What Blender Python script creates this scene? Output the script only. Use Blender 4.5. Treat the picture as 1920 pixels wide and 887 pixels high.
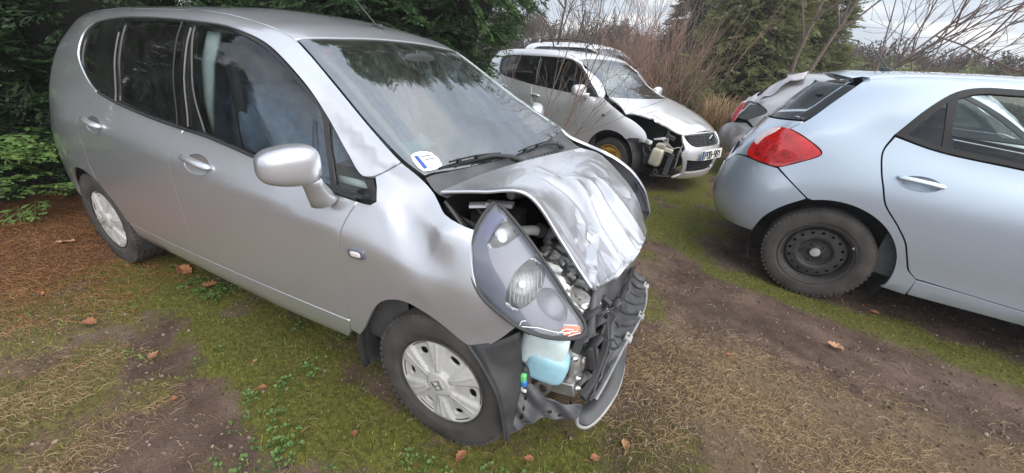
import bpy, bmesh, math, random
import numpy as np
from mathutils import Vector, Matrix
from mathutils.bvhtree import BVHTree
from mathutils.geometry import delaunay_2d_cdt
R_ = math.radians
scene = bpy.context.scene
for o in list(bpy.data.objects): bpy.data.objects.remove(o)
C = scene.collection
random.seed(7); RNG = np.random.default_rng(11)

# ---------------------------------------------------------------- camera, sky, sun, exposure
cam = bpy.data.cameras.new('camera'); camo = bpy.data.objects.new('camera', cam); C.objects.link(camo)
CAM_POS = Vector((.620, -1.653, 1.382)); YAW, PITCH, ROLL = R_(114.58), R_(-25.28), R_(5.109)
fw = Vector((math.cos(YAW)*math.cos(PITCH), math.sin(YAW)*math.cos(PITCH), math.sin(PITCH)))
rt = Vector((math.sin(YAW), -math.cos(YAW), 0)); up = rt.cross(fw)
r2 = math.cos(ROLL)*rt+math.sin(ROLL)*up; u2 = -math.sin(ROLL)*rt+math.cos(ROLL)*up
camo.matrix_world = Matrix(((r2.x, u2.x, -fw.x, CAM_POS.x), (r2.y, u2.y, -fw.y, CAM_POS.y), (r2.z, u2.z, -fw.z, CAM_POS.z), (0, 0, 0, 1)))
cam.sensor_width = 36; cam.lens = 13.4757; cam.clip_start = .02; cam.clip_end = 2000
scene.camera = camo
SUN_EL, SUN_AZ = R_(42), R_(-25)      # direction towards the sun, azimuth from +x towards +y
world = bpy.data.worlds.new('World'); scene.world = world; world.use_nodes = True
nt = world.node_tree; nt.nodes.clear(); N = nt.nodes; Lk = nt.links.new
sky = N.new('ShaderNodeTexSky'); sky.sky_type = 'NISHITA'; sky.sun_disc = False; sky.sun_elevation = SUN_EL; sky.sun_rotation = R_(90)-SUN_AZ
sky.air_density = 1.2; sky.dust_density = 3.0
tc = N.new('ShaderNodeTexCoord')
sx = N.new('ShaderNodeSeparateXYZ'); Lk(tc.outputs['Generated'], sx.inputs[0])
ab = N.new('ShaderNodeMath'); ab.operation = 'ABSOLUTE'; Lk(sx.outputs['Z'], ab.inputs[0])
zz = N.new('ShaderNodeMath'); zz.operation = 'ADD'; zz.inputs[1].default_value = .22; Lk(ab.outputs[0], zz.inputs[0])
dx = N.new('ShaderNodeMath'); dx.operation = 'DIVIDE'; Lk(sx.outputs['X'], dx.inputs[0]); Lk(zz.outputs[0], dx.inputs[1])
dy = N.new('ShaderNodeMath'); dy.operation = 'DIVIDE'; Lk(sx.outputs['Y'], dy.inputs[0]); Lk(zz.outputs[0], dy.inputs[1])
cb = N.new('ShaderNodeCombineXYZ'); Lk(dx.outputs[0], cb.inputs[0]); Lk(dy.outputs[0], cb.inputs[1])
mp = N.new('ShaderNodeMapping'); mp.inputs['Location'].default_value = (1.9, .8, 0); mp.inputs['Rotation'].default_value = (0, 0, R_(35)); mp.inputs['Scale'].default_value = (.75, 1.7, 1); Lk(cb.outputs[0], mp.inputs[0])
nz = N.new('ShaderNodeTexNoise'); nz.inputs['Scale'].default_value = 1.25; nz.inputs['Detail'].default_value = 7; nz.inputs['Roughness'].default_value = .55; nz.inputs['Distortion'].default_value = .35; Lk(mp.outputs[0], nz.inputs['Vector'])
cr = N.new('ShaderNodeValToRGB'); e = cr.color_ramp.elements
e[0].position = .36; e[0].color = (4.6, 5.2, 6.1, 1); e[1].position = .66; e[1].color = (10.6, 10.4, 10.2, 1)
m_ = e.new(.51); m_.color = (6.2, 6.8, 7.7, 1)
Lk(nz.outputs['Fac'], cr.inputs[0])
mx = N.new('ShaderNodeMixRGB'); mx.inputs[0].default_value = .88; Lk(sky.outputs[0], mx.inputs[1]); Lk(cr.outputs[0], mx.inputs[2])
el = N.new('ShaderNodeMapRange'); el.inputs['From Min'].default_value = 0; el.inputs['From Max'].default_value = 1; el.inputs['To Min'].default_value = .80; el.inputs['To Max'].default_value = 1.45; Lk(ab.outputs[0], el.inputs['Value'])   # overcast: zenith brighter than horizon
gm_ = N.new('ShaderNodeMixRGB'); gm_.blend_type = 'MULTIPLY'; gm_.inputs[0].default_value = 1; Lk(mx.outputs[0], gm_.inputs[1]); Lk(el.outputs[0], gm_.inputs[2])
bg = N.new('ShaderNodeBackground'); bg.inputs['Strength'].default_value = .082; Lk(gm_.outputs[0], bg.inputs['Color'])
wo = N.new('ShaderNodeOutputWorld'); Lk(bg.outputs[0], wo.inputs['Surface'])
sl = bpy.data.lights.new('sun', 'SUN'); sl.energy = 2.2; sl.angle = R_(75); sl.color = (1, .955, .89)
so = bpy.data.objects.new('sun', sl); C.objects.link(so)
so.rotation_euler = Vector((math.cos(SUN_EL)*math.cos(SUN_AZ), math.cos(SUN_EL)*math.sin(SUN_AZ), math.sin(SUN_EL))).to_track_quat('Z', 'Y').to_euler()
scene.view_settings.view_transform = 'Standard'; scene.view_settings.look = 'None'; scene.view_settings.gamma = 1; scene.view_settings.use_curve_mapping = False
scene.view_settings.exposure = .92
scene.render.engine = 'CYCLES'
scene.cycles.max_bounces = 10; scene.cycles.transparent_max_bounces = 24

# ---------------------------------------------------------------- helpers
def pchip(xs, ys, x):
    xs = np.asarray(xs, float); ys = np.asarray(ys, float); x = np.clip(np.asarray(x, float), xs[0], xs[-1])
    h = np.diff(xs); d = np.diff(ys)/h; n = len(xs); m = np.zeros(n)
    if n == 2: m[:] = d[0]
    else:
        for i in range(1, n-1):
            if d[i-1]*d[i] > 0:
                w1 = 2*h[i]+h[i-1]; w2 = h[i]+2*h[i-1]; m[i] = (w1+w2)/(w1/d[i-1]+w2/d[i])
        m[0] = d[0]; m[-1] = d[-1]
    i = np.clip(np.searchsorted(xs, x)-1, 0, n-2); t = (x-xs[i])/h[i]
    return ys[i]*(1+2*t)*(1-t)**2+h[i]*m[i]*t*(1-t)**2+ys[i+1]*t*t*(3-2*t)+h[i]*m[i+1]*t*t*(t-1)

def hash2(ix, iy, s):
    h = (ix.astype(np.int64)*374761393+iy.astype(np.int64)*668265263+s*1442695041) & 0xffffffff
    h = ((h ^ (h >> 13))*1274126177) & 0xffffffff
    return ((h ^ (h >> 16)) & 0xffff)/65535.
def vnoise(x, y, s=0):
    x = np.asarray(x, float); y = np.asarray(y, float); ix = np.floor(x); iy = np.floor(y); fx = x-ix; fy = y-iy
    fx = fx*fx*(3-2*fx); fy = fy*fy*(3-2*fy)
    return (hash2(ix, iy, s)*(1-fx)+hash2(ix+1, iy, s)*fx)*(1-fy)+(hash2(ix, iy+1, s)*(1-fx)+hash2(ix+1, iy+1, s)*fx)*fy
def fbm(x, y, s=0, o=4):
    r = 0; a = .5; f = 1
    for k in range(o): r = r+a*vnoise(x*f+17*k, y*f-9*k, s+k); a *= .5; f *= 2.03
    return r
def sstep(a, b, x):
    t = np.clip((np.asarray(x, float)-a)/(b-a), 0, 1); return t*t*(3-2*t)

def link(name, me, mat=None, parent=None, smooth=True):
    ob = bpy.data.objects.new(name, me); C.objects.link(ob)
    if mat is not None:
        for m in (mat if isinstance(mat, (list, tuple)) else [mat]): me.materials.append(m)
    if parent is not None: ob.parent = parent
    if smooth and len(me.polygons): me.polygons.foreach_set('use_smooth', [True]*len(me.polygons))
    return ob
def tag(o, label=None, cat=None, group=None, kind=None):
    if label: o['label'] = label
    if cat: o['category'] = cat
    if group: o['group'] = group
    if kind: o['kind'] = kind
    return o
def thing(name, label, cat, loc=(0, 0, 0), rz=0, group=None):
    o = bpy.data.objects.new(name, None); C.objects.link(o); o.empty_display_size = .2
    o.location = loc; o.rotation_euler = (0, 0, rz); return tag(o, label, cat, group)
def pymesh(name, V, F):
    me = bpy.data.meshes.new(name); me.from_pydata([tuple(map(float, v)) for v in V], [], [tuple(f) for f in F]); me.update(); return me

class MB:
    """collects shapes into one mesh"""
    def __init__(s): s.V = []; s.F = []
    def add(s, V, F):
        b = len(s.V); s.V.extend([tuple(v) for v in V]); s.F.extend([tuple(b+i for i in f) for f in F]); return s
    def box(s, c, d, rot=None, taper=1.):
        c = Vector(c); V = []
        for z in (-1, 1):
            for y in (-1, 1):
                for x in (-1, 1):
                    k = taper if z > 0 else 1
                    v = Vector((x*d[0]/2*k, y*d[1]/2*k, z*d[2]/2))
                    if rot is not None: v = rot @ v
                    V.append(c+v)
        return s.add(V, [(0, 2, 3, 1), (4, 5, 7, 6), (0, 1, 5, 4), (2, 6, 7, 3), (0, 4, 6, 2), (1, 3, 7, 5)])
    def tube(s, pts, r, n=8, cap=True, flat=1.):
        P = [Vector(p) for p in pts]; rs = [float(q) for q in r] if isinstance(r, (list, tuple, np.ndarray)) else [float(r)]*len(P)
        V = []; up0 = None
        for i, p in enumerate(P):
            t = (P[min(i+1, len(P)-1)]-P[max(i-1, 0)]).normalized()
            if up0 is None: up0 = t.orthogonal().normalized()
            a = (up0-t*up0.dot(t)); a = a.normalized() if a.length > 1e-6 else t.orthogonal().normalized()
            up0 = a; b = t.cross(a)
            for k in range(n):
                th = 2*math.pi*k/n; V.append(p+rs[i]*(a*math.cos(th)+b*math.sin(th)*flat))
        F = [(i*n+k, i*n+(k+1) % n, (i+1)*n+(k+1) % n, (i+1)*n+k) for i in range(len(P)-1) for k in range(n)]
        if cap: F += [tuple(range(n))[::-1], tuple((len(P)-1)*n+k for k in range(n))]
        return s.add(V, F)
    def lathe(s, prof, c, axis=(0, -1, 0), n=48, close=False):
        ax = Vector(axis).normalized(); a = Vector((0, 0, 1)) if abs(ax.z) < .9 else Vector((1, 0, 0)); a = (a-ax*a.dot(ax)).normalized(); b = ax.cross(a); c = Vector(c)
        V = []
        for r, h in prof:
            for k in range(n):
                t = 2*math.pi*k/n; V.append(c+ax*h+(a*math.cos(t)+b*math.sin(t))*r)
        m = len(prof); F = [(i*n+k, i*n+(k+1) % n, (i+1)*n+(k+1) % n, (i+1)*n+k) for i in range(m-1) for k in range(n)]
        if close: F += [((m-1)*n+k, (m-1)*n+(k+1) % n, (k+1) % n, k) for k in range(n)]
        return s.add(V, F)
    def blob(s, c, d, e=.5, rot=None, nu=20, nv=14):
        """rounded box (superellipsoid)"""
        c = Vector(c); V = []; sg = lambda t: math.copysign(abs(t)**e, t)
        for j in range(nv+1):
            v = -math.pi/2+math.pi*j/nv
            for i in range(nu):
                u = 2*math.pi*i/nu
                p = Vector((d[0]/2*sg(math.cos(v))*sg(math.cos(u)), d[1]/2*sg(math.cos(v))*sg(math.sin(u)), d[2]/2*sg(math.sin(v))))
                if rot is not None: p = rot @ p
                V.append(c+p)
        F = [(j*nu+i, j*nu+(i+1) % nu, (j+1)*nu+(i+1) % nu, (j+1)*nu+i) for j in range(nv) for i in range(nu)]
        return s.add(V, F)
    def grid(s, P, wrap=False):
        U, W = len(P), len(P[0]); V = [p for r in P for p in r]
        F = [(i*W+j, i*W+(j+1) % W, (i+1)*W+(j+1) % W, (i+1)*W+j) for i in range(U-1) for j in range(W if wrap else W-1)]
        return s.add(V, F)
    def build(s, name, mat, parent=None, smooth=True, bevel=0, solid=0, fix=True):
        me = pymesh(name, s.V, s.F)
        if fix or bevel:
            bm = bmesh.new(); bm.from_mesh(me); bmesh.ops.remove_doubles(bm, verts=bm.verts, dist=1e-6); bmesh.ops.recalc_face_normals(bm, faces=bm.faces)
            bm.to_mesh(me); bm.free()
        ob = link(name, me, mat, parent, smooth)
        if solid:
            m = ob.modifiers.new('thickness', 'SOLIDIFY'); m.thickness = solid; m.offset = -1
        if bevel:
            m = ob.modifiers.new('edge', 'BEVEL'); m.width = bevel; m.segments = 2; m.limit_method = 'ANGLE'; m.angle_limit = R_(40)
        if smooth and not s.__dict__.get('soft'):
            me.set_sharp_from_angle(angle=R_(38))
        return ob
def copy_tree(o, parent=None):
    c = o.copy(); C.objects.link(c); c.parent = parent
    for ch in o.children: copy_tree(ch, c)
    return c
def sst(a, b, x):
    t = min(1., max(0., (x-a)/(b-a))); return t*t*(3-2*t)
def rotm(x=0, y=0, z=0):
    return Matrix.Rotation(R_(z), 3, 'Z') @ Matrix.Rotation(R_(y), 3, 'Y') @ Matrix.Rotation(R_(x), 3, 'X')
def crv(pts, n=10):
    """Catmull-Rom through points, n samples per span"""
    P = [np.array(p, float) for p in pts]; P = [2*P[0]-P[1]]+P+[2*P[-1]-P[-2]]; out = []
    for i in range(1, len(P)-2):
        for k in range(n):
            t = k/n; a, b, c, d = P[i-1:i+3]
            out.append(.5*(2*b+(c-a)*t+(2*a-5*b+4*c-d)*t*t+(3*b-a-3*c+d)*t**3))
    out.append(P[-2]); return out
def outline(pts, step=.02):
    """closed 2D outline; (a,b) points are smooth, (a,b,1) points are corners"""
    n = len(pts); cor = [i for i in range(n) if len(pts[i]) > 2]; P = [np.array(p[:2], float) for p in pts]; out = []
    def run(seq, closed=False):
        m = len(seq); r = []
        for i in range(m if closed else m-1):
            b, c = seq[i], seq[(i+1) % m]
            a = seq[i-1] if (closed or i > 0) else 2*b-c
            d = seq[(i+2) % m] if (closed or i+2 < m) else 2*c-b
            L = np.linalg.norm(c-b); k = max(1, int(L/step)); al = .5
            t1 = max(np.linalg.norm(b-a), 1e-6)**al; t2 = t1+max(L, 1e-6)**al; t3 = t2+max(np.linalg.norm(d-c), 1e-6)**al
            for q in range(k):
                t = t1+(t2-t1)*q/k
                A1 = (t1-t)/t1*a+t/t1*b; A2 = (t2-t)/(t2-t1)*b+(t-t1)/(t2-t1)*c; A3 = (t3-t)/(t3-t2)*c+(t-t2)/(t3-t2)*d
                B1 = (t2-t)/t2*A1+t/t2*A2; B2 = (t3-t)/(t3-t1)*A2+(t-t1)/(t3-t1)*A3
                r.append((t2-t)/(t2-t1)*B1+(t-t1)/(t2-t1)*B2)
        return r
    if not cor: out = run(P, True)
    else:
        for i, c in enumerate(cor):
            d = cor[(i+1) % len(cor)]; idx = [c]; k = c
            while True:
                k = (k+1) % n; idx.append(k)
                if k == d: break
            out += run([P[k] for k in idx])
    return np.array(out)
def area2(P): return .5*np.sum(P[:, 0]*np.roll(P[:, 1], -1)-np.roll(P[:, 0], -1)*P[:, 1])
def inset(P, g):
    if area2(P) < 0: P = P[::-1]
    a = np.roll(P, 1, 0); b = np.roll(P, -1, 0)
    n1 = P-a; n2 = b-P; n1 = np.stack([-n1[:, 1], n1[:, 0]], 1); n2 = np.stack([-n2[:, 1], n2[:, 0]], 1)
    n1 /= np.linalg.norm(n1, axis=1, keepdims=True)+1e-12; n2 /= np.linalg.norm(n2, axis=1, keepdims=True)+1e-12
    n = n1+n2; l = np.maximum(np.linalg.norm(n, axis=1, keepdims=True), .6); n = n/l
    return P+n*g*np.minimum(2/l, 1.6)
def inside(P, q):
    q = np.atleast_2d(q); r = np.zeros(len(q), bool); x, y = q[:, 0], q[:, 1]; j = len(P)-1
    for i in range(len(P)):
        xi, yi = P[i]; xj, yj = P[j]
        if yi != yj:
            c = ((yi > y) != (yj > y)) & (x < (xj-xi)*(y-yi)/(yj-yi)+xi); r ^= c
        j = i
    return r
def fill(out, holes=(), res=.04):
    """triangulate a 2D outline with holes; returns verts, tris, rings(list of index loops)"""
    loops = [np.array(out)]+[np.array(h) for h in holes]; pts = []; edges = []
    for L in loops:
        b = len(pts); pts += [tuple(p) for p in L]; edges += [(b+i, b+(i+1) % len(L)) for i in range(len(L))]
    lo = loops[0].min(0); hi = loops[0].max(0); B = np.concatenate(loops)
    gx = np.arange(lo[0]+res*.5, hi[0], res); gy = np.arange(lo[1]+res*.5, hi[1], res*.87)
    G = np.array([(x+(res/2 if j % 2 else 0), y) for j, y in enumerate(gy) for x in gx])
    if len(G):
        k = inside(loops[0], G)
        for h in loops[1:]: k &= ~inside(h, G)
        G = G[k]
        if len(G):
            d = np.min(((G[:, None, :]-B[None])**2).sum(2), axis=1); G = G[d > (res*.45)**2]
            pts += [tuple(p) for p in G]
    r = delaunay_2d_cdt([Vector(p) for p in pts], edges, [], 0, 1e-7)
    V = np.array([tuple(v) for v in r[0]]); T = np.array([f for f in r[2]])
    c = V[T].mean(1); k = inside(loops[0], c)
    for h in loops[1:]: k &= ~inside(h, c)
    T = T[k]
    a, b, c3 = V[T[:, 0]], V[T[:, 1]], V[T[:, 2]]
    ar = (b[:, 0]-a[:, 0])*(c3[:, 1]-a[:, 1])-(b[:, 1]-a[:, 1])*(c3[:, 0]-a[:, 0])
    T = T[abs(ar) > 1e-9]; 
    # boundary loops from triangle edges used once
    cnt = {}
    for f in T:
        for i in range(3):
            e_ = (int(f[i]), int(f[(i+1) % 3])); cnt[e_] = cnt.get(e_, 0)+1
    bd = [e_ for e_ in cnt if (e_[1], e_[0]) not in cnt]
    return V, T, bd
def patch(name, parent, out, mapfn, mat, res=.04, holes=(), flange=.012, gap=.0018, deform=None, off=0, step=.02, raw=False):
    """a formed sheet panel: 2D outline mapped on a surface, with turned-in edges"""
    O = out if raw else outline(out, step); O = inset(np.array(O), gap); H = [inset(np.array(h) if raw else outline(h, step), -gap) for h in holes]
    V2, T, bd = fill(O, H, res)
    P = np.zeros((len(V2), 3)); Nn = np.zeros((len(V2), 3))
    for i, v in enumerate(V2): P[i], Nn[i] = mapfn(v[0], v[1])
    P = P+Nn*off
    # orientation
    f0 = np.cross(P[T[:, 1]]-P[T[:, 0]], P[T[:, 2]]-P[T[:, 0]]); s = (f0*Nn[T[:, 0]]).sum()
    if s < 0: T = T[:, ::-1]; bd = [(b, a) for a, b in bd]
    P0 = P.copy()
    if deform is not None:
        P = np.array([deform(p, n) for p, n in zip(P, Nn)])
        fn = np.cross(P[T[:, 1]]-P[T[:, 0]], P[T[:, 2]]-P[T[:, 0]]); Nn = np.zeros_like(P)
        for k in range(3): np.add.at(Nn, T[:, k], fn)
        Nn /= np.linalg.norm(Nn, axis=1, keepdims=True)+1e-12
    n = len(P); V = [tuple(p) for p in P]; NV = [tuple(x) for x in Nn]; F = [tuple(map(int, t)) for t in T]
    if flange:
        bi = sorted({i for e_ in bd for i in e_}); acc = {i: np.zeros(3) for i in bi}
        for a, b in bd:
            t = P[b]-P[a]
            for i in (a, b): acc[i] += np.cross(t, Nn[i])
        m1 = {}; m2 = {}
        for i in bi:
            o = acc[i]/(np.linalg.norm(acc[i])+1e-12)
            m1[i] = len(V); V.append(tuple(P[i])); NV.append(tuple((o+Nn[i]*.8)/np.linalg.norm(o+Nn[i]*.8)))
            m2[i] = len(V); V.append(tuple(P[i]-Nn[i]*flange)); NV.append(tuple(o))
        F += [(m1[a], m2[a], m2[b], m1[b]) for a, b in bd]
    me = pymesh(name, V, F); ob = link(name, me, mat, parent)
    me.normals_split_custom_set_from_vertices(NV)
    return ob
def plane_map(o, a, b, n, h=None):
    o = np.array(o, float); a = np.array(a, float); b = np.array(b, float); n = np.array(n, float)
    def f(u, v):
        z = h(u, v) if h else 0.
        if h:
            e_ = .001; gu = (h(u+e_, v)-h(u-e_, v))/(2*e_); gv = (h(u, v+e_)-h(u, v-e_))/(2*e_)
            nn = n-a*gu-b*gv; nn = nn/np.linalg.norm(nn)
        else: nn = n
        return o+a*u+b*v+n*z, nn
    return f
class Shell:
    """smooth car skin lofted through longitudinal lines; panels are projected on it"""
    def __init__(s, lines, us, M=6):
        us = np.asarray(us, float); cols = []
        for L in lines:
            L = [(a[0],)+tuple(a) if len(a) == 3 else tuple(a) for a in L]; L = np.array(sorted(L))
            cols.append(np.stack([pchip(L[:, 0], L[:, k], us) for k in (1, 2, 3)], 1))
        net = np.stack(cols, 1); K = net.shape[1]
        ext = np.concatenate([2*net[:, :1]-net[:, 1:2], net, (net[:, -2:-1]*[1, -1, 1])], 1); out = []
        for k in range(K-1):
            P0, P1, P2, P3 = (ext[:, k+j] for j in range(4))
            t1 = np.linalg.norm(P1-P0, axis=1)**.5+1e-6; t2 = t1+np.linalg.norm(P2-P1, axis=1)**.5+1e-6; t3 = t2+np.linalg.norm(P3-P2, axis=1)**.5+1e-6
            for m in range(M):
                t = (t1+(t2-t1)*m/M)[:, None]; a, b, c = t1[:, None], t2[:, None], t3[:, None]
                A1 = (a-t)/a*P0+t/a*P1; A2 = (b-t)/(b-a)*P1+(t-a)/(b-a)*P2; A3 = (c-t)/(c-b)*P2+(t-b)/(c-b)*P3
                B1 = (b-t)/b*A1+t/b*A2; B2 = (c-t)/(c-a)*A2+(t-a)/(c-a)*A3
                out.append((b-t)/(b-a)*B1+(t-a)/(b-a)*B2)
        out.append(net[:, -1])
        G = np.stack(out, 1); G = np.concatenate([G, G[:, :-1][:, ::-1]*[1, -1, 1]], 1); s.G = G
        U, V = G.shape[:2]; du = np.gradient(G, axis=0); dv = np.gradient(G, axis=1)
        Nn = np.cross(du, dv); Nn /= np.linalg.norm(Nn, axis=2, keepdims=True)+1e-12
        if (Nn*(G-np.array([G[..., 0].mean(), 0, .7]))).sum(2).mean() < 0: Nn = -Nn
        s.GN = Nn; s.N = Nn.reshape(-1, 3); s.P = G.reshape(-1, 3); s.V = V
        s.F = [(i*V+j, i*V+j+1, (i+1)*V+j+1, (i+1)*V+j) for i in range(U-1) for j in range(V-1)]
        s.bvh = BVHTree.FromPolygons([tuple(p) for p in s.P], s.F)
    def hit(s, o, d):
        d = Vector(d).normalized(); loc, nor, idx, dist = s.bvh.ray_cast(Vector(o), d)
        if loc is None:
            best = None; 
            for k in np.linspace(.2, 3, 29):
                h = s.bvh.find_nearest(Vector(o)+d*float(k))
                if best is None or h[3] < best[0]: best = (h[3], h, Vector(o)+d*float(k))
            loc, nor, idx, dist = best[1]; loc = best[2] if best[0] < .02 else loc
        q = list(s.F[idx]); P4 = s.P[q]; w = 1/(((P4-np.array(loc))**2).sum(1)+1e-7)
        n = (s.N[q]*w[:, None]).sum(0); n /= np.linalg.norm(n)+1e-12
        return np.array(loc), n
    def side(s, sg=-1): return lambda x, z: s.hit((x, sg*2., z), (0, -sg, 0))
    def top(s): return lambda x, y: s.hit((x, y, 3.), (0, 0, -1))
    def end(s, sg=1): return lambda y, z: s.hit((sg*9., y, z), (-sg, 0, 0))
    def liner(s, name, mat, parent, off, keep):
        G = s.G-s.GN*off; V = G.reshape(-1, 3); idx = {}; VV = []; F = []
        CC = s.P[np.array(s.F)].mean(1)
        for f, c in zip(s.F, CC):
            if keep(c):
                q = []
                for i in f:
                    if i not in idx: idx[i] = len(VV); VV.append(V[i])
                    q.append(idx[i])
                F.append(q)
        return link(name, pymesh(name, VV, F), mat, parent)
# ---------------------------------------------------------------- materials
def newmat(name):
    m = bpy.data.materials.new(name); m.use_nodes = True; n = m.node_tree; b = n.nodes['Principled BSDF']; return m, n, b
def noise_(n, scale, detail=4, rough=.55, coord='Object', stretch=None, dist=0):
    t = n.nodes.new('ShaderNodeTexCoord'); x = n.nodes.new('ShaderNodeTexNoise'); x.inputs['Scale'].default_value = scale; x.inputs['Detail'].default_value = detail; x.inputs['Roughness'].default_value = rough; x.inputs['Distortion'].default_value = dist
    if stretch:
        mp = n.nodes.new('ShaderNodeMapping'); mp.inputs['Scale'].default_value = stretch; n.links.new(t.outputs[coord], mp.inputs[0]); n.links.new(mp.outputs[0], x.inputs['Vector'])
    else: n.links.new(t.outputs[coord], x.inputs['Vector'])
    return x
def ramp_(n, src, stops):
    r = n.nodes.new('ShaderNodeValToRGB'); e = r.color_ramp.elements
    while len(e) < len(stops): e.new(.5)
    for q, (p, c) in zip(e, stops):
        q.position = p; q.color = tuple(c)+(1,) if hasattr(c, '__len__') else (c, c, c, 1)
    n.links.new(src, r.inputs[0]); return r
def mix_(n, fac, a, b, mode='MIX'):
    x = n.nodes.new('ShaderNodeMixRGB'); x.blend_type = mode
    for i, v in ((0, fac), (1, a), (2, b)):
        if hasattr(v, 'is_linked') or hasattr(v, 'links'): n.links.new(v, x.inputs[i])
        elif i == 0: x.inputs[0].default_value = v
        else: x.inputs[i].default_value = tuple(v)+(1,)
    return x
def bump_(n, src, b, strength=.3, dist=.01):
    k = n.nodes.new('ShaderNodeBump'); k.inputs['Strength'].default_value = strength; k.inputs['Distance'].default_value = dist
    n.links.new(src, k.inputs['Height']); n.links.new(k.outputs[0], b.inputs['Normal']); return k
def plain(name, col, rough=.6, metal=0, var=.25, scale=8, bump=0, bscale=120, spec=.5, coat=0):
    m, n, b = newmat(name); b.inputs['Roughness'].default_value = rough; b.inputs['Metallic'].default_value = metal; b.inputs['Specular IOR Level'].default_value = spec
    b.inputs['Coat Weight'].default_value = coat; b.inputs['Coat Roughness'].default_value = .05
    x = noise_(n, scale, 5); lo = tuple(c*(1-var) for c in col); hi = tuple(min(1, c*(1+var)) for c in col)
    r = ramp_(n, x.outputs['Fac'], [(.3, lo), (.7, hi)]); n.links.new(r.outputs[0], b.inputs['Base Color'])
    rr = ramp_(n, x.outputs['Fac'], [(.3, max(0, rough-.08)), (.7, min(1, rough+.12))]); n.links.new(rr.outputs[0], b.inputs['Roughness'])
    if bump:
        y = noise_(n, bscale, 3); bump_(n, y.outputs['Fac'], b, bump, .004)
    return m
def paint(name, col, dust=(.22, .2, .17), dirt=.35, metal=.75, rough=.34, low=.55, specks=True):
    """metallic car paint with flake, a dusty film that thickens towards the sills, and small droppings"""
    m, n, b = newmat(name)
    b.inputs['Metallic'].default_value = metal; b.inputs['Coat Weight'].default_value = 1.; b.inputs['Coat Roughness'].default_value = .04; b.inputs['Coat IOR'].default_value = 1.5
    fl = noise_(n, 900, 2); fr = ramp_(n, fl.outputs['Fac'], [(.3, tuple(c*.94 for c in col)), (.7, tuple(min(1, c*1.06) for c in col))])
    t = n.nodes.new('ShaderNodeTexCoord'); s = n.nodes.new('ShaderNodeSeparateXYZ'); n.links.new(t.outputs['Object'], s.inputs[0])
    zr = n.nodes.new('ShaderNodeMapRange'); zr.inputs['From Min'].default_value = low; zr.inputs['From Max'].default_value = .2; n.links.new(s.outputs['Z'], zr.inputs['Value'])
    big = noise_(n, 3.2, 8, .7); film = n.nodes.new('ShaderNodeMath'); film.operation = 'MULTIPLY'; n.links.new(zr.outputs[0], film.inputs[0]); n.links.new(big.outputs['Fac'], film.inputs[1])
    fine = noise_(n, 38, 8, .75, stretch=(1, 1, .35)); fr2 = ramp_(n, fine.outputs['Fac'], [(.48, 0.), (.8, 1.)])
    a1 = n.nodes.new('ShaderNodeMath'); a1.operation = 'MULTIPLY_ADD'; n.links.new(fr2.outputs[0], a1.inputs[0]); a1.inputs[1].default_value = dirt*.10; n.links.new(film.outputs[0], a1.inputs[2])
    a2 = n.nodes.new('ShaderNodeMath'); a2.operation = 'MULTIPLY'; a2.use_clamp = True; n.links.new(a1.outputs[0], a2.inputs[0]); a2.inputs[1].default_value = dirt*1.6
    col1 = mix_(n, a2.outputs[0], fr.outputs[0], dust); last = col1.outputs[0]
    if specks:
        v = n.nodes.new('ShaderNodeTexVoronoi'); v.inputs['Scale'].default_value = 9; n.links.new(t.outputs['Object'], v.inputs['Vector'])
        vr = ramp_(n, v.outputs['Distance'], [(.028, 1.), (.05, 0.)])
        gate = noise_(n, 3.1, 1); gr = ramp_(n, gate.outputs['Fac'], [(.6, 0.), (.62, 1.)])
        mm = n.nodes.new('ShaderNodeMath'); mm.operation = 'MULTIPLY'; n.links.new(vr.outputs[0], mm.inputs[0]); n.links.new(gr.outputs[0], mm.inputs[1])
        last = mix_(n, mm.outputs[0], last, (.62, .6, .55)).outputs[0]
    n.links.new(last, b.inputs['Base Color'])
    rr = n.nodes.new('ShaderNodeMath'); rr.operation = 'MULTIPLY_ADD'; n.links.new(a2.outputs[0], rr.inputs[0]); rr.inputs[1].default_value = .4; rr.inputs[2].default_value = rough; n.links.new(rr.outputs[0], b.inputs['Roughness'])
    cr_ = n.nodes.new('ShaderNodeMath'); cr_.operation = 'MULTIPLY_ADD'; n.links.new(a2.outputs[0], cr_.inputs[0]); cr_.inputs[1].default_value = .5; cr_.inputs[2].default_value = .03; n.links.new(cr_.outputs[0], b.inputs['Coat Roughness'])
    mt = n.nodes.new('ShaderNodeMath'); mt.operation = 'MULTIPLY_ADD'; n.links.new(a2.outputs[0], mt.inputs[0]); mt.inputs[1].default_value = -metal*.7; mt.inputs[2].default_value = metal; n.links.new(mt.outputs[0], b.inputs['Metallic'])
    return m
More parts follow.
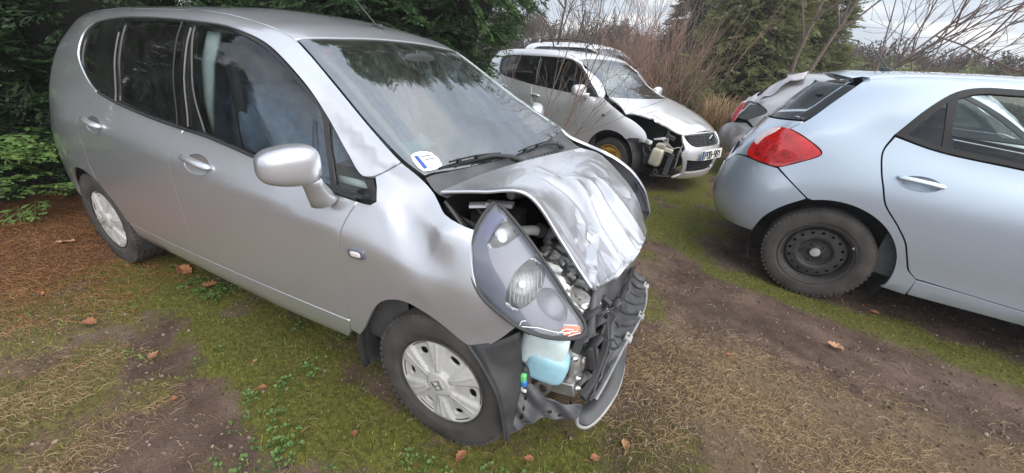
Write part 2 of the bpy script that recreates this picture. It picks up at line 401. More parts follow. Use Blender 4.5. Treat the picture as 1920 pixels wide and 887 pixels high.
def glass(name, tint=(.55, .62, .6), ior=1.5, dusty=.04):
    m, n, b = newmat(name); n.nodes.remove(b); o = n.nodes['Material Output']
    tr = n.nodes.new('ShaderNodeBsdfTransparent'); tr.inputs[0].default_value = tuple(tint)+(1,)
    gl = n.nodes.new('ShaderNodeBsdfGlossy'); gl.inputs['Roughness'].default_value = .015; gl.inputs['Color'].default_value = (.95, .98, 1, 1)
    fr = n.nodes.new('ShaderNodeFresnel'); fr.inputs['IOR'].default_value = ior
    ms = n.nodes.new('ShaderNodeMixShader'); n.links.new(fr.outputs[0], ms.inputs[0]); n.links.new(tr.outputs[0], ms.inputs[1]); n.links.new(gl.outputs[0], ms.inputs[2])
    df = n.nodes.new('ShaderNodeBsdfDiffuse'); df.inputs[0].default_value = (.5, .5, .47, 1)
    x = noise_(n, 14, 6, .7); r = ramp_(n, x.outputs['Fac'], [(.4, dusty*.3), (.8, dusty*1.6)])
    m2 = n.nodes.new('ShaderNodeMixShader'); n.links.new(r.outputs[0], m2.inputs[0]); n.links.new(ms.outputs[0], m2.inputs[1]); n.links.new(df.outputs[0], m2.inputs[2])
    n.links.new(m2.outputs[0], o.inputs['Surface']); return m
M = {}
M['silver'] = paint('silver_paint', (.56, .57, .605), dirt=.26, low=.55, metal=.70, rough=.32)
M['silver_b'] = paint('bright_silver_paint', (.74, .74, .76), dirt=.12, low=.5, metal=.5, rough=.32)
M['blue'] = paint('ice_blue_paint', (.49, .565, .65), dirt=.18, low=.55, specks=False, metal=.62, rough=.33)
M['grey_paint'] = paint('grey_paint', (.40, .40, .41), dirt=.3)
M['white'] = plain('white_paint', (.72, .73, .74), .25, 0, .05, coat=.6)
M['black_pl'] = plain('black_plastic', (.035, .036, .038), .55, 0, .35, 9, .12, 300)
M['grey_pl'] = plain('worn_grey_plastic', (.058, .060, .066), .48, 0, .5, 7, .3, 160)
M['pale_pl'] = plain('scuffed_pale_plastic', (.30, .30, .30), .5, 0, .35, 9, .15, 90)
M['trim'] = plain('gloss_black_trim', (.012, .012, .013), .22, 0, .3)
M['rubber'] = plain('tyre_rubber', (.052, .047, .043), .85, 0, .45, 9, .25, 90)
M['seal'] = plain('window_seal', (.018, .018, .02), .6)
M['strip'] = plain('grey_weather_strip', (.14, .145, .145), .55)
M['dark'] = plain('dark_void', (.012, .012, .013), .9)
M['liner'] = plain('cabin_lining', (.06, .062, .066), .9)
M['head'] = plain('pale_headlining', (.34, .345, .34), .9)
M['trimgrey'] = plain('pale_pillar_trim', (.50, .55, .53), .6)
M['seat'] = plain('blue_grey_seat_cloth', (.27, .34, .47), .9, 0, .2, 30, .3, 400)
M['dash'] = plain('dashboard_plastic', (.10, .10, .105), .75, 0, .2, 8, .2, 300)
M['steel'] = plain('bare_steel', (.50, .50, .49), .38, .9, .2, 12)
M['dsteel'] = plain('black_steel_wheel', (.05, .048, .046), .55, .3, .45, 16, .1, 60)
M['cap'] = plain('silver_wheel_cover', (.42, .415, .40), .48, .0, .14, 10)
M['chrome'] = plain('chrome', (.82, .83, .84), .07, 1, .05)
M['alu'] = plain('cast_aluminium', (.42, .42, .41), .45, .8, .25, 20, .2, 80)
M['lampgrey'] = plain('lamp_housing_grey', (.135, .142, .185), .36, .3, .15, 6, coat=.3)
M['orange'] = plain('orange_lens', (.75, .16, .03), .2, 0, .2, coat=.6)
M['red'] = plain('red_lens', (.55, .012, .012), .12, 0, .35, 9, coat=1)
M['redin'] = plain('red_reflector', (.40, .01, .012), .3, 0, .5, 40)
M['clear'] = glass('clear_lamp_cover', (.94, .95, .97), 1.5, .05)
M['wind'] = glass('windscreen_glass', (.66, .76, .74), 3.3, .05)
M['tint'] = glass('tinted_side_glass', (.78, .85, .86), 1.5, .02)
M['dtint'] = glass('dark_tinted_glass', (.25, .28, .28), 1.5, .03)
M['tank'] = plain('frosted_tank', (.55, .66, .68), .4, 0, .14, 14)
M['fluid'] = plain('blue_washer_fluid', (.30, .52, .62), .35, 0, .18, 12)
M['yellow'] = plain('yellow_spare_wheel', (.62, .36, .07), .5, 0, .3, 14, .1, 60)
M['beige'] = plain('beige_plastic', (.50, .47, .38), .5, 0, .18, 9)
M['tarp'] = plain('grey_tarp', (.42, .40, .42), .8, 0, .2, 5, .3, 60)
M['paper'] = plain('turquoise_paper', (.30, .62, .66), .8, 0, .06)
M['wpaper'] = plain('white_sticker', (.78, .78, .76), .6, 0, .05)
M['eu'] = plain('euro_blue', (.03, .08, .35), .5, 0, .1)
M['ink'] = plain('black_ink', (.02, .02, .02), .6)
M['green'] = plain('green_connector', (.15, .55, .2), .4)
M['bluec'] = plain('blue_connector', (.04, .18, .55), .4)
M['redst'] = plain('red_sticker', (.62, .06, .05), .5)
M['refl'] = plain('lamp_reflector', (.26, .27, .285), .30, .9, .25, 30)
# ---------------------------------------------------------------- body lines of the three cars (metres)
JAZZ=[
 [(-3.04,.62,.30),(-2.9,.70,.24),(-2.45,.70,.22),(-.4,.72,.20),(.2,.70,.25),(.6,.66,.3)],
 [(-3.04,.66,.32),(-2.85,.76,.28),(-2.3,.78,.24),(-1,.787,.24),(-.4,.785,.262),(.2,.775,.30),(.6,.68,.33)],
 [(-3.04,.68,.42),(-2.85,.79,.40),(-2.4,.82,.36),(-1,.823,.36),(-.4,.82,.38),(.15,.81,.42),(.35,.77,.45),(.6,.69,.48)],
 [(-3.04,.67,.62),(-2.85,.785,.75),(-2.35,.838,.865),(-1.2,.8425,.815),(-.3,.8405,.745),(.1,.826,.70),(.35,.78,.67),(.6,.70,.66)],
 [(-3.0,.66,.84),(-2.8,.775,.86),(-2.35,.834,.90),(-1.2,.839,.85),(-.3,.837,.78),(.1,.818,.745),(.35,.765,.73),(.6,.68,.74)],
 [(-2.96,.64,1.03),(-2.75,.735,1.04),(-2.06,.776,1.06),(-1.36,.780,.99),(-.86,.782,.955),(-.28,.784,.905),(0,.775,.885),(.2,.745,.855),(.4,.70,.80),(.6,.64,.76)],
 [(-2.9,.60,1.2),(-2.7,.67,1.21),(-2.06,.725,1.24),(-1.36,.735,1.21),(-.9,.735,1.17),(-.65,.725,1.07),(-.45,.738,.985),(-.28,.748,.95),(0,.73,.915),(.2,.69,.875),(.4,.64,.81),(.6,.58,.77)],
 [(-2.85,.54,1.31),(-2.6,.60,1.34),(-2.29,.63,1.368),(-1.713,.645,1.405),(-1.38,.645,1.405),(-1.1,.64,1.39),(-.9,.64,1.335),(-.75,.655,1.235),(-.63,.675,1.125),(-.45,.697,1.03),(-.28,.71,.985),(0,.69,.93),(.2,.65,.885),(.4,.6,.82),(.6,.54,.78)],
 [(-2.8,.48,1.37),(-2.6,.53,1.40),(-2.2,.555,1.43),(-1.4,.565,1.447),(-1.0,.56,1.408),(-.86,.55,1.363),(-.65,.592,1.247),(-.4,.65,1.106),(-.228,.68,1.025),(0,.64,.935),(.2,.60,.885),(.4,.55,.82),(.6,.5,.78)],
 [(-2.8,.25,1.40),(-2.6,.28,1.43),(-2.2,.3,1.468),(-1.4,.3,1.487),(-1.0,.3,1.44),(-.84,.3,1.388),(-.65,.32,1.284),(-.4,.34,1.150),(-.2,.35,1.045),(0,.35,.942),(.2,.33,.90),(.4,.3,.85),(.6,.27,.81)],
 [(-2.8,0,1.41),(-2.6,0,1.44),(-2.2,0,1.475),(-1.4,0,1.494),(-1.0,0,1.449),(-.84,0,1.398),(-.65,0,1.295),(-.4,0,1.162),(-.2,0,1.057),(0,0,.952),(.2,0,.91),(.4,0,.86),(.6,0,.82)],
]
def _t(rows):
    us=[-.8,-.74,-.62,-.42,-.2,.1,.5,1.2,2.0,2.6,3.05,3.3,3.4]
    return [[(u,)+tuple(p) for u,p in zip(us,r)] for r in rows]
AURIS=_t([
 [(-.66,0,.33),(-.64,.40,.33),(-.56,.60,.33),(-.42,.70,.33),(-.2,.74,.30),(.1,.75,.26),(.5,.76,.23),(1.2,.76,.23),(2,.76,.23),(2.6,.74,.25),(3.05,.66,.25),(3.25,.4,.25),(3.3,0,.25)],
 [(-.71,0,.34),(-.69,.44,.34),(-.60,.66,.34),(-.43,.79,.335),(-.2,.83,.30),(.1,.84,.25),(.5,.845,.215),(1.2,.845,.235),(2,.845,.24),(2.6,.83,.25),(3.05,.72,.25),(3.3,.45,.25),(3.36,0,.25)],
 [(-.79,0,.46),(-.765,.46,.46),(-.66,.70,.46),(-.46,.83,.46),(-.2,.865,.45),(.1,.87,.43),(.5,.868,.40),(1.2,.868,.42),(2,.866,.42),(2.6,.855,.42),(3.05,.76,.42),(3.36,.47,.42),(3.43,0,.42)],
 [(-.80,0,.62),(-.78,.46,.62),(-.675,.70,.62),(-.46,.83,.63),(-.2,.872,.64),(.1,.878,.64),(.5,.877,.62),(1.2,.876,.62),(2,.874,.62),(2.6,.86,.62),(3.05,.77,.6),(3.38,.46,.58),(3.44,0,.58)],
 [(-.775,0,.80),(-.745,.46,.80),(-.645,.68,.81),(-.44,.81,.83),(-.2,.855,.85),(.1,.868,.86),(.5,.868,.84),(1.2,.868,.82),(2,.866,.8),(2.6,.84,.78),(3.05,.74,.73),(3.34,.42,.68),(3.4,0,.68)],
 [(-.69,0,.98),(-.665,.45,.98),(-.575,.64,1.0),(-.41,.755,1.04),(-.2,.80,1.09),(.1,.79,1.125),(.5,.803,1.06),(1.2,.808,1.01),(2,.81,.97),(2.6,.78,.90),(3.0,.68,.83),(3.28,.38,.76),(3.34,0,.76)],
 [(-.60,0,1.10),(-.575,.43,1.10),(-.50,.58,1.12),(-.375,.68,1.16),(-.2,.73,1.2),(.1,.755,1.25),(.5,.765,1.24),(1.2,.77,1.22),(2,.74,1.1),(2.45,.70,.95),(2.95,.6,.87),(3.2,.35,.8),(3.26,0,.8)],
 [(-.50,0,1.23),(-.48,.41,1.23),(-.43,.52,1.24),(-.33,.60,1.27),(-.2,.655,1.32),(.1,.685,1.385),(.5,.69,1.425),(1.2,.69,1.43),(1.8,.68,1.28),(2.35,.66,.985),(2.85,.55,.9),(3.1,.3,.83),(3.16,0,.83)],
 [(-.40,0,1.36),(-.39,.39,1.36),(-.36,.47,1.36),(-.28,.53,1.38),(-.17,.575,1.415),(.1,.60,1.455),(.5,.605,1.475),(1.2,.60,1.48),(1.7,.58,1.39),(2.3,.58,1.0),(2.75,.48,.92),(3.0,.25,.87),(3.05,0,.87)],
 [(-.36,0,1.42),(-.35,.3,1.415),(-.33,.35,1.412),(-.25,.38,1.43),(-.15,.37,1.455),(.1,.34,1.487),(.5,.32,1.502),(1.2,.32,1.507),(1.65,.32,1.45),(2.3,.32,1.04),(2.7,.3,.95),(2.9,.15,.9),(2.95,0,.9)],
 [(-.33,0,1.45),(-.33,.1,1.45),(-.3,.08,1.452),(-.22,.04,1.465),(-.12,0,1.48),(.1,0,1.497),(.5,0,1.512),(1.2,0,1.515),(1.65,0,1.47),(2.3,0,1.06),(2.65,0,.97),(2.85,0,.92),(2.9,0,.92)],
])
def _s(rows):
    us=[-3.07,-2.85,-2.45,-1.6,-.9,-.62,-.33,0,.35,.6,.78,.86,.9]
    return [[(u,)+tuple(p) for u,p in zip(us,r)] for r in rows]
SWIFT=_s([
 [(-2.95,.55,.30),(-2.8,.68,.27),(-2.45,.72,.25),(-1.6,.72,.22),(-.9,.72,.22),(-.62,.72,.22),(-.33,.72,.22),(0,.70,.22),(.35,.64,.2),(.58,.52,.19),(.72,.36,.18),(.78,.2,.18),(.8,0,.18)],
 [(-3.0,.60,.33),(-2.83,.74,.30),(-2.45,.78,.27),(-1.6,.79,.24),(-.9,.79,.24),(-.62,.79,.24),(-.33,.79,.24),(0,.78,.24),(.38,.70,.22),(.62,.56,.20),(.77,.38,.19),(.83,.2,.19),(.85,0,.19)],
 [(-3.05,.62,.45),(-2.87,.77,.43),(-2.45,.82,.42),(-1.6,.825,.40),(-.9,.825,.40),(-.62,.825,.40),(-.33,.825,.41),(0,.815,.42),(.40,.75,.40),(.66,.60,.38),(.82,.40,.37),(.88,.2,.36),(.895,0,.36)],
 [(-3.06,.61,.65),(-2.87,.765,.65),(-2.45,.83,.65),(-1.6,.838,.63),(-.9,.838,.63),(-.62,.838,.63),(-.33,.838,.64),(0,.83,.66),(.40,.76,.62),(.66,.60,.57),(.82,.40,.53),(.88,.2,.51),(.90,0,.51)],
 [(-3.02,.59,.84),(-2.84,.74,.85),(-2.45,.81,.86),(-1.6,.825,.86),(-.9,.825,.85),(-.62,.825,.85),(-.33,.82,.84),(0,.80,.83),(.38,.71,.76),(.64,.55,.68),(.80,.37,.62),(.86,.2,.61),(.88,0,.61)],
 [(-2.97,.56,1.05),(-2.8,.68,1.07),(-2.4,.76,1.09),(-1.6,.775,1.04),(-.9,.775,.99),(-.62,.775,.985),(-.33,.765,.985),(0,.73,.93),(.34,.64,.84),(.60,.50,.75),(.77,.34,.68),(.83,.18,.67),(.85,0,.67)],
 [(-2.92,.52,1.2),(-2.76,.62,1.22),(-2.4,.70,1.25),(-1.6,.725,1.24),(-.95,.725,1.22),(-.68,.715,1.14),(-.36,.69,1.03),(0,.64,.955),(.3,.56,.875),(.56,.44,.79),(.73,.3,.725),(.8,.16,.71),(.815,0,.71)],
 [(-2.87,.48,1.33),(-2.72,.56,1.36),(-2.38,.63,1.385),(-1.6,.655,1.40),(-1.0,.655,1.39),(-.74,.65,1.29),(-.40,.635,1.06),(0,.55,.975),(.28,.48,.90),(.53,.38,.82),(.7,.26,.76),(.76,.14,.745),(.775,0,.745)],
 [(-2.82,.43,1.40),(-2.68,.49,1.425),(-2.36,.55,1.45),(-1.6,.575,1.465),(-1.05,.575,1.445),(-.80,.575,1.34),(-.40,.585,1.085),(0,.46,.985),(.26,.4,.92),(.5,.31,.845),(.66,.21,.79),(.71,.12,.775),(.73,0,.775)],
 [(-2.8,.24,1.44),(-2.65,.27,1.465),(-2.35,.3,1.485),(-1.6,.3,1.502),(-1.05,.3,1.475),(-.80,.3,1.38),(-.38,.32,1.12),(0,.27,.998),(.24,.24,.935),(.47,.18,.865),(.62,.12,.81),(.67,.06,.8),(.68,0,.8)],
 [(-2.79,0,1.45),(-2.64,0,1.475),(-2.35,0,1.495),(-1.6,0,1.512),(-1.05,0,1.485),(-.80,0,1.39),(-.38,0,1.13),(0,0,1.005),(.22,0,.945),(.44,0,.88),(.58,0,.83),(.63,0,.815),(.64,0,.815)],
])
# ---------------------------------------------------------------- wheels
def circle(r, n=72, c=(0, 0)): return np.array([(c[0]+r*math.cos(2*math.pi*k/n), c[1]+r*math.sin(2*math.pi*k/n)) for k in range(n)])
def ell(cx, cy, a, b, ang, n=20, e=1.):
    out = []
    for k in range(n):
        t = 2*math.pi*k/n; c, s = math.cos(t), math.sin(t); x = a*math.copysign(abs(c)**e, c); y = b*math.copysign(abs(s)**e, s)
        out.append((cx+x*math.cos(ang)-y*math.sin(ang), cy+x*math.sin(ang)+y*math.cos(ang)))
    return np.array(out)
def tyre_mesh(par, c, ax, R, W, rr, mat):
    w = W/2; mb = MB()
    prof = [(rr-.012, -w*.86), (rr+.006, -w*.9), (rr+.03, -w*1.0), (R-.045, -w*1.04), (R-.016, -w*.97), (R-.005, -w*.84)]
    for k, hh in enumerate((-.55, -.2, .2, .55)):
        prof += [(R, (hh-.07)*w), (R-.008, (hh-.06)*w), (R-.008, (hh+.06)*w), (R, (hh+.07)*w)]
    prof += [(R-.005, w*.84), (R-.016, w*.97), (R-.030, w*1.015), (R-.033, w*1.02), (R-.036, w*1.03), (R-.062, w*1.045), (rr+.036, w*1.03), (rr+.030, w*1.035), (rr+.022, w*1.0), (rr+.006, w*.92), (rr-.012, w*.86)]
    mb.lathe(prof, c, ax, 72)
    # shoulder blocks
    axv = Vector(ax); 
    for k in range(60):
        t = 2*math.pi*k/60; d = Vector((math.cos(t), 0, math.sin(t))); tg = Vector((-math.sin(t), 0, math.cos(t)))
        rot = Matrix((tg, axv, d)).transposed()
        mb.box(Vector(c)+d*(R-.0105)+axv*w*.84, (.016, .026, .013), rot)
    return mb.build('tyre', mat, par)
WHEELS = {}
def wheel(par, x, yc, sg, R, W, rr, style, spin=0, steer=0):
    key = (sg, R, W, rr, style)
    if key in WHEELS: wh = copy_tree(WHEELS[key], par)
    else: wh = WHEELS[key] = make_wheel(par, sg, R, W, rr, style, 0)
    wh.location = (x, yc, R); wh.rotation_euler = (0, -spin, 0); return wh
def make_wheel(par, sg, R, W, rr, style, spin):
    ax = (0, sg, 0); c = Vector((0, 0, 0)); w = W/2
    rim_prof = [(.03, w*.25), (.075, w*.25), (.085, w*.36), (rr*.62, w*.42), (rr*.86, w*.30), (rr*.90, w*.1), (rr*.93, -w*.2), (rr-.02, -w*.75), (rr-.004, -w*.86)]
    base = MB(); base.lathe([(.001, -w*.5), (rr*.55, -w*.5), (rr*.55, -w*.2), (.001, -w*.15)], c, ax, 32)
    wh = base.build('wheel', M['dsteel'], par)
    tyre_mesh(wh, c, ax, R, W, rr, M['rubber'])
    zx = np.array((1., 0, 0)); zz_ = np.array((0, 0, 1.)); nn = np.array((0., sg, 0))
    rim = MB(); rim.lathe([(rr*.80, w*.1), (rr*.88, w*.45), (rr*.92, w*.66), (rr-.004, w*.80), (rr+.006, w*.93), (rr+.003, w*.98), (rr-.002, w*.94)], c, ax, 72)
    rim.build('rim', M['yellow'] if style == 'spare' else M['dsteel'], wh)
    o = np.array(c)
    if style == 'cover':
        Rc = .196
        # dark steel disc behind the openings
        d = MB(); d.lathe([(.02, w*.55), (.1, w*.5), (Rc*.95, w*.35)], c, ax, 40); d.build('wheel_disc', M['dsteel'], wh)
        def h(u, v):
            r = math.hypot(u, v); t = math.atan2(v, u)-spin; q = ((t/(2*math.pi)*6+.5) % 1)-.5   # q=0 on a spoke
            dome = .014*(1-(r/Rc)**2)
            hw = .17+.10*(r/Rc)                        # half width of a spoke in q
            sp = 1-(sst(hw*.75, hw*1.25, abs(q)))
            zone = (sst(.048, .066, r))*(1-(sst(.160, .178, r)))
            ridge = max(0, 1-abs(q)/.055)*.0035*zone
            hub = .006*(1-(sst(.044, .052, r)))
            edge = -.012*(sst(.188, .196, r))
            return dome+hub+ridge+edge-.010*(1-sp)*zone+.003*sp*zone
        holes = []
        for k in range(6):
            t = spin+2*math.pi*(k+.5)/6; rr_ = .134
            holes.append(ell(rr_*math.cos(t), rr_*math.sin(t), .0155, .0225, t, 22, .8))
        patch('hub_cap', wh, circle(Rc, 110), plane_map(o+nn*(w*.88), zx, zz_, nn, h), M['cap'], .0065, holes, .012, 0, raw=True)
        em = MB(); ob = o+nn*(w*.88+.0215)
        def em_bar(p, q, wd):
            p = np.array(p); q = np.array(q); d_ = q-p; L = np.linalg.norm(d_); an = math.atan2(d_[1], d_[0])+spin; m_ = (p+q)/2
            m2 = np.array((m_[0]*math.cos(spin)-m_[1]*math.sin(spin), m_[0]*math.sin(spin)+m_[1]*math.cos(spin)))
            em.box(ob+zx*m2[0]+zz_*m2[1], (L, .004, wd), Matrix.Rotation(-an, 3, 'Y'))
        em_bar((-.010, -.014), (-.013, .014), .004); em_bar((.010, -.014), (.013, .014), .004); em_bar((-.010, 0), (.010, 0), .004)
        em_bar((-.019, -.017), (-.021, .018), .0025); em_bar((.019, -.017), (.021, .018), .0025); em_bar((-.021, .018), (.021, .018), .0025); em_bar((-.019, -.017), (.019, -.017), .0025)
        em.build('hub_emblem', M['chrome'], wh)
    elif style == 'steel':
        Rd = rr*.88
        def h(u, v):
            r = math.hypot(u, v)
            return float(np.interp(r, [0, .034, .036, .05, .085, .098, .112, .135, .165, .176, Rd], [.0, .0, -.012, -.016, -.018, .012, .016, .013, .008, -.003, -.03]))
        holes = [ell(.147*math.cos(2*math.pi*k/16+.1), .147*math.sin(2*math.pi*k/16+.1), .0085, .011, 2*math.pi*k/16+.1, 14) for k in range(16)]
        patch('wheel_disc', wh, circle(Rd, 100), plane_map(o+nn*(w*.42), zx, zz_, nn, h), M['dsteel'], .009, holes, .006, 0, raw=True)
        for k in range(5):
            t = 2*math.pi*k/5+.5; lm = MB(); lm.lathe([(.010, 0), (.010, .014), (.007, .018), (.0005, .019)], o+nn*(w*.42-.016)+zx*.057*math.cos(t)+zz_*.057*math.sin(t), ax, 6); lm.build('wheel_nut', M['dsteel'], wh, smooth=False)
        hb = MB(); hb.lathe([(.030, -.01), (.030, .006), (.026, .010), (.0005, .012)], o+nn*(w*.42), ax, 32); hb.build('hub_centre', M['pale_pl'], wh)
        vt = MB(); vt.box(o+nn*(w*.86)+zx*.205+zz_*.055, (.024, .012, .02), Matrix.Rotation(.4, 3, 'Y')); vt.build('balance_weight', M['wpaper'], wh)
        vv = MB(); vv.tube([o+nn*(w*.2)-zx*.185, o+nn*(w*.75)-zx*.175], .005, 8); vv.build('valve', M['black_pl'], wh)
    elif style == 'spare':
        Rd = rr*.9
        def h(u, v):
            r = math.hypot(u, v); return float(np.interp(r, [0, .03, .05, .09, .115, .15, Rd], [-.05, -.05, -.045, -.04, -.01, 0., -.045]))
        holes = [ell(.125*math.cos(2*math.pi*k/6), .125*math.sin(2*math.pi*k/6), .010, .016, 2*math.pi*k/6, 14) for k in range(6)]
        patch('wheel_disc', wh, circle(Rd, 90), plane_map(o+nn*(w*.7), zx, zz_, nn, h), M['yellow'], .012, holes, .006, 0, raw=True)
    return wh
def arch_liner(par, x, y0, y1, r, zc=.285, a0=-20, a1=200):
    mb = MB(); P = []
    for k in range(25):
        t = R_(a0+(a1-a0)*k/24); P.append([(x+r*math.cos(t), y, zc+r*math.sin(t)) for y in (y0, y1)])
    mb.grid(P); n = 25
    back = MB(); mb.add([(x, y1, zc)]+[(x+r*math.cos(R_(a0+(a1-a0)*k/24)), y1, zc+r*math.sin(R_(a0+(a1-a0)*k/24))) for k in range(25)], [(0, k, k+1) for k in range(1, 25)])
    return mb.build('wheel_arch_liner', M['black_pl'], par)
def arc(cx, cz, r, a0, a1, n=12): return [(cx+r*math.cos(R_(a0+(a1-a0)*k/n)), cz+r*math.sin(R_(a0+(a1-a0)*k/n))) for k in range(n+1)]
def cor(p): return (p[0], p[1], 1)
def seat(par, x, y, mat, s=1.):
    b = MB(); b.blob((x, y, .50), (.52, .50, .20), .45, rotm(y=-6)); b.blob((x+.02, y-.22, .52), (.48, .10, .22), .5); b.blob((x+.02, y+.22, .52), (.48, .10, .22), .5)
    so_ = b.build('seat', mat, par)
    k = MB(); k.blob((x-.33, y, .84), (.20, .46, .66), .5, rotm(y=-18)); k.blob((x-.30, y-.20, .82), (.20, .11, .56), .5, rotm(y=-18)); k.blob((x-.30, y+.20, .82), (.20, .11, .56), .5, rotm(y=-18)); k.build('seat_back', mat, so_)
    hd = MB(); hd.blob((x-.44, y, 1.235), (.12, .27, .19), .55, rotm(y=-12)); hd.build('head_rest', mat, so_)
    p = MB(); p.tube([(x-.40, y-.06, 1.05), (x-.43, y-.06, 1.2)], .007, 8); p.tube([(x-.40, y+.06, 1.05), (x-.43, y+.06, 1.2)], .007, 8); p.build('head_rest_post', M['steel'], so_)
    return so_
def cup(x0, x1, z0, z1): return ell((x0+x1)/2, (z0+z1)/2-.010, abs(x1-x0)*.42, .040, 0, 40)
def door_handle(door, sh, x0, x1, z0, z1, sg, mat):
    """pull handle over a dished cup"""
    side = sh.side(sg); xc, zc = (x0+x1)/2, (z0+z1)/2; L = abs(x1-x0)
    pc, n = side(xc, zc); 
    def bowl(u, v):
        r = math.hypot((u-xc)/(L*.425), (v-zc+.010)/.0405); p, nn = side(u, v); g = .030*2/.0405*(v-zc+.010)/.0405*(r < 1)*.55
        nn2 = nn-np.array((0, 0, -1.))*-g; nn2 = nn2/np.linalg.norm(nn2)
        return p-nn*(.030*max(0, 1-r*r)), nn2
    patch('handle_cup', door, cup(x0, x1, z0, z1), bowl, mat, .008, flange=0, gap=0, raw=True)
    mb = MB(); P = []
    for k in range(15):
        t = k/14; x = x0+(x1-x0)*t; z = z0+(z1-z0)*t; p, nn = side(x, z); lift = .004+.016*math.sin(math.pi*t)**.6
        P.append(Vector(p+nn*lift))
    rs = [.006]+[.015]*2+[.0165]*9+[.015]*2+[.006]
    mb.soft = True; mb.tube(P, rs, 14, True, .75); return mb.build('door_handle', mat, door)
def smear(P, a, b, w):
    """distance weight of point P (3) to segment a-b"""
    a = np.array(a, float); b = np.array(b, float); t = np.clip(((P-a)@(b-a))/((b-a)@(b-a)), 0, 1); return math.exp(-(np.linalg.norm(P-a-(b-a)*t)/w)**2), t

# ---------------------------------------------------------------- the crashed silver hatchback in front
JS = Shell(JAZZ, np.linspace(-3.04, .6, 150))
car = thing('hatchback_car', 'silver hatchback with smashed front end, nearest the camera, headlamp hanging loose', 'car', group='cars parked in the yard')
DLO_T = [(-2.150, 1.088), (-2.225, 1.137), (-2.295, 1.21), (-2.30, 1.31), (-2.25, 1.352), (-2.08, 1.383), (-1.73, 1.403), (-1.39, 1.404), (-1.12, 1.392), (-.92, 1.346), (-.756, 1.250), (-.615, 1.138), (-.478, 1.028), (-.372, .970)]
DLO_B = [(-.516, .915), (-.854, .951), (-1.185, .984), (-1.348, .990), (-1.57, 1.003), (-1.88, 1.033), (-2.06, 1.063)]
GUT = [(-.252, 1.032, 1), (-.40, 1.106), (-.65, 1.247), (-.80, 1.333), (-.866, 1.366), (-1.0, 1.408), (-1.4, 1.447), (-2.2, 1.43), (-2.6, 1.40), (-2.80, 1.37, 1)]
RARCH = arc(-2.45, .285, .325, 180, 60, 10)
def side_frame_outline():
    o = list(GUT)+[(-2.87, 1.2), (-2.94, 1.0), (-2.98, .82), (-3.02, .6), (-3.02, .42), (-2.98, .35, 1), cor((-2.80, .33))]
    o += [cor(RARCH[0])]+RARCH[1:-1]+[cor((-2.285, .566))]
    o += [(-2.297, .672), (-2.277, .762), (-2.272, .844), (-2.25, .909), (-2.166, .989), (-2.071, 1.056, 1)]
    o += DLO_T+[(-.331, .976, 1), (-.291, 1.001)]
    return o
FDOOR = [(-.352, .898, 1), (-.516, .907), (-.854, .943), (-1.185, .976), (-1.348, .982, 1), (-1.39, .92), (-1.415, .86), (-1.424, .777), (-1.430, .676), (-1.433, .57), (-1.435, .487), (-1.44, .42), (-1.445, .365, 1), (-1.1, .372), (-.8, .384), (-.425, .400, 1), (-.412, .48), (-.407, .548), (-.403, .652), (-.400, .758), (-.392, .808), (-.372, .860)]
RDOOR = [(-1.354, .982, 1), (-1.57, .995), (-1.88, 1.025), (-2.062, 1.052, 1), (-2.166, .985), (-2.25, .905), (-2.272, .844), (-2.277, .762), (-2.297, .672), (-2.283, .566, 1), (-2.22, .513), (-2.165, .443), (-2.135, .362, 1), (-1.8, .358), (-1.445, .362, 1), (-1.44, .42), (-1.435, .487), (-1.433, .57), (-1.430, .676), (-1.424, .777), (-1.415, .86), (-1.39, .92)]
SILL = [(-2.13, .358, 1), (-1.8, .354), (-1.445, .358), (-1.1, .368), (-.8, .380), (-.425, .396, 1), (-.44, .335, 1), (-.47, .278, 1), (-1.0, .252), (-1.6, .246), (-2.10, .256, 1)]
FENDER = [(-.418, .43, 1), (-.43, .345, 1), (-.385, .335, 1), (-.350, .385), (-.315, .448), (-.277, .514), (-.233, .565), (-.183, .594), (-.125, .607), (-.039, .592), (.034, .564), (.084, .536), (.124, .519, 1), (.171, .532), (.221, .58), (.266, .639, 1), (.268, .664, 1), (.212, .691), (.156, .726), (.126, .763), (.103, .814), (.085, .867), (.075, .895, 1), (.022, .904), (-.035, .919), (-.073, .938), (-.108, .957), (-.167, .991), (-.224, 1.019), (-.248, 1.030, 1), (-.291, .999), (-.328, .975, 1), (-.303, .951), (-.281, .913, 1), (-.298, .900), (-.349, .899, 1), (-.369, .860), (-.390, .808), (-.398, .758), (-.401, .652), (-.405, .548)]
QG = [(-2.239, 1.165), (-2.251, 1.227), (-2.255, 1.295), (-2.221, 1.335), (-2.141, 1.352, 1), (-2.095, 1.24), (-2.075, 1.145, 1), (-2.122, 1.140)]
RG = [(-1.864, 1.378, 1), (-1.621, 1.392), (-1.398, 1.395, 1), (-1.365, 1.239), (-1.343, .999, 1), (-1.591, 1.014), (-1.863, 1.043, 1), (-1.860, 1.152), (-1.862, 1.275)]
FG = [(-1.330, 1.390, 1), (-1.110, 1.380), (-.919, 1.332), (-.754, 1.233), (-.640, 1.143, 1), (-.579, 1.059), (-.490, .926, 1), (-.795, .956), (-1.215, .993, 1), (-1.262, 1.087), (-1.295, 1.244)]
TG = [(-.590, 1.108, 1), (-.463, 1.016), (-.345, .948), (-.306, .916, 1), (-.389, .924), (-.465, .932, 1)]
def fender_dent(P, n):
    w, t = smear(P, (-.16, -.78, .90), (-.05, -.79, .79), .075); P = P+n*(-.030*w)
    w, t = smear(P, (-.235, -.77, .88), (-.14, -.80, .74), .022); P = P+n*(.012*w)
    w, t = smear(P, (.0, -.76, .86), (-.06, -.80, .68), .035); P = P+n*(.014*w)
    w, t = smear(P, (.17, -.8, .56), (.26, -.77, .65), .05); P = P+n*(-.012*w)
    return P
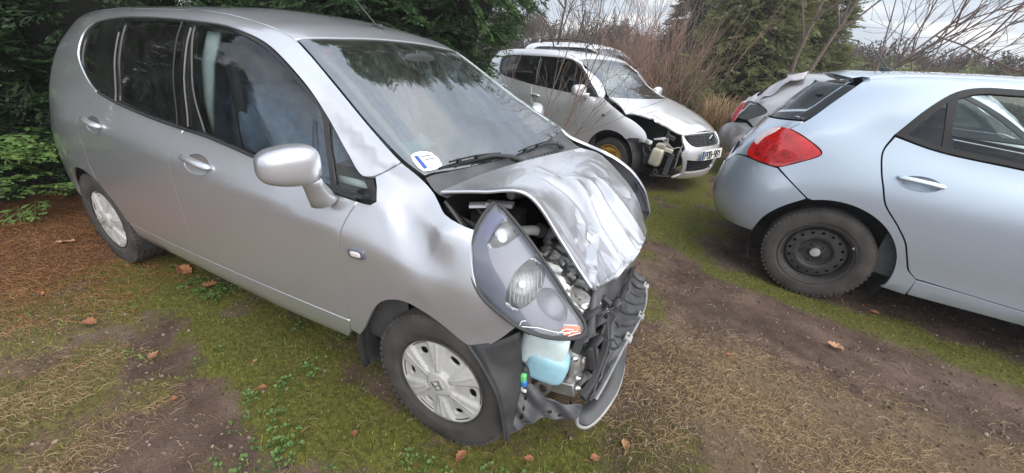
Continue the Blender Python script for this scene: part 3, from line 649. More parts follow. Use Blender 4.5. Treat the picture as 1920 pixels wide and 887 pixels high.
ROOF_E = [(-2.80, .48), (-2.6, .53), (-2.2, .555), (-1.4, .565), (-1.0, .56), (-.868, .547)]
for sg in (-1, 1):
    sd = JS.side(sg)
    patch('side_frame', car, side_frame_outline(), sd, M['silver'], .045, flange=.014)
    if sg < 0: patch('front_fender', car, FENDER, sd, M['silver'], .022, flange=.016, deform=fender_dent)
    else:
        lf = [p for p in FENDER if not (p[0] > .0 and p[1] < .66)]
        LF = [(-.418, .43, 1), (-.43, .345, 1), (-.33, .335, 1)]+arc(0, .285, .335, 170, 30, 10)+[(.33, .42, 1), (.43, .50), (.455, .565, 1), (.39, .70), (.30, .80), (.20, .86), (.12, .90), (0, .925), (-.108, .957), (-.167, .991), (-.224, 1.019), (-.248, 1.030, 1), (-.291, .999), (-.328, .975, 1), (-.303, .951), (-.281, .913, 1), (-.298, .900), (-.349, .899, 1), (-.369, .860), (-.390, .808), (-.398, .758), (-.401, .652), (-.405, .548)]
        patch('front_fender', car, LF, sd, M['silver'], .03, flange=.016)
    fd = patch('front_door', car, outline(FDOOR), sd, M['silver'], .04, [cup(-1.31, -1.115, .884, .868)], raw=True); rd = patch('rear_door', car, outline(RDOOR), sd, M['silver'], .04, [cup(-2.16, -1.985, .920, .904)], raw=True)
    patch('sill', car, SILL, sd, M['silver'], .045, flange=.03)
    O = outline([(-.283, .912, 1), (-.352, .906, 1)]+DLO_B+[(-2.071, 1.060, 1)]+DLO_T+[(-.331, .972, 1), (-.303, .947)], .02)
    fr = patch('window_surround', car, O, sd, M['trim'], .03, [outline(q, .02) for q in (QG, RG, FG, TG)], flange=.022, off=-.004, raw=True)
    for nm, q, mt in (('quarter_window', QG, 'dtint'), ('rear_door_window', RG, 'dtint'), ('front_door_window', FG, 'tint'), ('corner_window', TG, 'tint')):
        patch(nm, car, q, sd, M[mt], .05, flange=0, gap=-.004, off=-.010)
    # pale weather strips beside the panes and the belt moulding
    for a, b in (((-1.885, 1.03), (-1.883, 1.33)), ((-1.318, 1.0), (-1.335, 1.375)), ((-1.395, .99), (-1.412, 1.395)), ((-.548, .925), (-.645, 1.115))):
        mb = MB(); P = []
        for k in range(9):
            p, nn = sd(a[0]+(b[0]-a[0])*k/8, a[1]+(b[1]-a[1])*k/8); P.append(Vector(p+nn*.0005))
        mb.tube(P, .0034, 6); mb.build('weather_strip', M['strip'] if a[0] in (-1.885, -1.318) else M['seal'], fr)
    mb = MB(); mb.tube([Vector(np.add(*[sd(x, z)[0], sd(x, z)[1]*.002])) for x, z in [(-.36, .904), (-.516, .912), (-.7, .932), (-.854, .948), (-1.0, .964), (-1.185, .981), (-1.348, .987), (-1.57, 1.0), (-1.75, 1.016), (-1.88, 1.030), (-2.05, 1.056)]], .0065, 8)
    mb.build('belt_moulding', M['seal'], fr)
    door_handle(fd, JS, -1.31, -1.115, .884, .868, sg, M['silver']); door_handle(rd, JS, -2.16, -1.985, .920, .904, sg, M['silver'])
    wheel(car, 0, sg*.728, sg, .287, .175, .178, 'cover', spin=.62)
    wheel(car, -2.45, sg*.723, sg, .287, .175, .178, 'cover', spin=.2)
    arch_liner(car, -2.45, sg*.80, sg*.48, .335); arch_liner(car, -.05, sg*.79, sg*.45, .335, a0=12, a1=200)
    # mud flap behind the front wheel
    mb = MB(); mb.grid([[(-.335, sg*.80, .47), (-.345, sg*.64, .47)], [(-.385, sg*.805, .40), (-.39, sg*.64, .40)], [(-.42, sg*.80, .30), (-.425, sg*.65, .30)], [(-.430, sg*.795, .20), (-.435, sg*.66, .2)], [(-.415, sg*.785, .13), (-.415, sg*.68, .125)]]); mb.build('mud_flap', M['black_pl'], car, solid=.008)
# indicator on the fender
p, nn = JS.side(-1)(-.321, .733); mb = MB(); rm = Matrix.Rotation(R_(-6), 3, 'Y'); mb.blob(p+nn*.002, (.075, .016, .034), .45, rm); k = mb.build('side_indicator', M['lampgrey'], car)
mb = MB(); mb.blob(p+nn*.006, (.052, .014, .022), .6, rm); mb.build('indicator_lens', plain('pale_lens', (.75, .70, .66), .15, coat=.8), k)
# roof, windscreen
RO = [(-2.80, .48, 1), (-2.6, .53), (-2.2, .555), (-1.4, .565), (-1.0, .56), (-.872, .546, 1), (-.852, .353), (-.846, .0), (-.852, -.353), (-.872, -.546, 1), (-1.0, -.56), (-1.4, -.565), (-2.2, -.555), (-2.6, -.53), (-2.80, -.48, 1)]
roof = patch('roof', car, RO, JS.top(), M['silver'], .05, flange=.014, gap=.002)
WS = [(-.865, .543, 1), (-.65, .588), (-.4, .645), (-.232, .675), (-.165, .670, 1), (-.133, .552), (-.103, .295), (-.080, 0), (-.103, -.295), (-.133, -.552), (-.165, -.670, 1), (-.232, -.675), (-.4, -.645), (-.65, -.588), (-.865, -.543, 1), (-.845, -.353), (-.840, 0), (-.845, .353)]
patch('windscreen', car, WS, JS.top(), M['wind'], .05, flange=0, gap=.002, off=-.002)
WI = [(-.83, .505), (-.65, .552), (-.4, .612), (-.26, .64), (-.205, .625), (-.19, .552), (-.160, .295), (-.135, 0), (-.160, -.295), (-.19, -.552), (-.205, -.625), (-.26, -.64), (-.4, -.612), (-.65, -.552), (-.83, -.505), (-.815, -.353), (-.805, 0), (-.815, .353)]
patch('windscreen_border', car, outline(WS), JS.top(), M['seal'], .05, [outline(WI)], flange=0, gap=.0015, off=-.007, raw=True)
# red label high on the screen, inspection sticker low on it
def decal(name, pts, par, mat, off, res=.01): return patch(name, par, pts, JS.top(), mat, res, flange=0, gap=0, off=off)
decal('red_sticker', [(-.80, -.49), (-.775, -.50), (-.77, -.47), (-.79, -.455)], car, M['redst'], -.0085)
st = decal('windscreen_sticker', [(-.245, -.642), (-.222, -.560), (-.165, -.574), (-.178, -.660)], car, M['wpaper'], .0)
decal('sticker_band', [(-.237, -.637, 1), (-.2335, -.622, 1), (-.179, -.637, 1), (-.182, -.652, 1)], st, M['eu'], .001)
for q in range(2):
    for w_ in range(6):
        y_ = -.612+w_*.0065; x_ = -.225+q*.016+(y_+.612)*-.0+(.0016*w_); decal('sticker_print', [(x_, y_, 1), (x_+.0012, y_+.0042, 1), (x_+.0060, y_+.0034, 1), (x_+.0048, y_-.0008, 1)], st, M['ink'], .001)
# cowl
rear_hood = [(-.092, -.685, .962), (-.082, -.55, .968), (-.060, -.36, .972), (-.045, -.15, .962), (-.030, .08, .952), (.0, .42, .936), (-.012, .62, .912)]
ws_base = [(-.160, -.672), (-.133, -.552), (-.103, -.295), (-.085, -.12), (-.080, .05), (-.108, .34), (-.150, .60)]
mb = MB(); P = []
for (x, y), h_ in zip([tuple(a) for a in crv(ws_base, 5)], crv(rear_hood, 5)):
    p0 = np.array(JS.top()(x, y)[0])-[0, 0, .004]; p1 = np.array(h_)+np.array([.03, 0, -.012]); P.append([p0+(p1-p0)*t-np.array([0, 0, .018*math.sin(math.pi*t)]) for t in np.linspace(0, 1, 6)])
mb.grid(P); cowl = mb.build('cowl_panel', M['grey_pl'], car)
for k in range(10):
    mb = MB(); mb.box((-.055+.0006*k, -.05+k*.042, .958-.0012*k), (.030, .022, .006), rotm(y=18)); mb.build('cowl_vent', M['black_pl'], cowl)
def wiper(pa, pb, piv):
    arm = MB(); A = np.array(piv); B = (np.array(pa)+np.array(pb))/2+[0, 0, .012]
    arm.tube([A, A+(B-A)*.3+[0, 0, .018], A+(B-A)*.7+[0, 0, .018], B], [.011, .009, .007, .006], 8); w_ = arm.build('wiper', M['black_pl'], car)
    bl = MB(); P = [np.array(pa)+(np.array(pb)-np.array(pa))*t+np.array([0, 0, .010*math.sin(math.pi*t)]) for t in np.linspace(0, 1, 9)]
    bl.tube(P, .0055, 6); bl.tube([q+np.array([0, 0, .014]) for q in P[1:-1]], .0035, 6)
    for q in P[2:-1:2]: bl.box(q+np.array([0, 0, .008]), (.012, .02, .016))
    bl.build('wiper_blade', M['trim'], w_)
wiper((-.160, -.60, 1.008), (-.100, -.20, .992), (-.055, -.13, .965)); wiper((-.085, -.19, .985), (-.060, .30, .985), (-.045, .36, .950))
# aerial
mb = MB(); mb.blob((-1.01, .03, 1.455), (.07, .035, .03), .7); a_ = mb.build('aerial_base', M['black_pl'], car)
mb = MB(); mb.tube([(-1.015, .03, 1.46), (-1.26, .035, 1.66), (-1.46, .04, 1.80)], [.004, .003, .002], 6); mb.build('aerial_rod', M['black_pl'], a_)
# door mirror
def mirror(par, shell, c, size, rotz, arm0, arm1, sg, mat):
    mb = MB(); mb.soft = True; nu, nv = 32, 20; V = []
    for j in range(nv+1):
        v = -math.pi/2+math.pi*j/nv
        for i in range(nu):
            u = 2*math.pi*i/nu; f = lambda t, e_: math.copysign(abs(t)**e_, t)
            a = f(math.cos(v), .5)*f(math.cos(u), .62); b = f(math.cos(v), .5)*f(math.sin(u), .62); cz = f(math.sin(v), .62)
            # length along b, front bulges along a, flat back
            k = 1-.22*max(0, -b*1)*1.0
            V.append(rotm(z=rotz) @ Vector((a*size[0]/2*(1. if a > 0 else .45), b*size[1]/2, cz*size[2]/2*k*(1.05 if cz > 0 else .95)))+Vector(c))
    F = [(j*nu+i, j*nu+(i+1) % nu, (j+1)*nu+(i+1) % nu, (j+1)*nu+i) for j in range(nv) for i in range(nu)]
    mb.add(V, F); m_ = mb.build('door_mirror', mat, par)
    g = MB(); g.blob(Vector(c)+rotm(z=rotz) @ Vector((-size[0]*.235, 0, 0)), (.012, size[1]*.84, size[2]*.80), .6, rotm(z=rotz)); g.build('mirror_glass', M['chrome'], m_)
    ar = MB(); ar.soft = True; A, B = Vector(arm0), Vector(arm1); ar.tube([A, A.lerp(B, .3), A.lerp(B, .62), A.lerp(B, .88), B], [.030, .033, .040, .046, .028], 16, True, .62); ar.build('mirror_arm', mat, m_)
    return m_
mirror(car, JS, (-.470, -.930, 1.026), (.125, .178, .122), -24, (-.450, -.885, .985), (-.462, -.826, .872), -1, M['silver'])
mirror(car, JS, (-.485, .945, 1.025), (.135, .205, .128), 24, (-.455, .885, .985), (-.462, .826, .872), 1, M['silver'])
# tail end: hatch, bumper, lamps (mostly behind the hedge)
tail = [(0, 0)]
G = JS.G[0]; mb = MB(); n_ = len(G); mb.add([tuple(p) for p in G]+[(-3.05, 0, .8)], [(i, i+1, n_) for i in range(n_-1)]+[(n_-1, 0, n_)]); hatch = mb.build('tailgate', M['silver'], car)
mb = MB(); mb.grid([[(-2.90-.10*t-.0, y, 1.32-.34*t) for y in np.linspace(-.5, .5, 8)] for t in np.linspace(0, 1, 5)]); mb.build('rear_window', M['dtint'], hatch, solid=.006)
mb = MB(); mb.grid([[(-3.0-.06*math.cos(y*1.9), y, z) for y in np.linspace(-.66, .66, 15)] for z in (.32, .45, .58)]); mb.build('rear_bumper', M['silver'], car, solid=.02)
for sg in (-1, 1):
    tl = patch('tail_lamp', car, [(-2.945, 1.0), (-2.925, 1.08), (-2.935, .96), (-2.95, .86), (-2.97, .80), (-2.985, .84), (-2.97, .94)], JS.side(sg), M['red'], .03, flange=.02, off=.003)
# cabin
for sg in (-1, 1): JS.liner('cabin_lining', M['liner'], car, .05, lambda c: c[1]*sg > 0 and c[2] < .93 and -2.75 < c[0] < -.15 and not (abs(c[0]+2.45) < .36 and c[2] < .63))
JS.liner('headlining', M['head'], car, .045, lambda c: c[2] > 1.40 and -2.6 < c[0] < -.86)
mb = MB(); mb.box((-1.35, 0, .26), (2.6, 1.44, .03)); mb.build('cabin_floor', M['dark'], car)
for sy in (-.36, .36): seat(car, -.95, sy, M['seat'])
b = MB(); b.blob((-1.80, 0, .52), (.5, 1.25, .2), .35); b.build('rear_seat', M['seat'], car)
b = MB(); b.blob((-2.12, 0, .86), (.2, 1.22, .62), .4, rotm(y=-18)); b.build('rear_seat_back', M['seat'], car)
mb = MB(); P = []
for t in np.linspace(-1, 1, 17):
    y = t*.66; sec = [(-.20, .955), (-.32, .965), (-.44, .962), (-.60, .955), (-.64, .88), (-.58, .76), (-.50, .66), (-.45, .55)]
    P.append([(x-.03*(1-t*t), y, min(z+.02*math.exp(-((y-.36)/.2)**2)*(x < -.4), float(JS.top()(x, y)[0][2])-.03)) for x, z in sec])
mb.grid(P); dash = mb.build('dashboard', M['dash'], car)
mb = MB(); P = [(-.66+.10*math.sin(t)*.4, .36+.185*math.cos(t), .86+.17*math.sin(t)) for t in np.linspace(0, 2*math.pi, 33)]; mb.tube(P, .014, 8, False); mb.box((-.66, .36, .86), (.05, .12, .09), rotm(y=20)); mb.tube([(-.66, .36, .86), (-.5, .36, .80)], .03, 8); mb.build('steering_wheel', M['black_pl'], car)
mb = MB(); mb.blob((-.72, 0, 1.315), (.03, .22, .07), .5); mb.tube([(-.74, 0, 1.36), (-.72, 0, 1.32)], .008, 6); mb.build('rear_view_mirror', M['black_pl'], car)
for sg in (-1, 1):
    mb = MB(); mb.grid([[(x-.16*(z-.95)*0, sg*(JS.side(1)(x, z)[0][1]-.05), z) for x in (-1.235, -1.275, -1.315)] for z in (.97, 1.1, 1.25, 1.37)]); mb.build('pillar_trim', M['trimgrey'], car, solid=.012)
    mb = MB(); mb.tube([(-1.28, sg*.57, 1.33), (-1.24, sg*.60, 1.0), (-1.22, sg*.62, .5)], .022, 6, True, .15); mb.build('seat_belt', M['black_pl'], car)
    mb = MB(); mb.grid([[(x, sg*(JS.side(1)(x, z)[0][1]-.045), z) for x in (-.56, -.44, -.34)] for z in (.925, .945)]); mb.build('corner_trim', M['trimgrey'], car, solid=.02)
# papers lying on the dashboard are things of their own
mb = MB(); P = []; cA, cB, cC, cD = (np.array(q) for q in ((-.60, -.31, .976), (-.61, -.10, .980), (-.475, -.20, .976), (-.42, -.47, .974)))
for i in range(11):
    u = i/10; P.append([tuple((cA*(1-v)+cB*v)*(1-u)+(cD*(1-v)+cC*v)*u+np.array((0, 0, .003*math.sin(7*v+3*u)+.03*math.exp(-((v-.8)/.12)**2)*(1-u)+.012*math.exp(-(v/.15)**2)*u))) for v in np.linspace(0, 1, 13)])
mb.grid(P); tag(mb.build('paper_sheet', M['paper'], None, solid=.001), 'crumpled turquoise paper on dashboard of the crashed silver hatchback', 'paper')
# ---------------------------------------------------------------- its wrecked front
NET = np.array([
 [(-.092, -.685, .966), (-.074, -.40, .975), (-.045, -.10, .968), (-.010, .25, .952), (-.012, .60, .915)],
 [(.040, -.645, .986), (.075, -.38, .962), (.105, -.10, .938), (.125, .25, .922), (.110, .610, .893)],
 [(.180, -.600, .995), (.195, -.36, .905), (.215, -.08, .878), (.240, .22, .858), (.255, .585, .805)],
 [(.305, -.565, .850), (.315, -.36, .782), (.335, -.10, .748), (.358, .20, .745), (.375, .52, .715)],
 [(.430, -.585, .722), (.452, -.38, .655), (.488, -.13, .640), (.500, .10, .655), (.474, .45, .575)]])
def crom(A, n):
    A = np.concatenate([2*A[:1]-A[1:2], A, 2*A[-1:]-A[-2:-1]]); out = []
    m = len(A)-3
    for q in np.linspace(0, m, n):
        i = min(int(q), m-1); t = q-i; a, b, c, d = A[i:i+4]; out.append(.5*(2*b+(c-a)*t+(2*a-5*b+4*c-d)*t*t+(3*b-a-3*c+d)*t**3))
    return np.array(out)
NT, NS = 110, 150
Hs = crom(crom(NET, NT).transpose(1, 0, 2), NS).transpose(1, 0, 2)      # t x s x 3
Tt, Ss = np.meshgrid(np.linspace(0, 1, NT), np.linspace(0, 1, NS), indexing='ij')
def segd(S, T, a, b, asp=1.6):
    ax_, ay = a; bx, by = b; dx_, dy_ = (bx-ax_)*asp, by-ay; t = np.clip(((S-ax_)*asp*dx_+(T-ay)*dy_)/(dx_*dx_+dy_*dy_), 0, 1)
    return np.hypot((S-ax_)*asp-dx_*t, T-ay-dy_*t), t
D = np.zeros_like(Tt)
def crease(a, b, w, amp, sharp=1.):
    global D
    d, t = segd(Ss, Tt, a, b); D = D+amp*np.exp(-(d/w)**(1.+sharp))*np.sin(np.pi*np.clip(t*.9+.05, 0, 1))**.5
crease((.36, .30), (.40, .60), .035, -.016, .3); crease((.335, .30), (.375, .62), .03, .008, .4); crease((.45, .27), (.36, .30), .05, .010, .2)
crease((.05, .42), (.16, .98), .035, .010, .2); crease((.10, .44), (.22, .98), .04, -.010, .4)
crease((.52, .42), (.42, .98), .030, .020, 0.); crease((.56, .55), (.50, 1.), .045, -.026, .2); crease((.62, .45), (.60, 1.), .028, .022, 0.)
crease((.40, .6), (.30, .98), .09, -.018, .6); crease((.66, .5), (.70, 1.), .035, -.018, .1); crease((.72, .42), (.78, .98), .03, .016, 0.); crease((.62, .40), (.86, .50), .05, -.012, .2)
crease((.50, .33), (.62, .42), .045, .010, .1); crease((.78, .28), (.84, .46), .02, .008, 0.); crease((.82, .22), (.90, .40), .018, .006, 0.); crease((.45, .12), (.44, .30), .02, .005, .2)
wx = fbm(Ss*5, Tt*5, 3); rid = 1-np.abs(2*fbm(Ss*9+wx*1.5, Tt*5+wx, 5, 3)-.9)
amp = sstep(.30, .75, Tt)*np.exp(-((Ss-.62)/.26)**2)
D = D+(rid-.6)*.008*amp
D = D+(fbm(Ss*4, Tt*4, 12, 2)-.37)*.008
# sharp facets where the sheet buckled: random heights on a coarse triangulation
rc = np.random.default_rng(23); cp = [(0, 0), (1, 0), (0, 1), (1, 1), (.5, 0), (.25, 0), (.75, 0), (0, .3), (1, .3), (0, .7), (1, .7), (.2, .25), (.8, .2), (.5, .22)]; chh = [0.]*len(cp)
for k in range(26):
    s_, t_ = rc.uniform(.25, .95), rc.uniform(.38, 1.); cp.append((s_, t_)); chh.append(rc.normal(0, .026)*min(1, (t_-.28)*2.2))
dl = delaunay_2d_cdt([Vector(q) for q in cp], [], [], 0, 1e-6); TP = np.array([tuple(q) for q in dl[0]]); org = [o_[0] for o_ in dl[3]]; TH = np.array([chh[i] for i in org]); fac = np.zeros_like(Tt); q_ = np.stack([Ss.ravel(), Tt.ravel()], 1); fr_ = fac.ravel()
for tri in dl[2]:
    a_, b_, c_ = TP[tri[0]], TP[tri[1]], TP[tri[2]]; dt = (b_[1]-c_[1])*(a_[0]-c_[0])+(c_[0]-b_[0])*(a_[1]-c_[1])
    if abs(dt) < 1e-9: continue
    l1 = ((b_[1]-c_[1])*(q_[:, 0]-c_[0])+(c_[0]-b_[0])*(q_[:, 1]-c_[1]))/dt; l2 = ((c_[1]-a_[1])*(q_[:, 0]-c_[0])+(a_[0]-c_[0])*(q_[:, 1]-c_[1]))/dt; l3 = 1-l1-l2; m_ = (l1 >= -1e-6) & (l2 >= -1e-6) & (l3 >= -1e-6)
    fr_[m_] = (l1*TH[tri[0]]+l2*TH[tri[1]]+l3*TH[tri[2]])[m_]
D = D*.8+fr_.reshape(Tt.shape)*.5*(.25+.75*sstep(.55, .85, Tt))
gu = np.gradient(Hs, axis=0); gv = np.gradient(Hs, axis=1); Nn_ = np.cross(gv, gu); Nn_ /= np.linalg.norm(Nn_, axis=2, keepdims=True)
if Nn_[..., 2].mean() < 0: Nn_ = -Nn_
edge = np.minimum(1, np.minimum(Ss, 1-Ss)*14)
Hd = Hs+Nn_*(D*edge)[..., None]
# ragged front edge
Hd[-14:, :, 2] += ((fbm(Ss[-14:]*14, Ss[-14:]*3, 21, 3)-.45)*.035*np.linspace(0, 1, 14)[:, None])
mb = MB(); mb.soft = True; mb.grid([list(r) for r in Hd]); hood = mb.build('bonnet', M['silver'], car, solid=.010)
mb = MB()
for s0, t0, s1, t1 in ((40, 20, 60, 100), (90, 20, 80, 100), (20, 30, 120, 40)):
    mb.tube([Vector(Hd[int(t0+(t1-t0)*k/8), int(s0+(s1-s0)*k/8)])-Vector((0, 0, .03)) for k in range(9)], .02, 6)
mb.build('bonnet_stiffener', M['grey_paint'], hood)

# loose headlamp
LO, LA, LB, LN = np.array((.272, -.667, .804)), np.array((.750, -.091, -.655)), np.array((.481, .756, .445)), np.array((.454, -.649, .611))
LOUT = [(-.246, .001, 1), (-.236, -.034), (-.217, -.078), (-.187, -.125), (-.154, -.157), (-.117, -.181), (-.076, -.198), (-.021, -.203), (.045, -.190), (.114, -.166), (.177, -.124), (.228, -.068), (.255, -.021), (.249, .003), (.224, .014), (.164, .013), (.105, .015), (.005, .018), (-.076, .020), (-.169, .017), (-.233, .009)]
def lens_h(u, v): return .055*max(0., 1-((u-.01)/.27)**2)*max(0., 1-((v+.09)/.135)**2)**.8
lp = lambda h: plane_map(LO-LN*.03, LA, LB, LN, h)
MAIN = [(.027, -.149), (.0, -.119), (-.021, -.079), (-.029, -.03), (-.024, .007), (-.001, .012), (.027, .001), (.054, -.032), (.072, -.075), (.075, -.12), (.065, -.151), (.048, -.158)]
UPPR = [(-.137, -.100), (-.154, -.074), (-.173, -.032), (-.168, .0), (-.142, .010), (-.115, .006), (-.112, -.019), (-.112, -.056), (-.120, -.084)]
LOWR = [(.062, -.055), (.085, -.012), (.115, .0), (.150, -.002), (.185, -.035), (.150, -.068), (.10, -.078)]
def bez_h(u, v): return lens_h(u, v)-.012
lamp = patch('headlamp', car, LOUT, lp(bez_h), M['lampgrey'], .011, [outline(MAIN, .006), outline(UPPR, .006), outline(LOWR, .006)] and [MAIN, UPPR, LOWR], flange=.05, gap=.003, step=.008)
lamp['label'] = 'right headlamp hanging loose from the crushed wing'
def bowl(name, o, dep, mat):
    q = outline(o, .006); c = q.mean(0); rad = np.linalg.norm(q-c, axis=1).mean()
    def h(u, v):
        r = min(1.3, math.hypot(u-c[0], v-c[1])/rad/1.25); return bez_h(u, v)-.006-dep*max(0, 1-r*r)
    return patch(name, lamp, inset(q, -.004), lp(h), mat, .008, flange=0, gap=0, raw=True)
bowl('main_reflector', MAIN, .05, M['refl']); bowl('upper_reflector', UPPR, .03, M['refl']); bowl('lower_reflector', LOWR, .028, M['lampgrey'])
# ribbed glass of the main beam: vertical bars over the lower part
q = outline(MAIN, .006); mb = MB()
e1 = np.array((.62, .78)); e1 /= np.linalg.norm(e1); e2 = np.array((-e1[1], e1[0])); c = q.mean(0)
for k in range(17):
    s_ = -.095+.19*k/16
    pts = [c+e1*s_+e2*w_ for w_ in np.linspace(-.062, .062, 50)]; ins = inside(q, np.array(pts)); low = [p_ for p_, i_ in zip(pts, ins) if i_ and (p_-c)@np.array((.88, -.47)) > -.032]
    if len(low) > 3:
        P = [Vector(lp(lambda u, v: bez_h(u, v)-.004)(p_[0], p_[1])[0]) for p_ in (low[0], low[len(low)//2], low[-1])]; mb.tube(P, .0015, 6)
mb.build('lamp_rib', M['pale_pl'], lamp)
mb = MB(); mb.lathe([(.0005, .02), (.010, .018), (.013, .0), (.013, -.02)], Vector(LO+LA*.02-LB*.075-LN*.045), LN, 20); mb.build('bulb', M['chrome'], lamp)
mb = MB(); mb.lathe([(.0005, .02), (.014, .016), (.016, .0), (.016, -.02)], Vector(LO-LA*.135-LB*.045-LN*.035), LN, 20); mb.build('bulb', M['chrome'], lamp)
patch('orange_indicator', lamp, [(.196, -.060), (.212, -.020), (.230, .0), (.246, -.010), (.243, -.036), (.222, -.062)], lp(lambda u, v: bez_h(u, v)+.0025), M['orange'], .01, flange=.006, step=.008)
patch('adjuster_panel', lamp, [(-.151, -.134), (-.098, -.122), (-.060, -.134), (-.052, -.156), (-.084, -.172), (-.118, -.170)], lp(lambda u, v: bez_h(u, v)+.003), M['lampgrey'], .012, flange=.004, step=.01)
patch('upper_shield', lamp, [(-.232, -.032, 1), (-.198, .006, 1), (-.180, .004, 1), (-.180, -.03), (-.158, -.078), (-.138, -.108, 1), (-.167, -.092)], lp(lambda u, v: bez_h(u, v)+.003), plain('lamp_shield_violet', (.15, .15, .24), .3, .3, .1), .012, flange=.004, step=.01)
patch('lamp_cover', lamp, LOUT, lp(lens_h), M['clear'], .012, flange=.010, gap=0, step=.008)
# cracks and pale scratches along the lower edge of the cover
mb = MB(); f = lp(lambda u, v: lens_h(u, v)+.001)
for A_ in ([(.118, -.158), (.150, -.120), (.19, -.085), (.225, -.045)], [(.115, -.165), (.105, -.150), (.112, -.138)], [(.20, -.08), (.205, -.05), (.223, -.03)], [(.215, -.065), (.222, -.04), (.236, -.02)], [(.228, -.055), (.236, -.035), (.245, -.015)], [(.19, -.05), (.205, -.03), (.22, -.012)], [(-.185, -.128), (-.15, -.160), (-.10, -.187)]):
    mb.tube([Vector(f(*p_)[0]) for p_ in A_], .0013, 5)
mb.build('crack', M['wpaper'], lamp)
mb = MB(); mb.tube([Vector(f(a_, b_)[0]) for a_, b_ in outline(LOUT, .01)], .006, 8); mb.build('lamp_seal', M['black_pl'], lamp)
# back of the lamp
bk = MB(); bk.blob(Vector(LO-LN*.135-LB*.085), (.38, .14, .10), .5, Matrix((Vector(LA), Vector(LB), Vector(LN))).transposed()); bk.build('lamp_back', M['black_pl'], lamp)
# left headlamp still in place
ll = patch('headlamp', car, [(.32, .755), (.37, .705), (.42, .63), (.448, .565, 1), (.40, .575), (.345, .66)], JS.side(1), M['lampgrey'], .02, flange=.03, off=.006)
patch('lamp_cover', ll, [(.32, .755), (.37, .705), (.42, .63), (.448, .565, 1), (.40, .575), (.345, .66)], JS.side(1), M['clear'], .02, flange=.01, off=.016)
patch('main_reflector', ll, [(.335, .70), (.365, .66), (.40, .60), (.375, .625), (.34, .67)], JS.side(1), M['chrome'], .01, flange=.004, off=.010)
# engine bay
mb = MB(); mb.grid([[(-.12, y, z) for y in (-.62, .62)] for z in (.93, .25)]); mb.build('bulkhead', M['dark'], car)
for sg in (-1, 1):
    mb = MB(); mb.grid([[(x, sg*y, z-max(0, x)*.5) for x in (-.12, .1, .30)] for y, z in ((.60, .86), (.56, .80), (.52, .62), (.50, .4))]); mb.build('inner_wing', M['dark'] if sg > 0 else M['grey_paint'], car, solid=.01)
mb = MB(); mb.box((.10, .05, .50), (.34, .72, .40)); mb.box((.08, -.02, .74), (.22, .55, .10)); mb.tube([(.15, -.3, .78), (.18, 0, .80), (.15, .3, .76)], .04, 10); mb.build('engine', M['dark'], car, bevel=.01)
mb = MB(); mb.box((.02, -.47, .80), (.16, .16, .12)); mb.build('fuse_box', M['black_pl'], car, bevel=.008)
mb = MB(); mb.tube([(.08, -.56, .82), (.17, -.50, .83), (.22, -.42, .80), (.30, -.38, .77)], .018, 10); ho = mb.build('hose', M['pale_pl'], car)
mb = MB()
for a_, b_ in (((.185, -.485, .828), (.20, -.465, .822)), ((.225, -.415, .80), (.24, -.405, .793))): mb.tube([a_, b_], .026, 10)
mb.build('hose_clamp', M['black_pl'], ho)
mb = MB(); mb.tube([(.0, -.60, .90), (.10, -.57, .80), (.2, -.50, .72), (.27, -.48, .66)], .007, 6); mb.tube([(.05, -.5, .78), (.16, -.46, .74), (.26, -.44, .70), (.36, -.47, .62)], .009, 6); mb.tube([(.1, -.52, .70), (.22, -.55, .66), (.33, -.52, .60)], .010, 6); mb.build('cable', M['black_pl'], car)
mb = MB(); mb.box((.28, -.36, .62), (.10, .12, .05), rotm(10, 20, 15)); mb.build('blue_cap', M['bluec'], car, bevel=.006)
# torn sheet metal behind the lamp
def crumple(name, o, a, b, la, lb, amp, mat, seed, n=14):
    o, a, b = (np.array(q, float) for q in (o, a, b)); a /= np.linalg.norm(a); b -= a*(a@b); b /= np.linalg.norm(b); nn = np.cross(a, b); mb = MB(); P = []
    for i in range(n):
        row = []
        for j in range(n):
            u, v = i/(n-1)-.5, j/(n-1)-.5; h = (1-abs(2*float(fbm(u*4+seed, v*4, seed, 3))-.9)-.6)*amp+math.sin(u*9+v*5+seed)*amp*.3
            k = 1+.25*(float(vnoise(np.array(i*.7), np.array(j*.7+seed), 4))-.5); row.append(o+a*u*la*k+b*v*lb*k+nn*h)
        P.append(row)
    mb.grid(P); return mb.build(name, mat, car, solid=.003)
crumple('torn_metal', (.325, -.52, .68), (1, .1, -.7), (.1, 1, .2), .22, .11, .05, M['steel'], 3)
crumple('torn_metal', (.37, -.50, .615), (.5, .3, -1), (.4, 1, .2), .16, .13, .05, M['alu'], 7)
crumple('torn_metal', (.27, -.44, .735), (1, .2, -.5), (.1, 1, .4), .16, .10, .035, M['alu'], 11)
crumple('torn_metal', (.40, -.43, .55), (.2, 1, .1), (1, .1, -.8), .20, .16, .04, M['grey_paint'], 15)
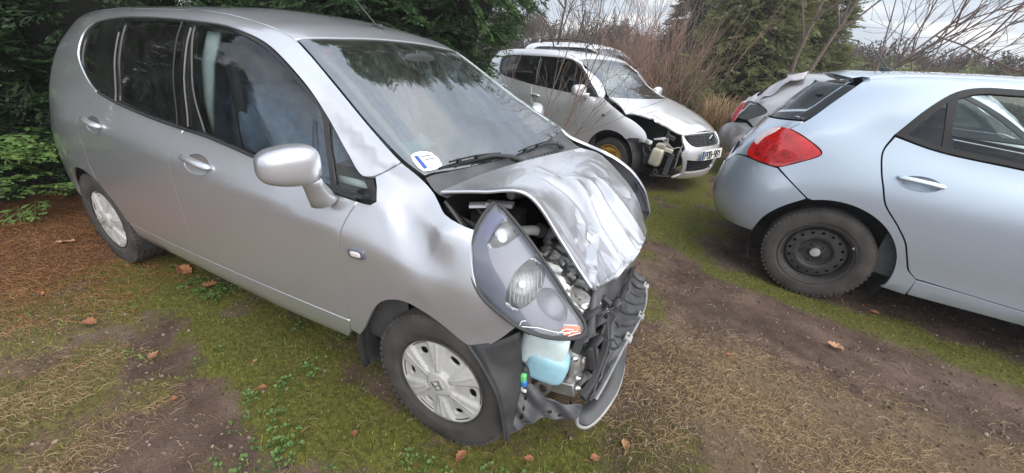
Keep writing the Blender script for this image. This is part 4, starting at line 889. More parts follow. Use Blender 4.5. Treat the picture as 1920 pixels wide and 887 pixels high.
# plate carrier, radiator shroud and bars
def poly(name, pts, mat, th=.01, par=car, bev=.003):
    """flat-ish piece through 3D outline points, fan triangulated, given thickness"""
    P = [np.array(p, float) for p in pts]; c = sum(P)/len(P); mb = MB(); n = len(P); mb.add([tuple(p) for p in P]+[tuple(c)], [(i, (i+1) % n, n) for i in range(n)])
    o = mb.build(name, mat, par, solid=th); return o
poly('radiator_shroud', [(.429, -.50, .690), (.445, -.2, .60), (.454, .10, .50), (.467, .08, .445), (.470, -.10, .47), (.468, -.30, .520), (.448, -.52, .560), (.438, -.53, .600)], M['grey_pl'], .012)
poly('lamp_support', [(.425, -.525, .705), (.438, -.515, .70), (.450, -.53, .60), (.462, -.545, .548), (.480, -.57, .48), (.500, -.57, .41), (.478, -.59, .41), (.458, -.585, .487), (.440, -.575, .548), (.434, -.555, .597)], M['grey_pl'], .014)
poly('foam_absorber', [(.448, -.02, .452), (.437, -.2, .490), (.433, -.42, .530), (.441, -.50, .525), (.452, -.46, .492), (.458, -.2, .442), (.462, -.03, .415)], M['pale_pl'], .03)
mb = MB(); sec = [(-.012, -.022), (.012, -.022), (.016, .022), (-.010, .022)]
def beam(pts, w, d, name, mat):
    P = [np.array(p, float) for p in crv(pts, 5)]; mb = MB(); rows = []
    for i, p in enumerate(P):
        t = P[min(i+1, len(P)-1)]-P[max(i-1, 0)]; t /= np.linalg.norm(t); f_ = np.array((1, 0, .25)); f_ -= t*(t@f_); f_ /= np.linalg.norm(f_); u_ = np.cross(t, f_)
        rows.append([p+f_*d/2+u_*w/2, p+f_*d/2-u_*w/2, p-f_*d/2-u_*w/2, p-f_*d/2+u_*w/2])
    mb.grid(rows, wrap=True); mb.add([tuple(q) for q in rows[0]]+[tuple(q) for q in rows[-1]], [(0, 1, 2, 3), (7, 6, 5, 4)]); return mb.build(name, mat, car, bevel=.003)
beam([(.468, .28, .375), (.474, .15, .378), (.482, -.10, .418), (.476, -.30, .464), (.472, -.375, .478)], .058, .018, 'grille_bar', M['black_pl'])
beam([(.474, -.395, .484), (.500, -.45, .425), (.500, -.51, .372), (.494, -.56, .322), (.478, -.61, .290)], .050, .026, 'grille_bar', M['black_pl'])
# undertray of the bumper: ribbed grey plastic sheet with pale edge
A0 = crv([(.452, .33, .375), (.480, .10, .395), (.482, -.12, .415), (.488, -.36, .452), (.512, -.47, .405), (.505, -.57, .325), (.500, -.61, .290)], 6)
A1 = crv([(.530, .36, .315), (.556, .27, .285), (.575, .10, .295), (.566, -.16, .335), (.550, -.36, .375), (.530, -.54, .338), (.516, -.60, .300)], 6)
mb = MB(); P = []
for i, (a_, b_) in enumerate(zip(A0, A1)):
    a_, b_ = np.array(a_), np.array(b_); rb = .010 if (i % 4) in (0,) else 0
    P.append([a_+(b_-a_)*t+np.array((.5, 0, .8))*(rb-.02*math.sin(math.pi*t)) for t in np.linspace(0, 1, 8)])
mb.grid(P); tray = mb.build('bumper_undertray', M['grey_pl'], car, solid=.006)
mb = MB()
for i in range(2, len(A0)-2, 3):
    mb.tube([np.array(A0[i])+(np.array(A1[i])-np.array(A0[i]))*t+np.array((.004, 0, .006-.016*math.sin(math.pi*t))) for t in np.linspace(.05, .95, 7)], .004, 6)
mb.build('tray_rib', M['black_pl'], tray)
mb = MB(); mb.tube([np.array(p)+[.004, 0, .002] for p in A1[3:]], .011, 8, True, .5); mb.build('tray_edge', M['pale_pl'], tray)
for yy in (4, 15, 22):
    p = np.array(A1[yy]); mb = MB(); mb.box(p+[.004, 0, .012], (.03, .045, .012), rotm(y=30)); mb.lathe([(.006, 0), (.006, .02)], p+[0, 0, .008], (0.4, 0, 1), 12); mb.build('tray_tab', M['pale_pl'], tray)
# lower lip
L0 = crv([(.545, -.10, .30), (.556, -.25, .272), (.574, -.34, .252), (.576, -.45, .222), (.548, -.55, .180), (.515, -.605, .160), (.485, -.635, .185), (.475, -.645, .235)], 6)
mb = MB(); P = []
for k, p in enumerate(L0):
    p = np.array(p); inn = p+np.array((-.055, .035, .065))*(1-.35*k/len(L0)); P.append([p, p+np.array((.004, 0, .018)), p*.5+inn*.5+np.array((.010, 0, .006)), inn])
mb.grid(P); lip = mb.build('front_lip', M['grey_pl'], car, solid=.006)
mb = MB(); mb.tube(L0, .007, 8); mb.build('lip_edge', M['pale_pl'], lip)
# wheel-arch liner, front half, with perforated splash shield
Lf = crv([(.122, -.822, .525), (.185, -.836, .479), (.244, -.842, .399), (.275, -.842, .296), (.287, -.838, .210)], 5); Rg = crv([(.272, -.765, .610), (.285, -.745, .448), (.292, -.755, .367), (.297, -.800, .254), (.297, -.834, .206)], 5)
mb = MB(); mb.grid([[np.array(a_)+(np.array(b_)-np.array(a_))*t+np.array((.02, -.01, 0))*math.sin(math.pi*t)*.6 for t in np.linspace(0, 1, 7)] for a_, b_ in zip(Lf, Rg)]); fl = mb.build('front_arch_liner', M['black_pl'], car, solid=.004)
mb = MB(); mb.tube(Lf, .006, 6); mb.build('liner_rim', M['black_pl'], fl)
sh3 = [(.298, -.712, .373), (.285, -.835, .202, 1), (.300, -.823, .204, 1), (.355, -.765, .245), (.414, -.715, .250), (.485, -.665, .250), (.494, -.645, .282), (.417, -.625, .287), (.343, -.655, .300)]
so_, sa, sb = np.array((.300, -.80, .215)), np.array((.80, .60, .10)), np.array((.05, .36, .93)); sa /= np.linalg.norm(sa); sb -= sa*(sa@sb); sb /= np.linalg.norm(sb); sn = np.cross(sa, sb); sn = sn if sn[1] < 0 else -sn
sh_o = [((np.array(q[:3])-so_)@sa, (np.array(q[:3])-so_)@sb)+tuple(q[3:]) for q in sh3]
hl = [ell(.030, .055, .006, .016, -.3, 14), ell(.040, .085, .005, .008, -.3, 12), ell(.052, .110, .005, .008, -.3, 12), ell(.0, .012, .006, .006, 0, 12), ell(.045, .030, .016, .006, .3, 14), ell(.130, .045, .012, .007, .2, 12), ell(.170, .030, .010, .007, .2, 12)]
hl = [h for h in hl if inside(outline(sh_o, .01), h).all()]
patch('splash_shield', car, sh_o, plane_map(so_, sa, sb, sn, lambda u, v: .012*math.sin(u*40)*math.sin(v*33)+.006*math.sin(u*90+v*60)), M['grey_pl'], .012, hl, .006, 0, step=.012)
# washer tank: frosted, blue fluid in its lower half
mb = MB(); mb.soft = True; mb.blob((.320, -.655, .500), (.165, .11, .150), .42, rotm(4, 6, 14)); tk = mb.build('washer_tank', M['tank'], car)
mb = MB(); mb.soft = True; mb.blob((.340, -.660, .435), (.150, .105, .125), .5, rotm(4, 10, 14)); mb.build('washer_fluid', M['fluid'], tk)
mb = MB(); mb.blob((.258, -.712, .440), (.03, .03, .075), .5, rotm(8, -15)); mb.blob((.290, -.722, .400), (.034, .03, .085), .5, rotm(8, -12)); mb.build('pump_recess', M['black_pl'], tk)
mb = MB(); mb.blob((.292, -.742, .408), (.020, .022, .036), .5); mb.build('green_plug', M['green'], tk)
mb = MB(); mb.blob((.294, -.742, .385), (.024, .022, .026), .5); mb.build('blue_plug', M['bluec'], tk)
mb = MB(); mb.blob((.258, -.726, .432), (.018, .016, .045), .5); mb.build('white_connector', M['wpaper'], tk); mb = MB(); mb.blob((.296, -.728, .350), (.03, .03, .022), .6); mb.build('tank_foot', M['wpaper'], tk); mb = MB(); mb.blob((.262, -.715, .372), (.022, .022, .026), .6); mb.build('tank_foot', M['wpaper'], tk)
mb = MB(); mb.tube([(.236, -.722, .515), (.232, -.728, .44), (.252, -.732, .385), (.292, -.738, .372), (.31, -.72, .36)], .006, 8); mb.tube([(.258, -.734, .415), (.275, -.744, .412), (.292, -.75, .415)], .003, 6); mb.build('wire', M['black_pl'], tk)
# bracket and towing eye
mb = MB(); mb.tube([(.395, -.585, .470), (.420, -.585, .43), (.428, -.585, .36), (.415, -.585, .315)], [.022, .026, .03, .03], 10, True, .6); mb.box((.385, -.60, .305), (.12, .05, .055), rotm(y=-12)); mb.box((.43, -.57, .30), (.05, .07, .03), rotm(y=25)); br = mb.build('crash_bracket', M['alu'], car, bevel=.004)
mb = MB(); mb.lathe([(.016, -.012), (.030, -.012), (.030, .012), (.016, .012)], (.330, -.628, .283), (.2, -1, .25), 24, True); mb.build('towing_eye', M['alu'], br)
mb = MB()
for p in ((.445, -.605, .365), (.452, -.608, .325), (.42, -.6, .44)): mb.lathe([(.011, 0), (.011, .008), (.006, .012), (.0005, .013)], p, (.5, -.8, .2), 8)
mb.build('bolt', M['chrome'], br, smooth=False)
mb = MB(); mb.box((.44, -.57, .48), (.05, .03, .06), rotm(15, 20, 0)); mb.box((.425, -.60, .52), (.03, .03, .08), rotm(-20, 10, 10)); mb.build('broken_clip', M['black_pl'], car, bevel=.003)
mb = MB(); mb.box((.42, .0, .34), (.06, 1.1, .12)); mb.build('bumper_beam', M['grey_paint'], car, bevel=.01)
mb = MB(); mb.box((.38, .05, .45), (.03, .9, .36)); mb.build('radiator', M['dark'], car)
mb = MB(); mb.box((.19, 0, .235), (.62, 1.0, .02)); mb.box((-1.3, 0, .215), (2.3, 1.40, .02)); mb.build('floor_pan', M['dark'], car)
mb = MB(); mb.tube([(-.02, -.62, .915), (.04, -.60, .925), (.10, -.585, .93)], .012, 6, True, .3); mb.box((.085, -.60, .938), (.09, .035, .012), rotm(0, -5, 12)); mb.build('bonnet_hinge', M['grey_paint'], car)
mb = MB(); mb.grid([[(-.06+.05*t, -.70+.10*s_, .945-.05*t-.09*s_) for s_ in np.linspace(0, 1, 5)] for t in np.linspace(0, 2.4, 6)]); mb.build('wing_seal', M['black_pl'], car, solid=.008)

# broken clips, tabs, wires and grille scraps tangled in the gap
rb = random.Random(9)
for k in range(30):
    t = rb.random(); c_ = Vector((.40+.10*rb.random(), -.60+.34*t, .66-.34*rb.random()-.10*t)); mb = MB(); L_ = rb.uniform(.03, .10)
    if k % 3 == 0:
        d_ = Vector((rb.uniform(-.5, .8), rb.uniform(-.6, .6), rb.uniform(-1, .5))).normalized()*L_; mb.tube([c_, c_+d_*.5+Vector((.02*rb.random(), .015, .01)), c_+d_], .0035, 6); mb.build('loose_wire', M['black_pl'], car)
    elif k % 3 == 1:
        mb.box(c_, (L_, .012+.02*rb.random(), .006+.012*rb.random()), rotm(rb.uniform(-60, 60), rb.uniform(10, 70), rb.uniform(-40, 60)), .6); mb.build('broken_clip', M['black_pl'], car, bevel=.002)
    else:
        n_ = 5; pts = [c_+Vector((.5*L_*math.cos(a)*rb.uniform(.5, 1.2), .5*L_*math.sin(a)*rb.uniform(.5, 1.2), .5*L_*math.sin(a+1)*rb.uniform(.4, 1.2))) for a in np.linspace(0, 5, n_)]
        poly('plastic_shard', [tuple(q) for q in pts], M['grey_pl'] if k % 2 else M['black_pl'], .004)
for k in range(7):
    y = -.56+.16*k*.9; mb = MB(); mb.box((.462+.012*math.sin(k), y, .50-.035*k*.6), (.012, .10, .028), rotm(12*math.sin(2*k), 15, 20*math.sin(3*k))); mb.build('grille_scrap', M['black_pl'], car, bevel=.003)
# ---------------------------------------------------------------- wrap-round projection for noses and tails
class Wrap:
    def __init__(s, shell, ax, sg, k=.65): s.sh, s.ax, s.sg, s.k = shell, ax, sg, k
    def uv(s, p): return (math.atan2(p[1], s.sg*(p[0]-s.ax))*s.k, p[2])
    def pts(s, P, mirror=False):
        o = [s.uv(p)+((1,) if len(p) > 3 else ()) for p in P]
        if mirror: o = o+[(-q[0],)+tuple(q[1:]) for q in reversed(o) if abs(q[0]) > 1e-6]
        return o
    def __call__(s, a, z):
        f = a/s.k; d = (s.sg*math.cos(f), math.sin(f)); return s.sh.hit((s.ax+3*d[0], 3*d[1], z), (-d[0], -d[1], 0))
# ---------------------------------------------------------------- light blue hatchback at the right
AS = Shell(AURIS, np.r_[np.linspace(-.8, -.4, 60), np.linspace(-.39, 3.4, 130)])
AW = Wrap(AS, -.05, -1)
T_DT = [(.106, 1.139, 1), (.2, 1.303), (.279, 1.392), (.356, 1.422), (.521, 1.431), (1.2, 1.438), (1.45, 1.41), (1.8, 1.25), (2.2, .985, 1)]
T_DB = [(1.6, .985), (1.2, 1.01), (.649, 1.057), (.312, 1.087)]
T_GUT = [(2.3, 1.0, 1), (2.0, 1.19), (1.7, 1.385), (1.45, 1.455), (1.2, 1.478), (.5, 1.473), (.1, 1.453), (-.10, 1.425), (-.132, 1.404, 1), (-.23, 1.28), (-.329, 1.151), (-.405, 1.086, 1), (-.306, 1.051), (-.19, .973), (-.284, .898), (-.387, .838, 1), (-.27, .755), (-.172, .688, 1)]
T_ARCH = arc(0, .312, .395, 111, -8, 14)
T_DOOR_R = [(.112, 1.128), (.090, 1.045), (.118, .94), (.163, .838), (.206, .749), (.305, .639), (.375, .55), (.405, .489), (.432, .43), (.452, .39), (.498, .348)]
DLO = outline(T_DT+T_DB, .02)
def build_hatch(root, shell, wrap, pa, detail=True):
    for sg in (-1, 1):
        sd = shell.side(sg)
        o = list(T_GUT)+[cor(T_ARCH[0])]+T_ARCH[1:-1]+[cor(T_ARCH[-1]), (.375, .232, 1), (.50, .225, 1), (.505, .342, 1)]+[(x-.006, z) for x, z in T_DOOR_R[::-1][1:-1]]+[(.104, 1.135, 1)]+T_DT[1:-1]+[(2.2, .985, 1)]
        patch('side_frame', root, o, sd, M[pa], .05, flange=.014)
        rd = patch('rear_door', root, outline([cor(T_DOOR_R[0])]+T_DOOR_R[1:-1]+[cor(T_DOOR_R[-1]), (.7, .340), (.954, .330), (1.20, .332, 1), (1.21, .7), (1.17, 1.006, 1), (.649, 1.050), (.312, 1.080)]), sd, M[pa], .04, [cup(.192, .409, .916, .902)] if detail else [], raw=True)
        fd = patch('front_door', root, [(1.176, 1.004, 1), (1.216, .7), (1.206, .332, 1), (1.7, .335), (2.05, .36, 1), (2.12, .6), (2.16, .85), (2.18, .972, 1), (1.6, .978)], sd, M[pa], .08)
        patch('sill', root, [(.505, .338, 1), (.7, .336), (.954, .326), (1.2, .328), (1.7, .331), (2.05, .355, 1), (2.1, .25, 1), (1.5, .245), (1.0, .245), (.505, .232, 1)], sd, M[pa], .05, flange=.05)
        patch('front_fender', root, [(2.055, .355, 1), (2.12, .26, 1), (2.22, .26, 1)]+arc(2.6, .312, .385, 185, 10, 12)[1:]+[(3.0, .45, 1), (3.05, .62), (2.95, .80), (2.6, .87), (2.25, .985, 1), (2.19, .972, 1), (2.165, .85), (2.125, .6)], sd, M[pa], .07)
        panes = [('quarter_window', [(.165, 1.150, 1), (.238, 1.29), (.262, 1.335, 1), (.318, 1.112, 1)]), ('rear_door_window', [(.300, 1.360, 1), (.36, 1.392), (.521, 1.402), (1.12, 1.408, 1), (1.12, 1.045, 1), (.649, 1.085), (.345, 1.112, 1)]), ('front_door_window', [(1.20, 1.408, 1), (1.43, 1.385), (1.75, 1.235), (2.06, 1.03, 1), (1.6, 1.015), (1.20, 1.038, 1)])]
        fr = patch('window_surround', root, DLO, sd, M['seal'], .035, [outline(q, .02) for _, q in panes], flange=.02, off=-.002, raw=True)
        for nm, q in panes: patch(nm, root, q, sd, M['tint'], .06, flange=0, gap=-.004, off=-.010)
        if detail: door_handle(rd, shell, .192, .409, .916, .902, sg, M[pa])
        tl = [(-.60, .865), (-.599, .93), (-.563, 1.0), (-.502, 1.066), (-.45, 1.085), (-.403, 1.080), (-.306, 1.047), (-.235, 1.01), (-.192, .972), (-.235, .93), (-.284, .902), (-.387, .843), (-.487, .845), (-.56, .852)]
        if not detail: patch('tail_lamp', root, [(-.60, .80), (-.585, .93), (-.55, 1.02), (-.52, 1.05), (-.505, 1.0), (-.54, .90), (-.56, .79)], sd, M['redin'], .02, flange=.03, off=.004)
        lampo = patch('tail_lamp' if detail else 'lamp_recess', root, tl, sd, M['red'] if detail else M['grey_pl'], .02, flange=.03, off=.004 if detail else -.01)
        if detail:
            patch('lamp_chamber', lampo, [(-.56, .89), (-.54, .97), (-.47, 1.0), (-.42, .95), (-.46, .885), (-.51, .872)], sd, M['redin'], .02, flange=.006, off=.007)
            patch('lamp_chamber', lampo, [(-.445, .872), (-.40, .955), (-.34, .95), (-.30, .925), (-.36, .872)], sd, M['redin'], .02, flange=.006, off=.007)
            patch('reversing_lens', lampo, [(-.585, .955), (-.555, 1.015), (-.50, 1.064), (-.455, 1.078), (-.475, 1.048), (-.53, .995), (-.562, .94)], sd, plain('pale_pink_lens', (.80, .62, .62), .15, coat=1), .02, flange=.006, off=.0065)
        arch_liner(root, 0, sg*.84, sg*.5, .40, .312, -25, 205); arch_liner(root, 2.6, sg*.82, sg*.5, .40, .312)
        wheel(root, 0, sg*.752, sg, .316, .195, .208, 'steel', spin=.3); wheel(root, 2.6, sg*.745, sg, .316, .195, .208, 'steel', spin=1.1)
    roof_o = [(-.13, .60), (.1, .60), (.5, .605), (1.2, .60), (1.55, .585)]
    RO_ = [(x, y, 1) if i in (0, 4) else (x, y) for i, (x, y) in enumerate(roof_o)]+[(1.60, 0)]+[(x, -y, 1) if i in (0, 4) else (x, -y) for i, (x, y) in reversed(list(enumerate(roof_o)))]+[(-.20, -.3), (-.22, 0), (-.20, .3)]
    rf = patch('roof', root, RO_, shell.top(), M[pa], .06)
    patch('windscreen', root, [(1.57, .578, 1), (2.27, .57, 1), (2.33, 0), (2.27, -.57, 1), (1.57, -.578, 1), (1.62, 0)], shell.top(), M['wind'], .08, flange=0)
    patch('bonnet', root, [(2.30, .60, 1), (2.8, .56), (2.95, .45), (3.06, 0), (2.95, -.45), (2.8, -.56), (2.30, -.60, 1), (2.36, 0)], shell.top(), M[pa], .08)
    fw_ = Wrap(shell, 2.6, 1); patch('front_bumper', root, fw_.pts([(2.98, .76, .62, 1), (2.98, .75, .30, 1), (3.3, 0, .28), (2.98, -.75, .30, 1), (2.98, -.76, .62, 1), (3.3, -.4, .72), (3.4, 0, .74), (3.3, .4, .72)]), fw_, M[pa], .08)
    return rf
toy = thing('hatchback_car', 'light blue hatchback parked at the right with red tail lamp and black steel wheels', 'car', (1.645, 2.223, 0), -.16, 'cars parked in the yard')
build_hatch(toy, AS, AW, 'blue')
# bumper, tailgate, glass, spoiler
def wr(P): return AW.pts(P)
bo = AW.pts([(-.392, -.80, .36, 1), (-.355, -.83, .49), (-.28, -.845, .592), (-.172, -.853, .682, 1), (-.27, -.84, .752), (-.392, -.82, .832, 1), (-.487, -.789, .838), (-.60, -.704, .850), (-.66, -.62, .84), (-.715, -.50, .765), (-.76, -.3, .745), (-.775, -.01, .74)])
bo = bo+[(-a[0],)+tuple(a[1:]) for a in reversed(bo)]+[(.8*.5, .345), (0, .345), (-.8*.5, .345)]
def bump_dent(P, n):
    w, t = smear(P, (-.76, -.35, .70), (-.79, .1, .66), .07); return P-n*.02*w
patch('rear_bumper', toy, bo, AW, M['blue'], .035, flange=.03, deform=bump_dent)
hb = AW.pts([(-.41, -.722, 1.084, 1), (-.502, -.66, 1.062), (-.563, -.655, 1.0), (-.60, -.67, .93), (-.604, -.70, .866), (-.66, -.62, .848, 1), (-.712, -.5, .775), (-.76, -.3, .753), (-.775, -.01, .748)])
hb2 = AW.pts([(-.345, -.715, 1.140, 1), (-.46, -.56, 1.125), (-.545, -.45, 1.118), (-.585, -.2, 1.10), (-.60, -.01, 1.098)])
ho_ = hb+[(-a[0],)+tuple(a[1:]) for a in reversed(hb)]+[(-a[0],)+tuple(a[1:]) for a in hb2]+[a for a in reversed(hb2)]
def gate_dent(P, n):
    r = float(fbm(np.array(P[1]*9), np.array(P[2]*11), 31, 3)); w = float(sstep(-.70, -.35, P[1]))*(1-float(sstep(1.0, 1.1, P[2])))
    return P+n*((1-abs(2*r-.9)-.7)*.05*w-.02*w)
gate = patch('tailgate', toy, ho_, AW, M['blue'], .022, flange=.02, deform=gate_dent)
gl = AW.pts([(-.340, -.708, 1.150, 1), (-.45, -.56, 1.135), (-.54, -.45, 1.128), (-.58, -.2, 1.110), (-.59, -.01, 1.106)]); gt = AW.pts([(-.150, -.600, 1.385, 1), (-.25, -.52, 1.392), (-.31, -.30, 1.398), (-.335, -.01, 1.40)])
go = gl+[(-a[0],)+tuple(a[1:]) for a in reversed(gl)]+[(-a[0],)+tuple(a[1:]) for a in gt]+[a for a in reversed(gt)]
patch('rear_window', gate, go, AW, M['tint'], .05, flange=0, off=-.004)
gi = inset(outline(go, .02), .014); patch('rear_window_border', gate, outline(go, .02), AW, M['seal'], .04, [gi], flange=0, off=-.009, raw=True)
# roof spoiler: wedge with dark underside
mb = MB(); P = []
for t in np.linspace(-1, 1, 21):
    y = .60*t; xr = -.335+.15*abs(t)**2.2; z = 1.447-.030*abs(t)**2.5
    f = AS.top()(-.12+.02*abs(t), y*.97)[0]; P.append([np.array((f[0], y, f[2]+.004)), np.array(((f[0]+xr)/2, y, (f[2]+z)/2+.012)), np.array((xr, y, z+.006)), np.array((xr+.012, y, z-.012)), np.array((xr+.10, y*.97, z-.03))])
mb.grid(P); mb.build('roof_spoiler', M['blue'], toy)
mb = MB(); mb.blob((.02, 0, 1.50), (.07, .04, .035), .7); ab_ = mb.build('aerial_base', M['black_pl'], toy); mb = MB(); mb.tube([(.02, 0, 1.51), (-.09, 0, 1.62)], [.006, .004], 6); mb.build('aerial_rod', M['black_pl'], ab_)
# crack in the tailgate plastic and bent number-plate trim
mb = MB(); mb.tube([(-.69, -.54, .93), (-.70, -.51, .87), (-.72, -.50, .80), (-.735, -.47, .76)], [.008, .016, .014, .006], 6, True, .4); mb.build('broken_trim', M['black_pl'], toy)
mb = MB(); mb.tube([(-.70, -.42, .92), (-.72, -.40, .86), (-.735, -.42, .80)], [.006, .014, .006], 6, True, .4); mb.build('broken_trim', M['chrome'], toy)
for sg in (-1, 1): AS.liner('cabin_lining', M['liner'], toy, .05, lambda c: c[1]*sg > 0 and c[2] < 1.0 and .3 < c[0] < 2.3 and c[2] > .3)
AS.liner('headlining', M['head'], toy, .05, lambda c: c[2] > 1.44 and .0 < c[0] < 1.5)
AS.liner('inner_skin', M['dark'], toy, .06, lambda c: c[2] < 1.1 and c[0] < .3 and not (abs(c[0]) < .4 and c[2] < .72))
mb = MB(); mb.box((1.2, 0, .27), (2.6, 1.5, .04)); mb.box((-.4, 0, .36), (.5, 1.2, .04)); mb.build('floor_pan', M['dark'], toy)
mb = MB(); mb.box((-.05, 0, .98), (.7, 1.2, .02)); mb.build('parcel_shelf', M['dark'], toy)
mb = MB(); mb.blob((.40, 0, .90), (.2, 1.25, .62), .4, rotm(y=-18)); mb.build('rear_seat_back', M['liner'], toy); mb = MB()
mb.blob((.32, -.38, 1.22), (.1, .25, .16), .5); mb.build('head_rest', M['liner'], toy); mb = MB(); mb.blob((.32, .38, 1.22), (.1, .25, .16), .5); mb.build('head_rest', M['liner'], toy)
for sy in (-.38, .38): seat(toy, 1.55, sy, M['liner'])
mb = MB(); mb.grid([[(x, -.66, z) for x in (1.16, 1.22)] for z in (1.0, 1.2, 1.40)]); mb.build('pillar_trim', M['trimgrey'], toy, solid=.02)

# ---------------------------------------------------------------- grey hatchback with tarp behind it
grey = thing('hatchback_car', 'grey hatchback with a cloth tarp over its broken rear, behind the light blue hatchback', 'car', (1.66, 5.38, 0), -.22, 'cars parked in the yard')
build_hatch(grey, AS, AW, 'grey_paint', False)
gb = AW.pts([(-.392, -.80, .36, 1), (-.28, -.845, .592), (-.172, -.853, .682, 1), (-.392, -.82, .80, 1), (-.60, -.704, .76), (-.72, -.50, .62), (-.775, -.01, .60)]); gb = gb+[(-a[0],)+tuple(a[1:]) for a in reversed(gb)]+[(.4, .40), (0, .40), (-.4, .40)]
patch('rear_bumper', grey, gb, AW, M['grey_paint'], .05, flange=.03)
AS.liner('boot_interior', M['dark'], grey, .08, lambda c: c[2] < 1.3 and c[0] < .3 and not (abs(c[0]) < .4 and c[2] < .72))
mb = MB(); P = []
for i in range(26):
    row = []
    for j in range(30):
        u, v = i/25, j/29; y = -.76+1.42*v; x = .06-.76*u; zt = .03+float(np.interp(u, [0, .2, .45, .7, .86, 1], [1.47, 1.43, 1.27, 1.12, 1.03, .84]))
        w_ = .02*math.sin(9*v+4*u*u*6)+.04*(float(fbm(np.array(u*5), np.array(v*7), 41, 3))-.45); row.append((x+.12*abs(y)*u*0+.10*(abs(y)/.7)**3*u, y, zt-.08*(abs(y)/.7)**3+w_+(.03*math.sin(14*v) if u > .8 else 0)))
    P.append(row)
mb.grid(P); tp = mb.build('tarp', M['tarp'], None, solid=.004); tp.location = grey.location; tp.rotation_euler = grey.rotation_euler; tag(tp, 'grey cloth tarp draped over the rear of the car behind the light blue hatchback', 'tarp')
